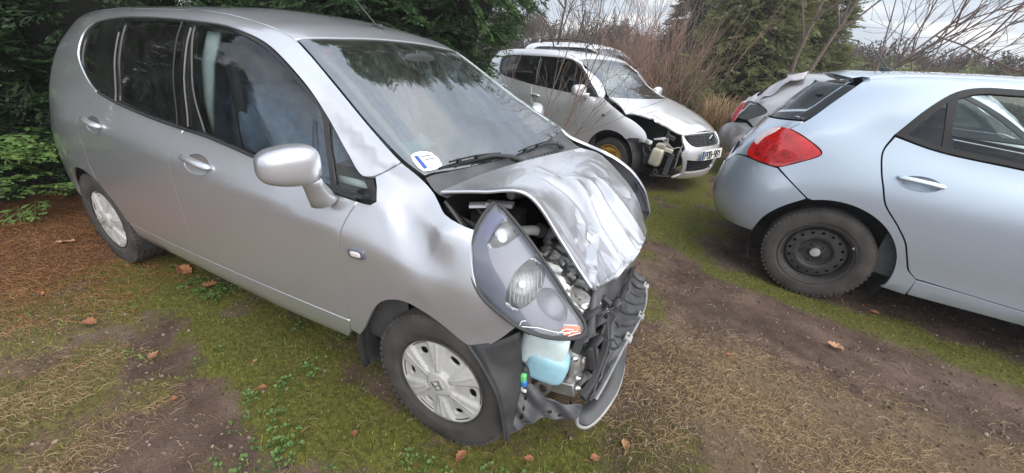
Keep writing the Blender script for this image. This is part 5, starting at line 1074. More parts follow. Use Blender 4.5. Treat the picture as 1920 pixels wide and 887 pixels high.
# ---------------------------------------------------------------- bright silver hatchback behind, right front corner torn off
SS = Shell(SWIFT, np.r_[np.linspace(-3.07, .3, 110), np.linspace(.31, .9, 60)])
SW = Wrap(SS, .15, 1)
S_GUT = [(-.25, .985, 1), (-.40, 1.085), (-.80, 1.34), (-.90, 1.395), (-1.05, 1.442), (-1.6, 1.463), (-2.36, 1.448), (-2.68, 1.422), (-2.83, 1.39, 1)]
S_DT = [(-2.40, 1.20), (-2.43, 1.33), (-2.36, 1.366), (-1.66, 1.395), (-1.083, 1.400), (-.884, 1.372), (-.70, 1.265), (-.528, 1.115), (-.36, 1.0, 1)]
S_DB = [(-.794, .998), (-1.465, 1.024), (-1.60, 1.030), (-2.219, 1.086), (-2.35, 1.12)]
S_DLO = outline(S_DT+S_DB, .025)
def build_swift(root, shell, pa, damaged=True, detail=True, res=1.):
    for sg in (-1, 1):
        sd = shell.side(sg)
        q = list(S_GUT)+[(-2.92, 1.2), (-2.99, 1.0), (-3.04, .8), (-3.05, .6), (-3.03, .42, 1), (-2.79, .36, 1)]+arc(-2.43, .29, .355, 168, 95, 7)+[(-2.42, .645, 1), (-2.36, .75), (-2.28, .90), (-2.225, 1.08, 1), (-2.35, 1.12)]+S_DT[:-1]+[(-.355, 1.0, 1), (-.30, .985)]
        patch('side_frame', root, q, sd, M[pa], .06*res)
        rd = patch('rear_door', root, [(-1.545, 1.020, 1), (-2.219, 1.078, 1), (-2.275, .90), (-2.355, .75), (-2.415, .645, 1), (-2.30, .625), (-2.18, .55), (-2.10, .43), (-2.08, .36, 1), (-1.40, .352, 1), (-1.405, .65), (-1.48, .83)], sd, M[pa], .06*res)
        fd = patch('front_door', root, [(-1.539, 1.020, 1), (-1.474, .83), (-1.399, .65), (-1.394, .352, 1), (-.56, .356, 1), (-.52, .5), (-.505, .75), (-.47, .985, 1), (-.794, .990)], sd, M[pa], .06*res)
        patch('sill', root, [(-2.09, .352, 1), (-1.4, .346), (-.56, .350, 1), (-.58, .27, 1), (-1.4, .255), (-2.08, .285, 1)], sd, M[pa], .06*res, flange=.03)
        tip = [(.245, .603, 1), (.368, .618), (.448, .622, 1), (.399, .695), (.303, .758), (.206, .803), (.112, .831, 1)] if (sg < 0 and damaged) else [(.30, .48, 1), (.40, .60), (.43, .70), (.30, .775), (.112, .835, 1)]
        patch('front_fender', root, [(-.555, .355, 1), (-.57, .28, 1), (-.35, .29, 1)]+arc(0, .29, .357, 172, 54, 12)+tip+[(.008, .876), (-.081, .912), (-.20, .965), (-.255, .985, 1), (-.35, .990, 1), (-.465, .985, 1), (-.50, .75), (-.515, .5)], sd, M[pa], .035*res)
        panes = [('rear_door_window', [(-2.385, 1.30), (-2.32, 1.350), (-1.69, 1.378, 1), (-1.60, 1.15), (-1.57, 1.045, 1), (-2.2, 1.105, 1), (-2.34, 1.18)]), ('front_door_window', [(-1.50, 1.378, 1), (-1.083, 1.382), (-.90, 1.352), (-.73, 1.255), (-.62, 1.165, 1), (-.56, 1.012, 1), (-.794, 1.015), (-1.445, 1.042, 1)])]
        fr = patch('window_surround', root, S_DLO, sd, M['trim'], .05*res, [outline(z_, .025) for _, z_ in panes], flange=.02, off=-.003, raw=True)
        for nm, z_ in panes: patch(nm, root, z_, sd, M['tint'], .08, flange=0, gap=-.004, off=-.010)
        if detail:
            for a, b in (((-2.235, 1.10), (-2.26, 1.36)), ((-1.475, 1.04), (-1.53, 1.375))):
                mb = MB(); mb.tube([Vector(sd(a[0]+(b[0]-a[0])*k/6, a[1]+(b[1]-a[1])*k/6)[0]) for k in range(7)], .006, 6); mb.build('weather_strip', M['strip'], fr)
            door_handle(fd, shell, -1.49, -1.33, .893, .885, sg, M[pa]); door_handle(rd, shell, -2.24, -2.08, .94, .932, sg, M[pa])
        arch_liner(root, 0, sg*.81, sg*.45, .36, .29); arch_liner(root, -2.43, sg*.80, sg*.5, .36, .29)
        if detail and sg < 0: wheel(root, 0, sg*.735, sg, .275, .125, .19, 'spare')
        else: wheel(root, 0, sg*.735, sg, .295, .175, .19, 'cover')
        wheel(root, -2.43, sg*.735, sg, .295, .175, .19, 'cover')
        mirror(root, shell, (-.53, sg*.93, 1.045), (.13, .20, .145), sg*12, (-.50, sg*.86, 1.0), (-.49, sg*.78, .985), sg, M[pa])
    if not damaged:
        wf = Wrap(shell, .15, 1); q = wf.pts([(.44, -.73, .70, 1), (.62, -.58, .70), (.70, -.42, .70), (.78, -.01, .735)]); q = q+[(-a[0],)+tuple(a[1:]) for a in reversed(q)]+wf.pts([(.42, .74, .45), (.40, .70, .27, 1), (.77, .36, .21), (.85, 0, .205), (.77, -.36, .21), (.40, -.70, .27, 1), (.42, -.74, .45)])
        patch('front_bumper', root, q, wf, M[pa], .06*res)
        for sg in (-1, 1): patch('headlamp', root, [(.12, .83), (.30, .775), (.43, .705), (.50, .665), (.46, .72), (.30, .80)], shell.side(sg), M['clear'], .05, flange=.02, gap=0)
    e_ = [(-2.83, .43), (-2.36, .55), (-1.6, .575), (-1.05, .575), (-.905, .572)]
    patch('roof', root, [e_[0]+(1,)]+e_[1:-1]+[e_[-1]+(1,), (-.88, 0)]+[(e_[-1][0], -e_[-1][1], 1)]+[(a, -b) for a, b in e_[1:-1][::-1]]+[(e_[0][0], -e_[0][1], 1)], shell.top(), M[pa], .07*res)
    patch('windscreen', root, [(-.90, .567, 1), (-.41, .58), (-.25, .67, 1), (-.15, .58), (-.06, .36), (-.02, 0), (-.06, -.36), (-.15, -.58), (-.25, -.67, 1), (-.41, -.58), (-.90, -.567, 1), (-.875, 0)], shell.top(), M['wind'], .06*res, flange=0, off=-.002)
    G = shell.G[0]; mb = MB(); n_ = len(G); mb.add([tuple(p) for p in G]+[(-3.08, 0, .8)], [(i, i+1, n_) for i in range(n_-1)]+[(n_-1, 0, n_)]); mb.build('tailgate', M[pa], root)
    for sg in (-1, 1): shell.liner('cabin_lining', M['liner'], root, .05, lambda c: c[1]*sg > 0 and c[2] < .97 and -2.8 < c[0] < -.25 and not (abs(c[0]+2.43) < .37 and c[2] < .66))
    shell.liner('headlining', M['head'], root, .05, lambda c: c[2] > 1.42 and -2.6 < c[0] < -.92)
    mb = MB(); mb.box((-1.5, 0, .27), (2.9, 1.4, .03)); mb.build('floor_pan', M['dark'], root)
    mb = MB(); mb.grid([[(x, y, z) for y in (-.68, 0, .68)] for x, z in ((-.22, .93), (-.5, .96), (-.62, .86), (-.55, .6))]); mb.build('dashboard', M['dash'], root)
sw = thing('hatchback_car', 'bright silver hatchback with its right front corner torn off and a yellow spare wheel', 'car', (-.068, 3.964, 0), -.401, 'cars parked in the yard')
build_swift(sw, SS, 'silver_b')
for sy in (-.36, .36): seat(sw, -1.0, sy, M['liner'])
for sg in (-1, 1): pass
# bonnet, with the torn and folded right edge
def bon_dent(P, n):
    r = float(fbm(np.array(P[0]*14), np.array(P[1]*16), 51, 3)); w = math.exp(-((P[1]+.62)/.10)**2)*float(sstep(.05, .2, P[0]))*(1-float(sstep(.50, .62, P[0])))
    return P+n*((1-abs(2*r-.9)-.6)*.05*w+.012*w)
bonR = [(-.245, -.672, 1), (-.10, -.71), (.106, -.765, 1), (.225, -.70), (.33, -.66), (.372, -.625), (.44, -.61), (.517, -.555), (.654, -.475), (.705, -.415, 1), (.755, -.2), (.765, 0), (.755, .2), (.70, .40, 1), (.62, .49), (.40, .62), (.106, .735), (-.10, .71), (-.245, .672, 1), (-.145, .585), (-.055, .365), (-.012, 0), (-.055, -.365), (-.145, -.585)]
patch('bonnet', sw, bonR, SS.top(), M['silver_b'], .03, flange=.02, deform=bon_dent)
for a, b in (((-.22, -.55, .995), (-.07, -.05, 1.03)), ((-.10, .05, 1.025), (-.14, .5, 1.0))):
    mb = MB(); mb.tube([a, ((a[0]+b[0])/2, (a[1]+b[1])/2, (a[2]+b[2])/2+.012), b], .009, 6); mb.build('wiper', M['black_pl'], sw)
gr = [(.70, -.424, .703, 1), (.768, -.195, .722), (.775, -.01, .726)]; gB = [(.875, -.01, .590), (.87, -.182, .588), (.822, -.354, .592), (.755, -.417, .645)]
GR = SW.pts(gr); GR = GR+[(-a[0],)+tuple(a[1:]) for a in reversed(GR)]+[(-a[0],)+tuple(a[1:]) for a in reversed(SW.pts(gB))]+SW.pts(gB)
lo_ = SW.pts([(.809, -.40, .435, 1), (.879, -.231, .420), (.89, -.01, .418)]); lb = SW.pts([(.87, -.01, .285), (.86, -.12, .283), (.80, -.36, .280, 1)])
LW = lo_+[(-a[0],)+tuple(a[1:]) for a in reversed(lo_)]+[(-a[0],)+tuple(a[1:]) for a in reversed(lb)]+lb
bt = SW.pts([(.70, -.432, .712, 1), (.762, -.2, .732), (.772, -.01, .736)])
BO = bt+[(-a[0],)+tuple(a[1:]) for a in reversed(bt)]+SW.pts([(.62, .56, .62), (.45, .73, .60, 1), (.42, .74, .42), (.40, .70, .26, 1), (.62, .56, .215), (.77, .36, .20), (.85, 0, .195), (.80, -.32, .195), (.69, -.46, .195, 1), (.78, -.40, .262, 1), (.805, -.44, .36), (.79, -.462, .44), (.775, -.49, .50), (.785, -.455, .56), (.735, -.462, .65)])
# outline runs the wrong way round for holes only if degenerate; fill() handles orientation
bmp = patch('front_bumper', sw, BO, SW, M['silver_b'], .03, [outline(GR, .02), outline(LW, .02)] and [GR, LW], flange=.03)
patch('grille_backing', sw, GR, SW, M['dark'], .04, flange=0, gap=-.01, off=-.035); patch('grille_backing', sw, LW, SW, M['dark'], .04, flange=0, gap=-.01, off=-.045)
for k in range(6):
    z = .602+.021*k; mb = MB(); P = []
    for y in np.linspace(-.40, .40, 41):
        p, n = SW(math.atan2(y, .66)*.65, z+.006*math.cos(y*70)); P.append(Vector(p-n*.014))
    ins = [p for p in P if inside(outline(GR, .02), np.array([SW.uv(p)]))[0]]
    if len(ins) > 2: mb.tube(ins, .0045, 6); mb.build('grille_bar', M['grey_pl'], sw)
for k in range(4):
    z = .300+.032*k; mb = MB(); P = [Vector(SW(math.atan2(y, .66)*.65, z)[0])-Vector((.012, 0, 0)) for y in np.linspace(-.36, .36, 25)]; mb.tube(P, .007, 6, True, .5); mb.build('grille_slat', M['grey_pl'], sw)
# S-shaped chrome badge made of two slanted strokes
def stroke(pts, name, mat, par, x, w):
    mb = MB(); P = [(x, a, b) for a, b in pts]; n = len(P); mb.add(P+[(x+.012, a, b) for _, a, b in P], [tuple(range(n))[::-1], tuple(range(n, 2*n))]+[(i, (i+1) % n, n+(i+1) % n, n+i) for i in range(n)]); return mb.build(name, mat, par, smooth=False)
bd = [(-.052, .0), (.005, .05), (.020, .036), (-.012, .008), (.045, -.032), (.052, .0), (.0, .0)]
stroke([(.048, .024), (.0, .055), (-.048, .012), (.010, -.012), (-.012, -.026), (-.048, -.004), (-.048, -.020), (.0, -.055), (.048, -.012), (-.010, .012), (.012, .026), (.048, .006)], 'badge', M['chrome'], sw, .845, .01).location = (0, 0, .655)
# number plate
mb = MB(); mb.box((.912, 0, .490), (.008, .52, .115), rotm(y=-6)); pl_ = mb.build('number_plate', M['wpaper'], sw, bevel=.002)
mb = MB(); mb.box((.9175, -.238, .490), (.002, .042, .110), rotm(y=-6)); mb.build('plate_band', M['eu'], pl_)
GLY = {'P': [[(0, 0), (0, 1), (.75, 1), (1, .85), (1, .62), (.75, .48), (0, .48)]], 'O': [[(.25, 0), (0, .2), (0, .8), (.25, 1), (.75, 1), (1, .8), (1, .2), (.75, 0), (.25, 0)]], 'Q': [[(.25, 0), (0, .2), (0, .8), (.25, 1), (.75, 1), (1, .8), (1, .2), (.75, 0), (.25, 0)], [(.6, .25), (1, -.05)]], 'B': [[(0, 0), (0, 1), (.7, 1), (.95, .85), (.95, .65), (.7, .52), (0, .52)], [(.7, .52), (1, .36), (1, .15), (.75, 0), (0, 0)]], '-': [[(0, .5), (.7, .5)]], '9': [[(1, .55), (.7, .42), (.3, .42), (0, .58), (0, .85), (.25, 1), (.75, 1), (1, .85), (1, .25), (.75, 0), (.2, 0)]], '8': [[(.25, .52), (0, .7), (0, .85), (.25, 1), (.75, 1), (1, .85), (1, .7), (.75, .52), (.25, .52), (0, .35), (0, .15), (.25, 0), (.75, 0), (1, .15), (1, .35), (.75, .52)]], '1': [[(.2, .75), (.6, 1), (.6, 0)]]}
yy = -.195
for ch in 'POB-981':
    mb = MB(); w_ = .046
    for st_ in GLY[ch]: mb.tube([(.9185-.105*(b*.078-.039), yy+a*w_, .451+b*.078) for a, b in st_], .0062, 6)
    mb.build('plate_letter', M['ink'], pl_); yy += .062 if ch != '-' else .052
# left lamp, and what is left of the right corner
patch('headlamp', sw, [(.10, .845), (.30, .790), (.43, .705), (.50, .66), (.42, .72), (.25, .83)], SS.side(1), M['clear'], .03, flange=.03)
mb = MB(); mb.box((.34, -.665, .585), (.07, .05, .035), rotm(0, 0, 10)); mb.box((.42, -.66, .585), (.09, .05, .04), rotm(0, 4, -20)); mb.build('lamp_stub', M['white'], sw, bevel=.005)
mb = MB(); mb.grid([[(-.05, y, z) for y in (-.66, .66)] for z in (.92, .25)]); mb.grid([[(x, -.50, z) for x in (-.05, .5)] for z in (.82, .25)]); mb.box((.45, .0, .5), (.1, .86, .5)); mb.build('engine_bay', M['dark'], sw)
mb = MB(); mb.box((.20, -.25, .62), (.34, .5, .30)); mb.box((.52, -.1, .70), (.16, .6, .05)); mb.build('engine', M['dark'], sw, bevel=.01)
mb = MB(); mb.tube([(.50, -.40, .78), (.56, -.52, .66), (.60, -.55, .585)], [.03, .035, .025], 8, True, .35); mb.tube([(.46, -.62, .62), (.54, -.56, .64), (.60, -.50, .66)], [.012, .022, .02], 8, True, .5); mb.build('lamp_bracket', M['alu'], sw)
mb = MB(); mb.soft = True; mb.blob((.545, -.62, .43), (.13, .12, .21), .35, rotm(0, 8, 8)); mb.build('washer_tank', M['beige'], sw)
mb = MB(); mb.box((.60, -.58, .535), (.20, .06, .045), rotm(0, 12, 20)); mb.box((.56, -.60, .57), (.10, .09, .04), rotm(8, -8, 10)); mb.build('tank_neck', M['beige'], sw, bevel=.008)
mb = MB(); mb.box((.655, -.50, .36), (.06, .15, .26), rotm(0, 6, 22)); mb.build('air_duct', M['grey_pl'], sw, bevel=.008)
mb = MB(); mb.box((.70, -.44, .36), (.05, .12, .24), rotm(0, 6, 22)); mb.build('radiator_end', M['dark'], sw, bevel=.006)
mb = MB(); mb.lathe([(.018, -.03), (.030, -.03), (.030, .03), (.018, .03)], (.56, -.60, .255), (.6, -.8, 0), 20, True); mb.build('towing_eye', M['grey_pl'], sw)
for q in ([(.42, -.63, .57), (.45, -.64, .50), (.50, -.62, .46), (.48, -.64, .38)], [(.36, -.64, .55), (.38, -.66, .47), (.43, -.66, .42), (.41, -.64, .34)], [(.60, -.55, .60), (.67, -.53, .55), (.73, -.50, .57), (.76, -.48, .52)], [(.76, -.50, .60), (.75, -.52, .48), (.74, -.50, .36), (.70, -.48, .28), (.68, -.47, .21)], [(.56, -.60, .63), (.62, -.60, .60), (.66, -.56, .52)], [(.52, -.66, .46), (.60, -.60, .48), (.70, -.54, .46), (.74, -.48, .42)]):
    mb = MB(); mb.tube(crv(q, 5), .0075, 6); mb.build('loose_wire', M['pale_pl'] if q[0][0] > .55 else M['grey_pl'], sw)
for c_, s_, r_ in (((.36, -.60, .50), (.10, .08, .10), (10, 20, 0)), ((.42, -.58, .38), (.12, .08, .12), (0, -15, 20)), ((.74, -.49, .50), (.05, .04, .06), (15, 0, 0)), ((.60, -.50, .66), (.10, .06, .05), (0, 20, 30))):
    mb = MB(); mb.box(c_, s_, rotm(*r_)); mb.build('broken_part', M['black_pl'], sw, bevel=.006)
mb = MB(); mb.box((.60, -.55, .215), (.22, .10, .012), rotm(0, -6, 24)); mb.build('torn_undertray', M['grey_pl'], sw)
p, n = SS.side(-1)(-.17, .80); mb = MB(); mb.blob(p+n*.001, (.045, .012, .026), .6); mb.build('indicator_hole', M['dark'], sw)
# inspection sticker on the screen
stk = patch('windscreen_sticker', sw, [(-.40, -.505, 1), (-.34, -.505, 1), (-.34, -.42, 1), (-.40, -.42, 1)], SS.top(), plain('mint_sticker', (.45, .75, .62), .5), .03, flange=0, off=-.006)
mb = MB(); mb.box((-.9, 0, 1.33), (.03, .22, .07)); mb.build('rear_view_mirror', M['black_pl'], sw, bevel=.01)

# ---------------------------------------------------------------- white estate with roof rails behind it, two more far back
van = thing('estate_car', 'white tall estate car with roof rails behind the bright silver hatchback', 'car', (-.95, 8.35, 0), -.36, 'cars parked in the yard')
fc = thing('parked_car', 'white car far back behind the dry grass, half hidden by the olive conifer', 'car', (1.6, 14.8, 0), -.3, 'cars glimpsed far back')
build_swift(fc, SS, 'white', False, False, 2.2); patch('bonnet', fc, bonR, SS.top(), M['white'], .12)
for ch in fc.children: copy_tree(ch, van).scale = (1.22, 1.06, 1.19)
for ch in van.children: ch.location = (ch.location.x*1.22, ch.location.y*1.06, ch.location.z*1.19)
fc2 = copy_tree(fc); fc2.location = (3.6, 15.2, 0); fc2.rotation_euler = (0, 0, -.4); tag(fc2, 'pale car far back left of the light blue hatchback roof')
for sg in (-1, 1):
    mb = MB(); mb.tube(crv([(-2.9, sg*.56, 1.72), (-2.7, sg*.575, 1.80), (-2.0, sg*.60, 1.835), (-1.35, sg*.60, 1.80), (-1.2, sg*.59, 1.75)], 6), .018, 8); mb.build('roof_rail', M['dsteel'], van)
# ---------------------------------------------------------------- fast meshes for plants and litter
def bigmesh(name, V, F, mat, parent=None, col=None, smooth=False):
    V = np.asarray(V, np.float32); F = np.asarray(F, np.int32); me = bpy.data.meshes.new(name); k = F.shape[1]
    me.vertices.add(len(V)); me.vertices.foreach_set('co', V.ravel()); me.loops.add(F.size); me.loops.foreach_set('vertex_index', F.ravel())
    me.polygons.add(len(F)); me.polygons.foreach_set('loop_start', np.arange(0, F.size, k, dtype=np.int32)); me.polygons.foreach_set('loop_total', np.full(len(F), k, np.int32))
    if col is not None:
        a = me.attributes.new('tint', 'FLOAT', 'POINT'); a.data.foreach_set('value', np.asarray(col, np.float32).ravel())
    me.update(calc_edges=True); me.validate(); ob = link(name, me, mat, parent, smooth); return ob
def leafmat(name, stops, rough=.6, trans=.25):
    m, n, b = newmat(name); a = n.nodes.new('ShaderNodeAttribute'); a.attribute_name = 'tint'; r = ramp_(n, a.outputs['Fac'], stops)
    n.links.new(r.outputs[0], b.inputs['Base Color']); b.inputs['Roughness'].default_value = rough; b.inputs['Specular IOR Level'].default_value = .3
    if trans:
        t = n.nodes.new('ShaderNodeBsdfTranslucent'); n.links.new(r.outputs[0], t.inputs[0]); ms = n.nodes.new('ShaderNodeMixShader'); ms.inputs[0].default_value = trans
        n.links.new(b.outputs[0], ms.inputs[1]); n.links.new(t.outputs[0], ms.inputs[2]); n.links.new(ms.outputs[0], n.nodes['Material Output'].inputs['Surface'])
    return m
def scatter(T, TF, pos, X, Y, Z, sc, tint, jitter=.0, tcol=None):
    """place template T (n,3) with faces TF at pos with axes X,Y,Z (k,3), scale sc (k,)"""
    k, n = len(pos), len(T); V = pos[:, None, :]+sc[:, None, None]*(T[None, :, 0, None]*X[:, None]+T[None, :, 1, None]*Y[:, None]+T[None, :, 2, None]*Z[:, None])
    F = (TF[None]+(np.arange(k)*n)[:, None, None]).reshape(-1, TF.shape[1]); c = np.repeat(tint[:, None], n, 1)
    if tcol is not None: c = c+tcol[None]
    return V.reshape(-1, 3), F, np.clip(c, 0, 1).ravel()
def unit(v): return v/(np.linalg.norm(v, axis=-1, keepdims=True)+1e-9)
def spray_template(seed=0, n=9, L=1., w=.30):
    """flat scale-leaf spray: rachis with alternate feathered side shoots, x along, y across"""
    r = np.random.default_rng(seed); V = []; F = []; col = []
    def leaf(p, d, l, wd, c):
        p = np.array(p); d = np.array(d); d = d/np.linalg.norm(d); s = np.array((-d[1], d[0], 0)); b = len(V); q = p+d*l*.5; zt = r.normal(0, .02)
        V.extend([p, q+s*wd+[0, 0, zt], p+d*l+[0, 0, -.04*l], q-s*wd-[0, 0, zt]]); F.append((b, b+1, b+2, b+3)); col.extend([c, c, c+.10, c])
    leaf((0, 0, 0), (1, 0, 0), L, .02, -.15)
    for i in range(n):
        t = .12+.85*i/n; sg = 1 if i % 2 else -1; l = w*(1.15-t)*1.5+.08; an = R_(38+r.uniform(-8, 8)); d = np.array((math.cos(an), sg*math.sin(an), 0)); p = np.array((t*L, 0, -.10*t*t))
        leaf(p, d, l, .022, -.04)
        for k in range(4):
            u = .25+.2*k; pp = p+d*l*u; a2 = an*sg+(R_(34) if k % 2 else -R_(34)); leaf(pp, (math.cos(a2), math.sin(a2), 0), l*.42*(1.2-u*.5), .018, .03)
    leaf((L*.9, 0, -.09), (1, .1, 0), .16, .02, .08)
    return np.array(V), np.array(F), np.array(col)
SPR = [spray_template(s) for s in range(3)]
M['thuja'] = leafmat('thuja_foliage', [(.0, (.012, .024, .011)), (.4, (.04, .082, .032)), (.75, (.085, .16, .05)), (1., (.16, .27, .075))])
M['thuja2'] = leafmat('olive_conifer_foliage', [(0., (.07, .085, .035)), (.5, (.17, .19, .08)), (1., (.31, .32, .15))])
M['thuja3'] = leafmat('blue_green_conifer_foliage', [(0., (.02, .028, .022)), (.5, (.055, .075, .058)), (1., (.11, .135, .10))])
M['bark'] = plain('bark', (.085, .062, .045), .9, 0, .4, 20, .6, 60)
M['bark2'] = plain('pale_bark', (.20, .165, .13), .9, 0, .35, 25, .4, 80)
M['redbark'] = plain('reddish_twigs', (.26, .165, .125), .8, 0, .3, 6)
M['core'] = plain('light_block_core', (.010, .012, .008), 1., 0, .5, 9)  # near-black, for the added light-blocking core of conifer crowns
def conifer(label, x, y, h, prof, n, size, mat, seed, name='thuja_tree', droop=.25, tips=(), tint=(.18, .75)):
    r = np.random.default_rng(seed); t = thing(name, label, 'tree', (x, y, 0), 0, 'evergreen trees round the yard')
    zs = [p[0]*h for p in prof]; rs = [p[1] for p in prof]
    Vs, Fs, Cs = [], [], []; off = 0
    for k, (T, TF, tc_) in enumerate(SPR):
        m = n//3; z = zs[0]+(zs[-1]-zs[0])*r.random(m)**1.0; R0 = np.interp(z, zs, rs); keep = r.random(m) < np.clip(R0/max(rs)+.15, 0, 1); z, R0 = z[keep], R0[keep]; m = len(z)
        th = r.uniform(0, 2*np.pi, m); lump = .72+.5*fbm(th*2.2+seed, z*1.7+seed, seed, 3); dep = r.random(m)**.45; rad = R0*lump*(.45+.6*dep)
        o = np.stack([np.cos(th), np.sin(th), 0*th], 1); pos = o*rad[:, None]; pos[:, 2] = z
        X = unit(o+np.stack([r.normal(0, .45, m), r.normal(0, .45, m), r.normal(.15-droop, .40, m)], 1)); up_ = np.stack([r.normal(0, .5, m), r.normal(0, .5, m), np.ones(m)], 1)
        Y = unit(np.cross(up_, X)); Z = np.cross(X, Y); sc = size*r.uniform(.6, 1.25, m)
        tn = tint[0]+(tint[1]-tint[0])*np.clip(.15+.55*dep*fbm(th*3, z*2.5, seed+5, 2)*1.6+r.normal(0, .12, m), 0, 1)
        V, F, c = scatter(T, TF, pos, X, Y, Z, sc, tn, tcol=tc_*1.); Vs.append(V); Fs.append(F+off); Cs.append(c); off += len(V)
    for (px_, py_, pz_, cnt, sp_) in tips:      # fresh bright fronds, given relative to the trunk
        T, TF, tc_ = SPR[1]; pos = np.array((px_, py_, pz_))+r.normal(0, sp_, (cnt, 3)); X = unit(np.stack([r.normal(.9, .4, cnt), r.normal(-.15, .5, cnt), r.normal(-.05, .3, cnt)], 1)); Y = unit(np.cross(np.array((0, 0, 1.))+r.normal(0, .4, (cnt, 3)), X)); Z = np.cross(X, Y)
        V, F, c = scatter(T, TF, pos, X, Y, Z, size*r.uniform(.7, 1.3, cnt), r.uniform(.7, 1., cnt), tcol=tc_); Vs.append(V); Fs.append(F+off); Cs.append(c); off += len(V)
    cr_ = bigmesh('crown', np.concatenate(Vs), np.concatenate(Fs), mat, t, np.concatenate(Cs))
    mb = MB(); mb.tube([(0, 0, 0), (.03, .02, h*.4), (0, 0, h*.93)], [.09, .06, .012], 8)
    for k in range(26):
        z = h*(.08+.8*k/26); a = k*2.4; R0 = float(np.interp(z, zs, rs))*.75; mb.tube([(0, 0, z), (R0*.5*math.cos(a), R0*.5*math.sin(a), z+.10), (R0*math.cos(a), R0*math.sin(a), z+.12)], [.022, .012, .005], 5)
    mb.build('trunk', M['bark'], t)
    # dark closed core added inside the crown to block light
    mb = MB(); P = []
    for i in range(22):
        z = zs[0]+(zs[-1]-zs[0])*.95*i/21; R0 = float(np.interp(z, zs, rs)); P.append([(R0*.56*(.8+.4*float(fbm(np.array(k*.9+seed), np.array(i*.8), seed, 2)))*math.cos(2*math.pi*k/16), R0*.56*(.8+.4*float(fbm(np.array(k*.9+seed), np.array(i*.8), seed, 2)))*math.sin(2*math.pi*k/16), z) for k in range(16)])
    mb.grid(P, wrap=True); mb.build('light_block_core', M['core'], t)
    return t
HP = [(.02, .55), (.1, .95), (.3, 1.1), (.55, .95), (.8, .6), (1., .08)]
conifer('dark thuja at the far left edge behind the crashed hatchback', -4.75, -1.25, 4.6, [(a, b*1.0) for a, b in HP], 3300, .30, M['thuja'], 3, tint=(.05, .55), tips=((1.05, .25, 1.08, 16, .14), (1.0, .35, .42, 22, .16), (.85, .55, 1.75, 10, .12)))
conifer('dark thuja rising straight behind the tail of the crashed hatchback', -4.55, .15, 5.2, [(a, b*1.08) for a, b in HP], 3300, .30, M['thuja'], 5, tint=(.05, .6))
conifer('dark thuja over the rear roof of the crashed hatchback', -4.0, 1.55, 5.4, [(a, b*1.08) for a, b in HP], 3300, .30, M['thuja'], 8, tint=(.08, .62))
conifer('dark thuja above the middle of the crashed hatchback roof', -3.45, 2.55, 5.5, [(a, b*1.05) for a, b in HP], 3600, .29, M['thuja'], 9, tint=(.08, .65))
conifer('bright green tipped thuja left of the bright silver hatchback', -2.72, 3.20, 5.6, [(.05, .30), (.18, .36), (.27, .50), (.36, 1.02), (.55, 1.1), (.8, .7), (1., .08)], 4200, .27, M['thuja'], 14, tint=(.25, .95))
conifer('olive green conifer in the middle distance above the dry grass clump', 1.05, 9.9, 4.6, [(.0, .5), (.1, .95), (.35, 1.12), (.7, .75), (1., .1)], 3600, .36, M['thuja2'], 21, 'conifer_tree', tint=(.2, .95))
conifer('olive green conifer just right of the other olive one, behind bare branches', 2.35, 11.3, 4.3, [(.0, .5), (.1, .85), (.35, .95), (.7, .6), (1., .1)], 2400, .36, M['thuja2'], 24, 'conifer_tree', tint=(.1, .8))
conifer('blue-green spruce far back above the reddish bare shrub', -.65, 17.0, 6.6, [(.0, 1.2), (.3, 1.1), (.6, .7), (1., .05)], 2600, .5, M['thuja3'], 27, 'conifer_tree')
conifer('blue-green spruce far back at the top edge beside the olive conifer', 2.1, 18.5, 7.0, [(.0, 1.3), (.3, 1.2), (.6, .8), (1., .05)], 2600, .5, M['thuja3'], 29, 'conifer_tree')
conifer('low dark juniper bush behind the reddish bare shrub', -.25, 7.35, 1.5, [(.0, .45), (.3, .68), (.7, .6), (1., .15)], 1500, .24, M['thuja2'], 63, 'juniper_bush', tint=(.0, .45))
# thujas across the track, behind the viewer: they are what the car windows mirror
src = bpy.data.objects['thuja_tree']
for k, (x, y, s_) in enumerate(((-7.2, -4.6, .8), (-9.0, -5.0, .8), (-10.8, -5.6, .85))):
    t = copy_tree(src); t.location = (x, y, 0); t.scale = (1.1*s_,)*3; t.rotation_euler = (0, 0, k*1.3); tag(t, 'thuja behind the viewer, mirrored in the windows of the crashed hatchback')
# bare woody plants
def twigs(mb, p, d, l, r, depth, rng, split=3, bend=.25, up=.15, seg=6, sides=5, minr=.0016, spread=.6):
    P = [np.array(p, float)]; d = np.array(d, float); d /= np.linalg.norm(d)
    for i in range(seg):
        d = d+rng.normal(0, bend/seg**.5, 3)*.6+np.array((0, 0, up/seg)); d /= np.linalg.norm(d); P.append(P[-1]+d*l/seg)
    mb.tube(P, list(np.linspace(r, max(minr, r*.45), seg+1)), sides, False)
    if depth > 0:
        for k in range(split):
            t = rng.uniform(.3, .98); i = min(int(t*seg), seg-1); q = P[i]+(P[i+1]-P[i])*(t*seg-i); dd = P[i+1]-P[i]; dd /= np.linalg.norm(dd); nd = dd+rng.normal(0, spread, 3)
            twigs(mb, q, nd, l*rng.uniform(.4, .65), max(minr, r*.5), depth-1, rng, split, bend, up, max(3, seg-2), max(3, sides-1), minr, spread)
def woody(name, label, base, stems, mat, seed, cat='shrub', **kw):
    rng = np.random.default_rng(seed); t = thing(name, label, cat, base)
    for k, (d, l, r, dep, split) in enumerate(stems):
        mb = MB(); mb.soft = True; o = rng.normal(0, kw.get('foot', .05), 3)*[1, 1, 0]; twigs(mb, o, d, l, r, dep, rng, split, kw.get('bend', .25), kw.get('up', .1), 7, kw.get('sides', 5), kw.get('minr', .0016), kw.get('spread', .45)); mb.build('stem', mat, t, fix=False)
    return t
rng = np.random.default_rng(5)
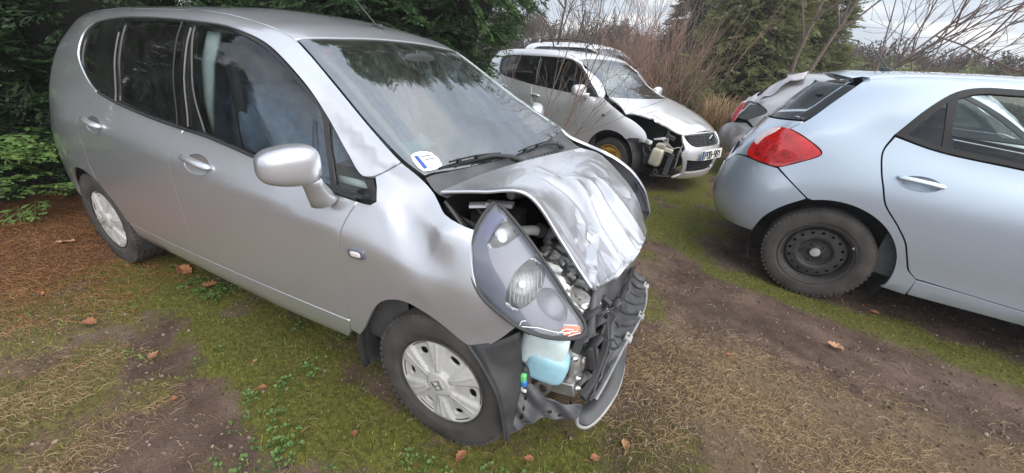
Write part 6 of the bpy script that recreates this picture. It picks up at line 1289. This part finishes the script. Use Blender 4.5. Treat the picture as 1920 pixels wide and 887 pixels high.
st_ = [((rng.normal(-.08, .34), rng.normal(0, .32), 1), rng.uniform(1.3, 2.3), rng.uniform(.005, .009), 2, 3) for k in range(60)]
st_ += [((rng.normal(0, .5), rng.normal(0, .4), 1), rng.uniform(.6, 1.5), rng.uniform(.004, .008), 2, 4) for k in range(45)]
woody('bare_shrub', 'reddish bare shrub fanning up behind the bonnet of the bright silver hatchback', (-.42, 6.75, 0), st_, M['redbark'], 6, foot=.26, minr=.0024, spread=.28, up=.3)
st_ = [((rng.normal(-.1, .5), rng.normal(0, .4), 1), rng.uniform(1.5, 2.7), rng.uniform(.007, .011), 2, 3) for k in range(30)]
woody('bare_shrub', 'greyish brown bare thicket above the white estate car', (-2.6, 12.2, 0), [(a, b*1.25, c, d, e_) for a, b, c, d, e_ in st_], plain('grey_brown_twigs', (.155, .11, .095), .9), 16, foot=.6, minr=.005, spread=.3, up=.2)
woody('sapling', 'thin bare sapling in front of the bright silver hatchback door', (-1.0, 2.35, 0), [((.42, .28, 1.0), 2.15, .010, 2, 4), ((.05, .1, 1), 1.55, .007, 2, 4), ((.32, -.05, 1), 1.35, .006, 2, 4), ((-.12, .0, 1), 1.25, .005, 1, 4), ((.55, .1, .9), 1.3, .005, 2, 3), ((.18, .3, 1), 1.5, .006, 2, 4)], plain('sapling_bark', (.14, .105, .085), .85), 31, 'sapling', foot=.05, minr=.0021, spread=.5, up=.1)
woody('bare_tree', 'bare many-stemmed tree leaning right above the light blue hatchback roof', (2.15, 8.7, 0), [((-.12, 0, 1), 3.2, .05, 3, 4), ((.06, 0, 1), 3.4, .05, 3, 4), ((.75, .15, 1), 3.6, .034, 3, 5), ((1.1, .05, 1), 3.7, .030, 3, 5), ((.5, -.15, 1), 3.3, .030, 3, 5), ((1.5, .2, 1), 3.4, .024, 3, 4), ((-.45, .1, 1), 2.6, .026, 3, 4)], plain('grey_bark', (.16, .12, .105), .9, 0, .3, 20), 41, 'tree', foot=.10, minr=.0034, spread=.45, bend=.35, up=.25)
woody('bare_tree', 'bare tree with dark twisted branches left of the reddish shrub, above the white car', (-3.4, 8.6, 0), [((.35, -.1, 1), 2.6, .045, 3, 4), ((.8, -.2, 1), 2.8, .03, 3, 5), ((.1, 0, 1), 3., .04, 3, 4)], plain('dark_bark', (.09, .065, .055), .9), 44, 'tree', foot=.05, minr=.004, spread=.6, bend=.5, up=.05)
# dry grass clump
def blades(n, base, foot, h, lean, w, seed, droop=1.0, seg=6):
    r = np.random.default_rng(seed); th = r.uniform(0, 2*np.pi, n); rr = foot*np.sqrt(r.random(n)); p0 = np.stack([base[0]+rr*np.cos(th), base[1]+rr*np.sin(th), np.full(n, base[2])], 1)
    ph = th+r.normal(0, .8, n); H = h*r.uniform(.45, 1.1, n); ln = lean*r.uniform(.3, 1.4, n)*H; V = []; s = np.stack([-np.sin(ph), np.cos(ph), 0*ph], 1)*w; d = np.stack([np.cos(ph), np.sin(ph), 0*ph], 1)
    for k in range(seg+1):
        t = k/seg; z = H*(1.25*t-.45*droop*t**3); c = p0+d*(ln*t**1.9)[:, None]; c[:, 2] += z; ww = s*(1-.85*t); V += [c-ww, c+ww]
    V = np.stack(V, 1); F = np.array([(2*k, 2*k+1, 2*k+3, 2*k+2) for k in range(seg)]); m = V.shape[1]
    return V.reshape(-1, 3), (F[None]+(np.arange(n)*m)[:, None, None]).reshape(-1, 4), np.repeat(np.clip(r.normal(.5, .22, n), 0, 1), m)
M['straw'] = leafmat('dry_straw', [(0., (.13, .075, .035)), (.5, (.32, .215, .115)), (1., (.52, .41, .25))], .8, .2)
for (bx, by, fo, n_, lab) in ((.78, 6.9, .32, 900, 'tan dry ornamental grass clump between the bright silver hatchback and the grey car'), (.30, 7.9, .30, 500, 'smaller dry grass clump at the foot of the reddish bare shrub')):
    g = thing('dry_grass_clump', lab, 'grass clump', (bx, by, 0)); V, F, c = blades(n_, (0, 0, 0), fo, 1.22, .55, .006, int(bx*100)); bl = bigmesh('blades', V, F, M['straw'], g, c); bl['kind'] = 'stuff'
# far thicket along the horizon
Vs, Fs, Cs, off = [], [], [], 0; r = np.random.default_rng(77); T, TF, tc_ = SPR[0]
nb = 5200; az = R_(1)*r.uniform(48, 126, nb); ds = r.uniform(24, 34, nb); pos = np.stack([.6+ds*np.cos(az), -1.6+ds*np.sin(az), r.uniform(0., 1, nb)**1.1*(1.9+2.2*fbm(np.degrees(az)/7, ds*0, 9, 3))], 1)
X = unit(np.stack([r.normal(0, .45, nb), r.normal(0, .45, nb), np.abs(r.normal(1, .3, nb))], 1)); Y = unit(np.cross(r.normal(0, 1, (nb, 3)), X)); Z = np.cross(X, Y)
V, F, c = scatter(T*[1, 1.1, 1], TF, pos, X, Y, Z, r.uniform(.5, 1.2, nb), np.clip(.35+.35*(fbm(np.degrees(az)/5, ds*.4, 12, 2)-.35)+r.normal(0, .12, nb), 0, 1)); 
M['thicket'] = leafmat('far_thicket', [(0., (.055, .05, .035)), (.35, (.11, .085, .07)), (.7, (.15, .115, .098)), (1., (.09, .10, .055))], .9, .1)
fb = bigmesh('far_thicket', V, F, M['thicket'], None, c); tag(fb, 'far brown and olive thicket along the horizon behind the yard', 'thicket', kind='stuff')
nb = 1500; az = R_(1)*r.uniform(46, 80, nb); ds = r.uniform(19, 23, nb); pos = np.stack([.6+ds*np.cos(az), -1.6+ds*np.sin(az), r.random(nb)*(1.3+1.6*fbm(np.degrees(az)/4, ds*0, 19, 2))], 1)
X = unit(np.stack([r.normal(0, .6, nb), r.normal(0, .6, nb), np.abs(r.normal(.8, .3, nb))], 1)); Y = unit(np.cross(r.normal(0, 1, (nb, 3)), X)); Z = np.cross(X, Y)
V, F, c = scatter(T, TF, pos, X, Y, Z, r.uniform(.4, .8, nb), np.clip(r.normal(.45, .2, nb), 0, 1)); hb_ = bigmesh('hedge', V, F, M['thuja2'], None, c); tag(hb_, 'low olive hedge far back behind the light blue hatchback roof', 'hedge', kind='stuff')
# ---------------------------------------------------------------- ground
def polyd(x, y, P):
    """distance to a polyline"""
    d = np.full(np.shape(x), 1e9)
    for (ax_, ay), (bx, by) in zip(P[:-1], P[1:]):
        vx, vy = bx-ax_, by-ay; t = np.clip(((x-ax_)*vx+(y-ay)*vy)/(vx*vx+vy*vy), 0, 1); d = np.minimum(d, np.hypot(x-ax_-vx*t, y-ay-vy*t))
    return d
def zones(x, y):
    n1 = fbm(x*2.1+3, y*2.1, 61, 4); n2 = fbm(x*6.5, y*6.5+5, 67, 4); n = (n1-.47)*1.5+(n2-.47)*1.0
    moss = 1-sstep(.04, .36, polyd(x, y, [(-2.4, -.72), (-1.5, -.85), (-.7, -.98), (.1, -.92), (.62, -.55)])-n*.50)
    moss = np.maximum(moss, 1-sstep(.05, .30, polyd(x, y, [(.42, 2.1), (1.0, 1.42), (1.75, 1.22), (2.4, 1.1), (3.2, .92)])-n*.25))
    moss = np.maximum(moss, .85*(1-sstep(.10, .6, polyd(x, y, [(.45, 2.2), (.75, 3.4), (.9, 5.5)])-n*.95)))
    moss = np.maximum(moss, .55*(1-sstep(-.1, .3, .02-n))*sstep(-.1, -.6, x-.2-.3*n)*sstep(-2.9, -2.2, x))
    moss = np.maximum(moss, .75*(1-sstep(.0, .25, polyd(x, y, [(.55, .6), (.5, 1.3)])-n*.3)))
    straw = 1-sstep(.40, 1.15, np.hypot((x-1.75)*.55+(y-.05)*.3, (y-.03)*1.55-(x-1.75)*.22)-n*.45)
    straw = np.maximum(straw, .9*(1-sstep(.0, .45, polyd(x, y, [(-2.0, -1.75), (-1.2, -1.65)])-.22-n*.5)))
    need = 1-sstep(.35, 1.15, np.hypot((x+3.3)*.75, (y+1.05)*1.2)-n*.8)
    rut = np.maximum(.5*(1-sstep(.03, .13, polyd(x, y, [(1.0, .86), (1.45, .60), (1.9, .50), (2.5, .40), (3.5, .25)])-n*.20)), .5*(1-sstep(.05, .25, polyd(x, y, [(.72, .1), (.70, -.5), (1.0, -.9)])-n*.2)))
    hump = 1-sstep(.12, .38, polyd(x, y, [(.6, 1.05), (1.2, .98), (1.9, .82), (2.8, .62), (4.5, .3)])-n*.15)
    far = sstep(5, 9, y); moss = np.maximum(moss*(1-far), far*sstep(-.1, .3, n)*.6); moss = moss*(1-.85*rut)*(1-.7*hump); straw = straw*(1-.6*hump)
    return np.clip(moss, 0, 1), np.clip(straw, 0, 1), np.clip(need, 0, 1), np.clip(rut, 0, 1), np.clip(hump, 0, 1)
def gheight(x, y):
    m, s, nd, ru, hu = zones(x, y)
    return -.004+.022*(fbm(x*1.6, y*1.6, 71, 3)-.45)+.022*(fbm(x*9, y*9, 73, 4)-.45)*(1-.5*m)+.008*(1-m)*(fbm(x*38, y*38, 79, 2)-.37)-.022*ru+.012*m*fbm(x*14, y*14, 75, 2)+.006*hu+.010*s*(fbm(x*25, y*25, 78, 2)-.3)
def axis(fine0, fine1, st, lo, hi):
    a = list(np.arange(fine0, fine1, st)); q = a[0]; s = st; pre = []
    while q > lo: s *= 1.22; q -= s; pre.append(q)
    q = a[-1]; s = st; post = []
    while q < hi: s *= 1.22; q += s; post.append(q)
    return np.array(pre[::-1]+a+post)
gx, gy = axis(-2.8, 3.2, .018, -90, 90), axis(-2.0, 3.0, .018, -60, 120)
XX, YY = np.meshgrid(gx, gy, indexing='ij'); zn = zones(XX, YY); ZZ = gheight(XX, YY)
U_, W_ = XX.shape; idx = np.arange(U_*W_).reshape(U_, W_)
Fq = np.stack([idx[:-1, :-1], idx[1:, :-1], idx[1:, 1:], idx[:-1, 1:]], -1).reshape(-1, 4)
gm, n, b = newmat('yard_ground')
def attr(nm): a = n.nodes.new('ShaderNodeAttribute'); a.attribute_name = nm; return a
s1 = noise_(n, 3.0, 8, .7); s2 = noise_(n, 45, 6, .75); s3 = noise_(n, 260, 4, .7)
soil = ramp_(n, s1.outputs['Fac'], [(.32, (.060, .039, .029)), (.52, (.135, .091, .071)), (.72, (.225, .160, .128))])
grain = ramp_(n, s3.outputs['Fac'], [(.35, .55), (.65, 1.35)]); soil2 = mix_(n, .8, soil.outputs[0], grain.outputs[0], 'MULTIPLY')
mossc = ramp_(n, s2.outputs['Fac'], [(.3, (.045, .046, .013)), (.5, (.12, .122, .026)), (.72, (.215, .21, .045))])
strawc = ramp_(n, s2.outputs['Fac'], [(.3, (.085, .055, .033)), (.55, (.19, .135, .078)), (.75, (.33, .25, .15))])
needc = ramp_(n, s2.outputs['Fac'], [(.3, (.06, .026, .012)), (.55, (.15, .07, .03)), (.75, (.27, .14, .06))])
def masked(nm, k=.75):
    a = attr(nm); mm = n.nodes.new('ShaderNodeMath'); mm.operation = 'MULTIPLY_ADD'; n.links.new(s2.outputs['Fac'], mm.inputs[0]); mm.inputs[1].default_value = 1.1; mm.inputs[2].default_value = -.55
    ad = n.nodes.new('ShaderNodeMath'); ad.operation = 'ADD'; n.links.new(a.outputs['Fac'], ad.inputs[0]); n.links.new(mm.outputs[0], ad.inputs[1]); r = ramp_(n, ad.outputs[0], [(.25, 0.), (.75, k)]); return r.outputs[0]
c1 = mix_(n, masked('needles', .9), soil2.outputs[0], needc.outputs[0]); c2 = mix_(n, masked('straw', .7), c1.outputs[0], strawc.outputs[0]); c3 = mix_(n, masked('moss', .95), c2.outputs[0], mossc.outputs[0])
rut_amt = attr('rut'); c4 = mix_(n, rut_amt.outputs['Fac'], c3.outputs[0], (.045, .034, .027)); n.links.new(c4.outputs[0], b.inputs['Base Color']); b.inputs['Roughness'].default_value = .95; b.inputs['Specular IOR Level'].default_value = .2  # darker soil colour along the ruts
hh = n.nodes.new('ShaderNodeMath'); hh.operation = 'MULTIPLY_ADD'; n.links.new(s2.outputs['Fac'], hh.inputs[0]); hh.inputs[1].default_value = 2.; n.links.new(s3.outputs['Fac'], hh.inputs[2]); bump_(n, hh.outputs[0], b, .8, .012)
ground = bigmesh('ground', np.stack([XX, YY, ZZ], -1).reshape(-1, 3), Fq, gm, None, None, True); ground['kind'] = 'structure'
for nm, a_ in (('moss', zn[0]), ('straw', zn[1]), ('needles', zn[2]), ('rut', zn[3])):
    at = ground.data.attributes.new(nm, 'FLOAT', 'POINT'); at.data.foreach_set('value', a_.astype(np.float32).ravel())
def drop(n_, x0, x1, y0, y1, fn, seed):
    r = np.random.default_rng(seed); x = r.uniform(x0, x1, n_); y = r.uniform(y0, y1, n_); k = r.random(n_) < fn(x, y); x, y = x[k], y[k]; return np.stack([x, y, gheight(x, y)], 1), r
cdist = lambda x, y: np.clip(1.6/np.hypot(x-.62, y+1.65), 0, 1)**1.2
# moss: tiny upright shoots
def shoots(name, P, r, h, w, mat, lean, label, cat, tint, spread=1.0):
    k = len(P); T = np.array([(-.5, 0, 0), (.5, 0, 0), (.38, .25, .55), (-.30, .25, .55), (.02, .7, 1.)]) ; TF = np.array([(0, 1, 2), (0, 2, 3), (3, 2, 4)])
    th = r.uniform(0, 2*np.pi, k); X = np.stack([np.cos(th), np.sin(th), 0*th], 1)*w; Y = np.stack([-np.sin(th), np.cos(th), 0*th], 1)*(h*lean*r.uniform(.2, 1.3, k))[:, None]; Z = np.stack([0*th, 0*th, h*r.uniform(.5, 1.3, k)], 1)
    V, F, c = scatter(T, TF, P, X, Y, Z, np.ones(k), np.clip(tint+r.normal(0, .2, k), 0, 1)); o = bigmesh(name, V, F, mat, None, c); tag(o, label, cat, kind='stuff'); return o
M['mossm'] = leafmat('moss_shoots', [(0., (.05, .05, .014)), (.5, (.165, .17, .034)), (1., (.33, .33, .08))], .8, .3)
M['grassm'] = leafmat('green_grass', [(0., (.025, .05, .010)), (.5, (.07, .12, .025)), (1., (.17, .24, .06))], .6, .35)
P, r = drop(230000, -3.2, 3.2, -1.75, 4.5, lambda x, y: zones(x, y)[0]*cdist(x, y), 91)
shoots('moss', P, r, .013, .0045, M['mossm'], .9, 'yellow-green moss carpeting the yard beside the crashed hatchback', 'moss', .45+.35*(fbm(P[:, 0]*5, P[:, 1]*5, 93, 3)-.45)*2)
def grassw(x, y):
    g = fbm(x*5, y*5, 95, 3); a = 1-sstep(.1, .38, polyd(x, y, [(-.2, -1.02), (.35, -.80), (.75, -.55)])); b_ = 1-sstep(.05, .22, polyd(x, y, [(1.3, 1.30), (2.0, 1.18), (3.0, 1.0)])); c_ = .4*(1-sstep(.2, .8, polyd(x, y, [(.55, 1.9), (.85, 4.5)]))); d_ = .22*zones(x, y)[0]
    return np.clip(np.maximum.reduce([a, b_, c_, d_])*sstep(.42, .62, g), 0, 1)
P, r = drop(60000, -2.4, 3.3, -1.5, 5., grassw, 97); P = P[:9000]
shoots('grass', P, r, .042, .0035, M['grassm'], .9, 'sparse green grass blades growing through the moss', 'grass', np.full(len(P), .5))
# straw and dry litter lying about
def strands(P, r, l, w, k=5):
    n_ = len(P); th = r.normal(.4, 1.0, n_); L = l*r.uniform(.25, 1.6, n_)**1.2; cv = r.normal(0, .55, n_); V = []
    for q in range(k+1):
        t = q/k; a = th+cv*t; x = P[:, 0]+L*t*np.cos(th+cv*t*.5); y = P[:, 1]+L*t*np.sin(th+cv*t*.5); z = P[:, 2]+.004+.010*np.sin(np.pi*t)*r.uniform(.1, 1.4, n_); ww = w*(1-.5*t); nx, ny = -np.sin(a)*ww, np.cos(a)*ww; V += [np.stack([x-nx, y-ny, z], 1), np.stack([x+nx, y+ny, z+.0006], 1)]
    V = np.stack(V, 1); F = np.array([(2*q, 2*q+1, 2*q+3, 2*q+2) for q in range(k)]); return V.reshape(-1, 3), (F[None]+(np.arange(n_)*2*(k+1))[:, None, None]).reshape(-1, 4), np.repeat(np.clip(r.normal(.45, .25, n_), 0, 1), 2*(k+1))
P, r = drop(420000, -3.0, 3.2, -1.8, 2.2, lambda x, y: np.clip(zones(x, y)[1]*.8*sstep(.22, .62, fbm(x*4, y*4, 99, 3))+.012, 0, 1)*cdist(x, y)**.5, 98)
V, F, c = strands(P, r, .034, .00062, 3); tag(bigmesh('dry_straw', V, F, M['straw'], None, c), 'dry tan straw littering the bare soil of the yard', 'straw', kind='stuff')
P, r = drop(30000, -4.2, -1.5, -1.7, -.4, lambda x, y: zones(x, y)[2]*.6, 101)
M['needle'] = leafmat('fallen_needles', [(0., (.09, .035, .015)), (.5, (.22, .10, .04)), (1., (.36, .20, .09))], .8, .1)
V, F, c = strands(P, r, .045, .0013, 3); tag(bigmesh('fallen_needles', V, F, M['needle'], None, c), 'rusty fallen needles under the thujas at the left', 'needles', kind='stuff')
# clods and crumbs of soil
ic = np.array([(1, 0, 0), (-1, 0, 0), (0, 1, 0), (0, -1, 0), (0, 0, .8), (0, 0, -.8)], float); icf = np.array([(0, 2, 4), (2, 1, 4), (1, 3, 4), (3, 0, 4), (2, 0, 5), (1, 2, 5), (3, 1, 5), (0, 3, 5)])
P, r = drop(170000, -2.4, 3.2, -1.8, 2.6, lambda x, y: (1-zones(x, y)[0])*.45*cdist(x, y)**.6, 103); k = len(P); A = unit(r.normal(0, 1, (k, 3))); Bv = unit(np.cross(A, r.normal(0, 1, (k, 3)))); Cv = np.cross(A, Bv)
sz = .0020+.011*r.random(k)**7
V, F, c = scatter(ic, icf, P, A*r.uniform(.6, 1.3, (k, 1)), Bv, Cv, sz, r.random(k)); M['clod'] = leafmat('soil_crumbs', [(0., (.05, .034, .025)), (.6, (.13, .092, .070)), (1., (.26, .20, .16))], .95, 0)
tag(bigmesh('soil_crumbs', V, F, M['clod'], None, c), 'brown soil crumbs on the bare wheel track', 'soil', kind='stuff')
# small round-leaved weeds
lt = np.array([(0, 0, 0), (.35, .42, .10), (.8, .40, .16), (1.05, 0, .12), (.8, -.40, .16), (.35, -.42, .10)]); ltf = np.array([(0, 1, 2, 3), (0, 3, 4, 5)])
P, r = drop(26000, -1.9, .9, -1.3, -.55, lambda x, y: zones(x, y)[0]*sstep(.50, .64, fbm(x*4.2+2, y*4.2, 111, 3))*.20, 112); P = np.concatenate([P[:340]]); k = len(P)
pp = np.repeat(P, 6, 0); th = r.uniform(0, 2*np.pi, len(pp)); X = np.stack([np.cos(th), np.sin(th), r.uniform(.1, .6, len(pp))], 1); Y = np.stack([-np.sin(th), np.cos(th), 0*th], 1); Z = np.cross(X, Y); pp = pp+np.stack([.006*np.cos(th), .006*np.sin(th), r.uniform(.004, .018, len(pp))], 1)
V, F, c = scatter(lt, ltf, pp, X, Y, Z, r.uniform(.006, .014, len(pp)), np.clip(r.normal(.6, .2, len(pp)), 0, 1)); M['weed'] = leafmat('weed_leaves', [(0., (.04, .085, .02)), (.5, (.09, .17, .045)), (1., (.19, .29, .09))], .5, .3)
tag(bigmesh('small_weeds', V, F, M['weed'], None, c), 'small round-leaved green weeds in the moss by the front wheel', 'weeds', kind='stuff')
# damp winter air: one closed box of thin even haze round the whole yard
mb = MB(); mb.box((0, 20, 4.5), (190, 190, 12.)); hz = mb.build('haze', None, None, smooth=False)
hm = bpy.data.materials.new('haze_air'); hm.use_nodes = True; hn = hm.node_tree; hn.nodes.remove(hn.nodes['Principled BSDF']); pv = hn.nodes.new('ShaderNodeVolumePrincipled'); pv.inputs['Color'].default_value = (.86, .89, .93, 1); pv.inputs['Density'].default_value = .003; pv.inputs['Anisotropy'].default_value = .2
hn.links.new(pv.outputs[0], hn.nodes['Material Output'].inputs['Volume']); hz.data.materials.append(hm); tag(hz, 'thin pale winter haze filling the yard and the distance', 'haze', kind='stuff')
# fallen leaves, each its own thing
M['leaf'] = plain('brown_leaf', (.27, .115, .055), .75, 0, .4, 30, .3, 90); M['leaf2'] = plain('tan_leaf', (.40, .22, .12), .75, 0, .35, 30, .3, 90)
def leaf(x, y, s, rz, curl, mat, label, stem=.6, seed=0, wide=.36):
    rr_ = random.Random(seed); mb = MB(); mb.soft = True; P = []; n_ = 12; z = float(gheight(np.array(x), np.array(y)))
    for i in range(n_+1):
        t = i/n_; w_ = wide*math.sin(math.pi*min(1, t*.97+.03))**.75*(1+.22*math.sin(t*26+seed)); row = []
        for j in range(-3, 4):
            v = j/3; row.append((t-.5, v*w_, curl*(v*v*w_*1.5)+.22*curl*(2*t-1)**2+.04*math.sin(9*t+3*v+seed)))
        P.append([tuple(np.array(q)*s) for q in row])
    mb.grid(P); o = mb.build('fallen_leaf', mat, None, solid=.0006); o.location = (x, y, z+.008+.12*s*abs(curl)); o.rotation_euler = (rr_.uniform(-.3, .3), rr_.uniform(-.25, .25), rz); tag(o, label, 'leaf', 'fallen leaves')
    if stem:
        st = MB(); st.tube([(-.5*s, 0, .06*curl*s), (-.72*s, .03*s, .02*s), (-(.5+stem)*s, .12*s, 0)], .0012, 5); st.build('leaf_stem', mat, o)
LV = [(-1.84, -1.18, .085, .6, .9, 'leaf', 'upright pinkish brown leaf with long stem at the left, on dark soil', 1.2), (-1.34, -1.14, .085, 2.2, 1.1, 'leaf2', 'curled boat-shaped brown leaf left of the front wheel, on bare soil', 0), (-2.03, -.68, .15, .2, .4, 'leaf', 'long flat rust leaf under the sill near the rear wheel', .3), (-1.73, -.70, .10, 1., .7, 'leaf', 'small rust leaf under the sill next to the long one', .3), (-3.0, -.90, .20, .5, .2, 'leaf2', 'orange flat leaf among needles behind the rear wheel', .2), (-.78, -1.01, .045, .9, .9, 'leaf', 'small orange leaf on moss in front of the driver-side door', .9), (-.28, -.98, .05, 2.4, .9, 'leaf', 'small orange leaf on moss below the front wheel', .6), (.13, -.85, .075, 1.3, .8, 'leaf', 'brown torn leaf in the grass at the bottom edge below the front tyre', .4), (.57, -.60, .065, .7, .9, 'leaf', 'curled brown leaf at the bottom edge right of the splash shield', .4), (.66, -.47, .065, 1.9, .8, 'leaf2', 'pointed tan leaf right of the hanging front lip', .4), (1.61, .78, .11, -.2, .5, 'leaf2', 'golden brown leaf lying on the pale wheel track', .2), (1.96, 1.40, .075, .2, .6, 'leaf', 'rust leaf in the grass below the light blue sill', .3), (.35, -.73, .055, .4, .8, 'leaf', 'small pale leaf just right of the front tyre in the grass', .4), (-1.02, -1.22, .04, 1., .8, 'leaf', 'tiny brown leaf at the bottom edge on the bare soil patch', .5), (-.95, -.93, .035, 2., .8, 'leaf2', 'tiny curled leaf on moss halfway along the front door', .5), (-2.35, -1.2, .05, 2.9, .8, 'leaf', 'dark reddish leaf scrap on straw at the left edge', .4), (1.05, .35, .045, .3, .8, 'leaf', 'small leaf scrap on soil right of the undertray', .3)]
for i, (x, y, s_, rz, cu, mt, lb_, stm) in enumerate(LV): leaf(x, y, s_*.72, rz, cu, M[mt], lb_, stm, i, .30 if i not in (1, 4) else .22)
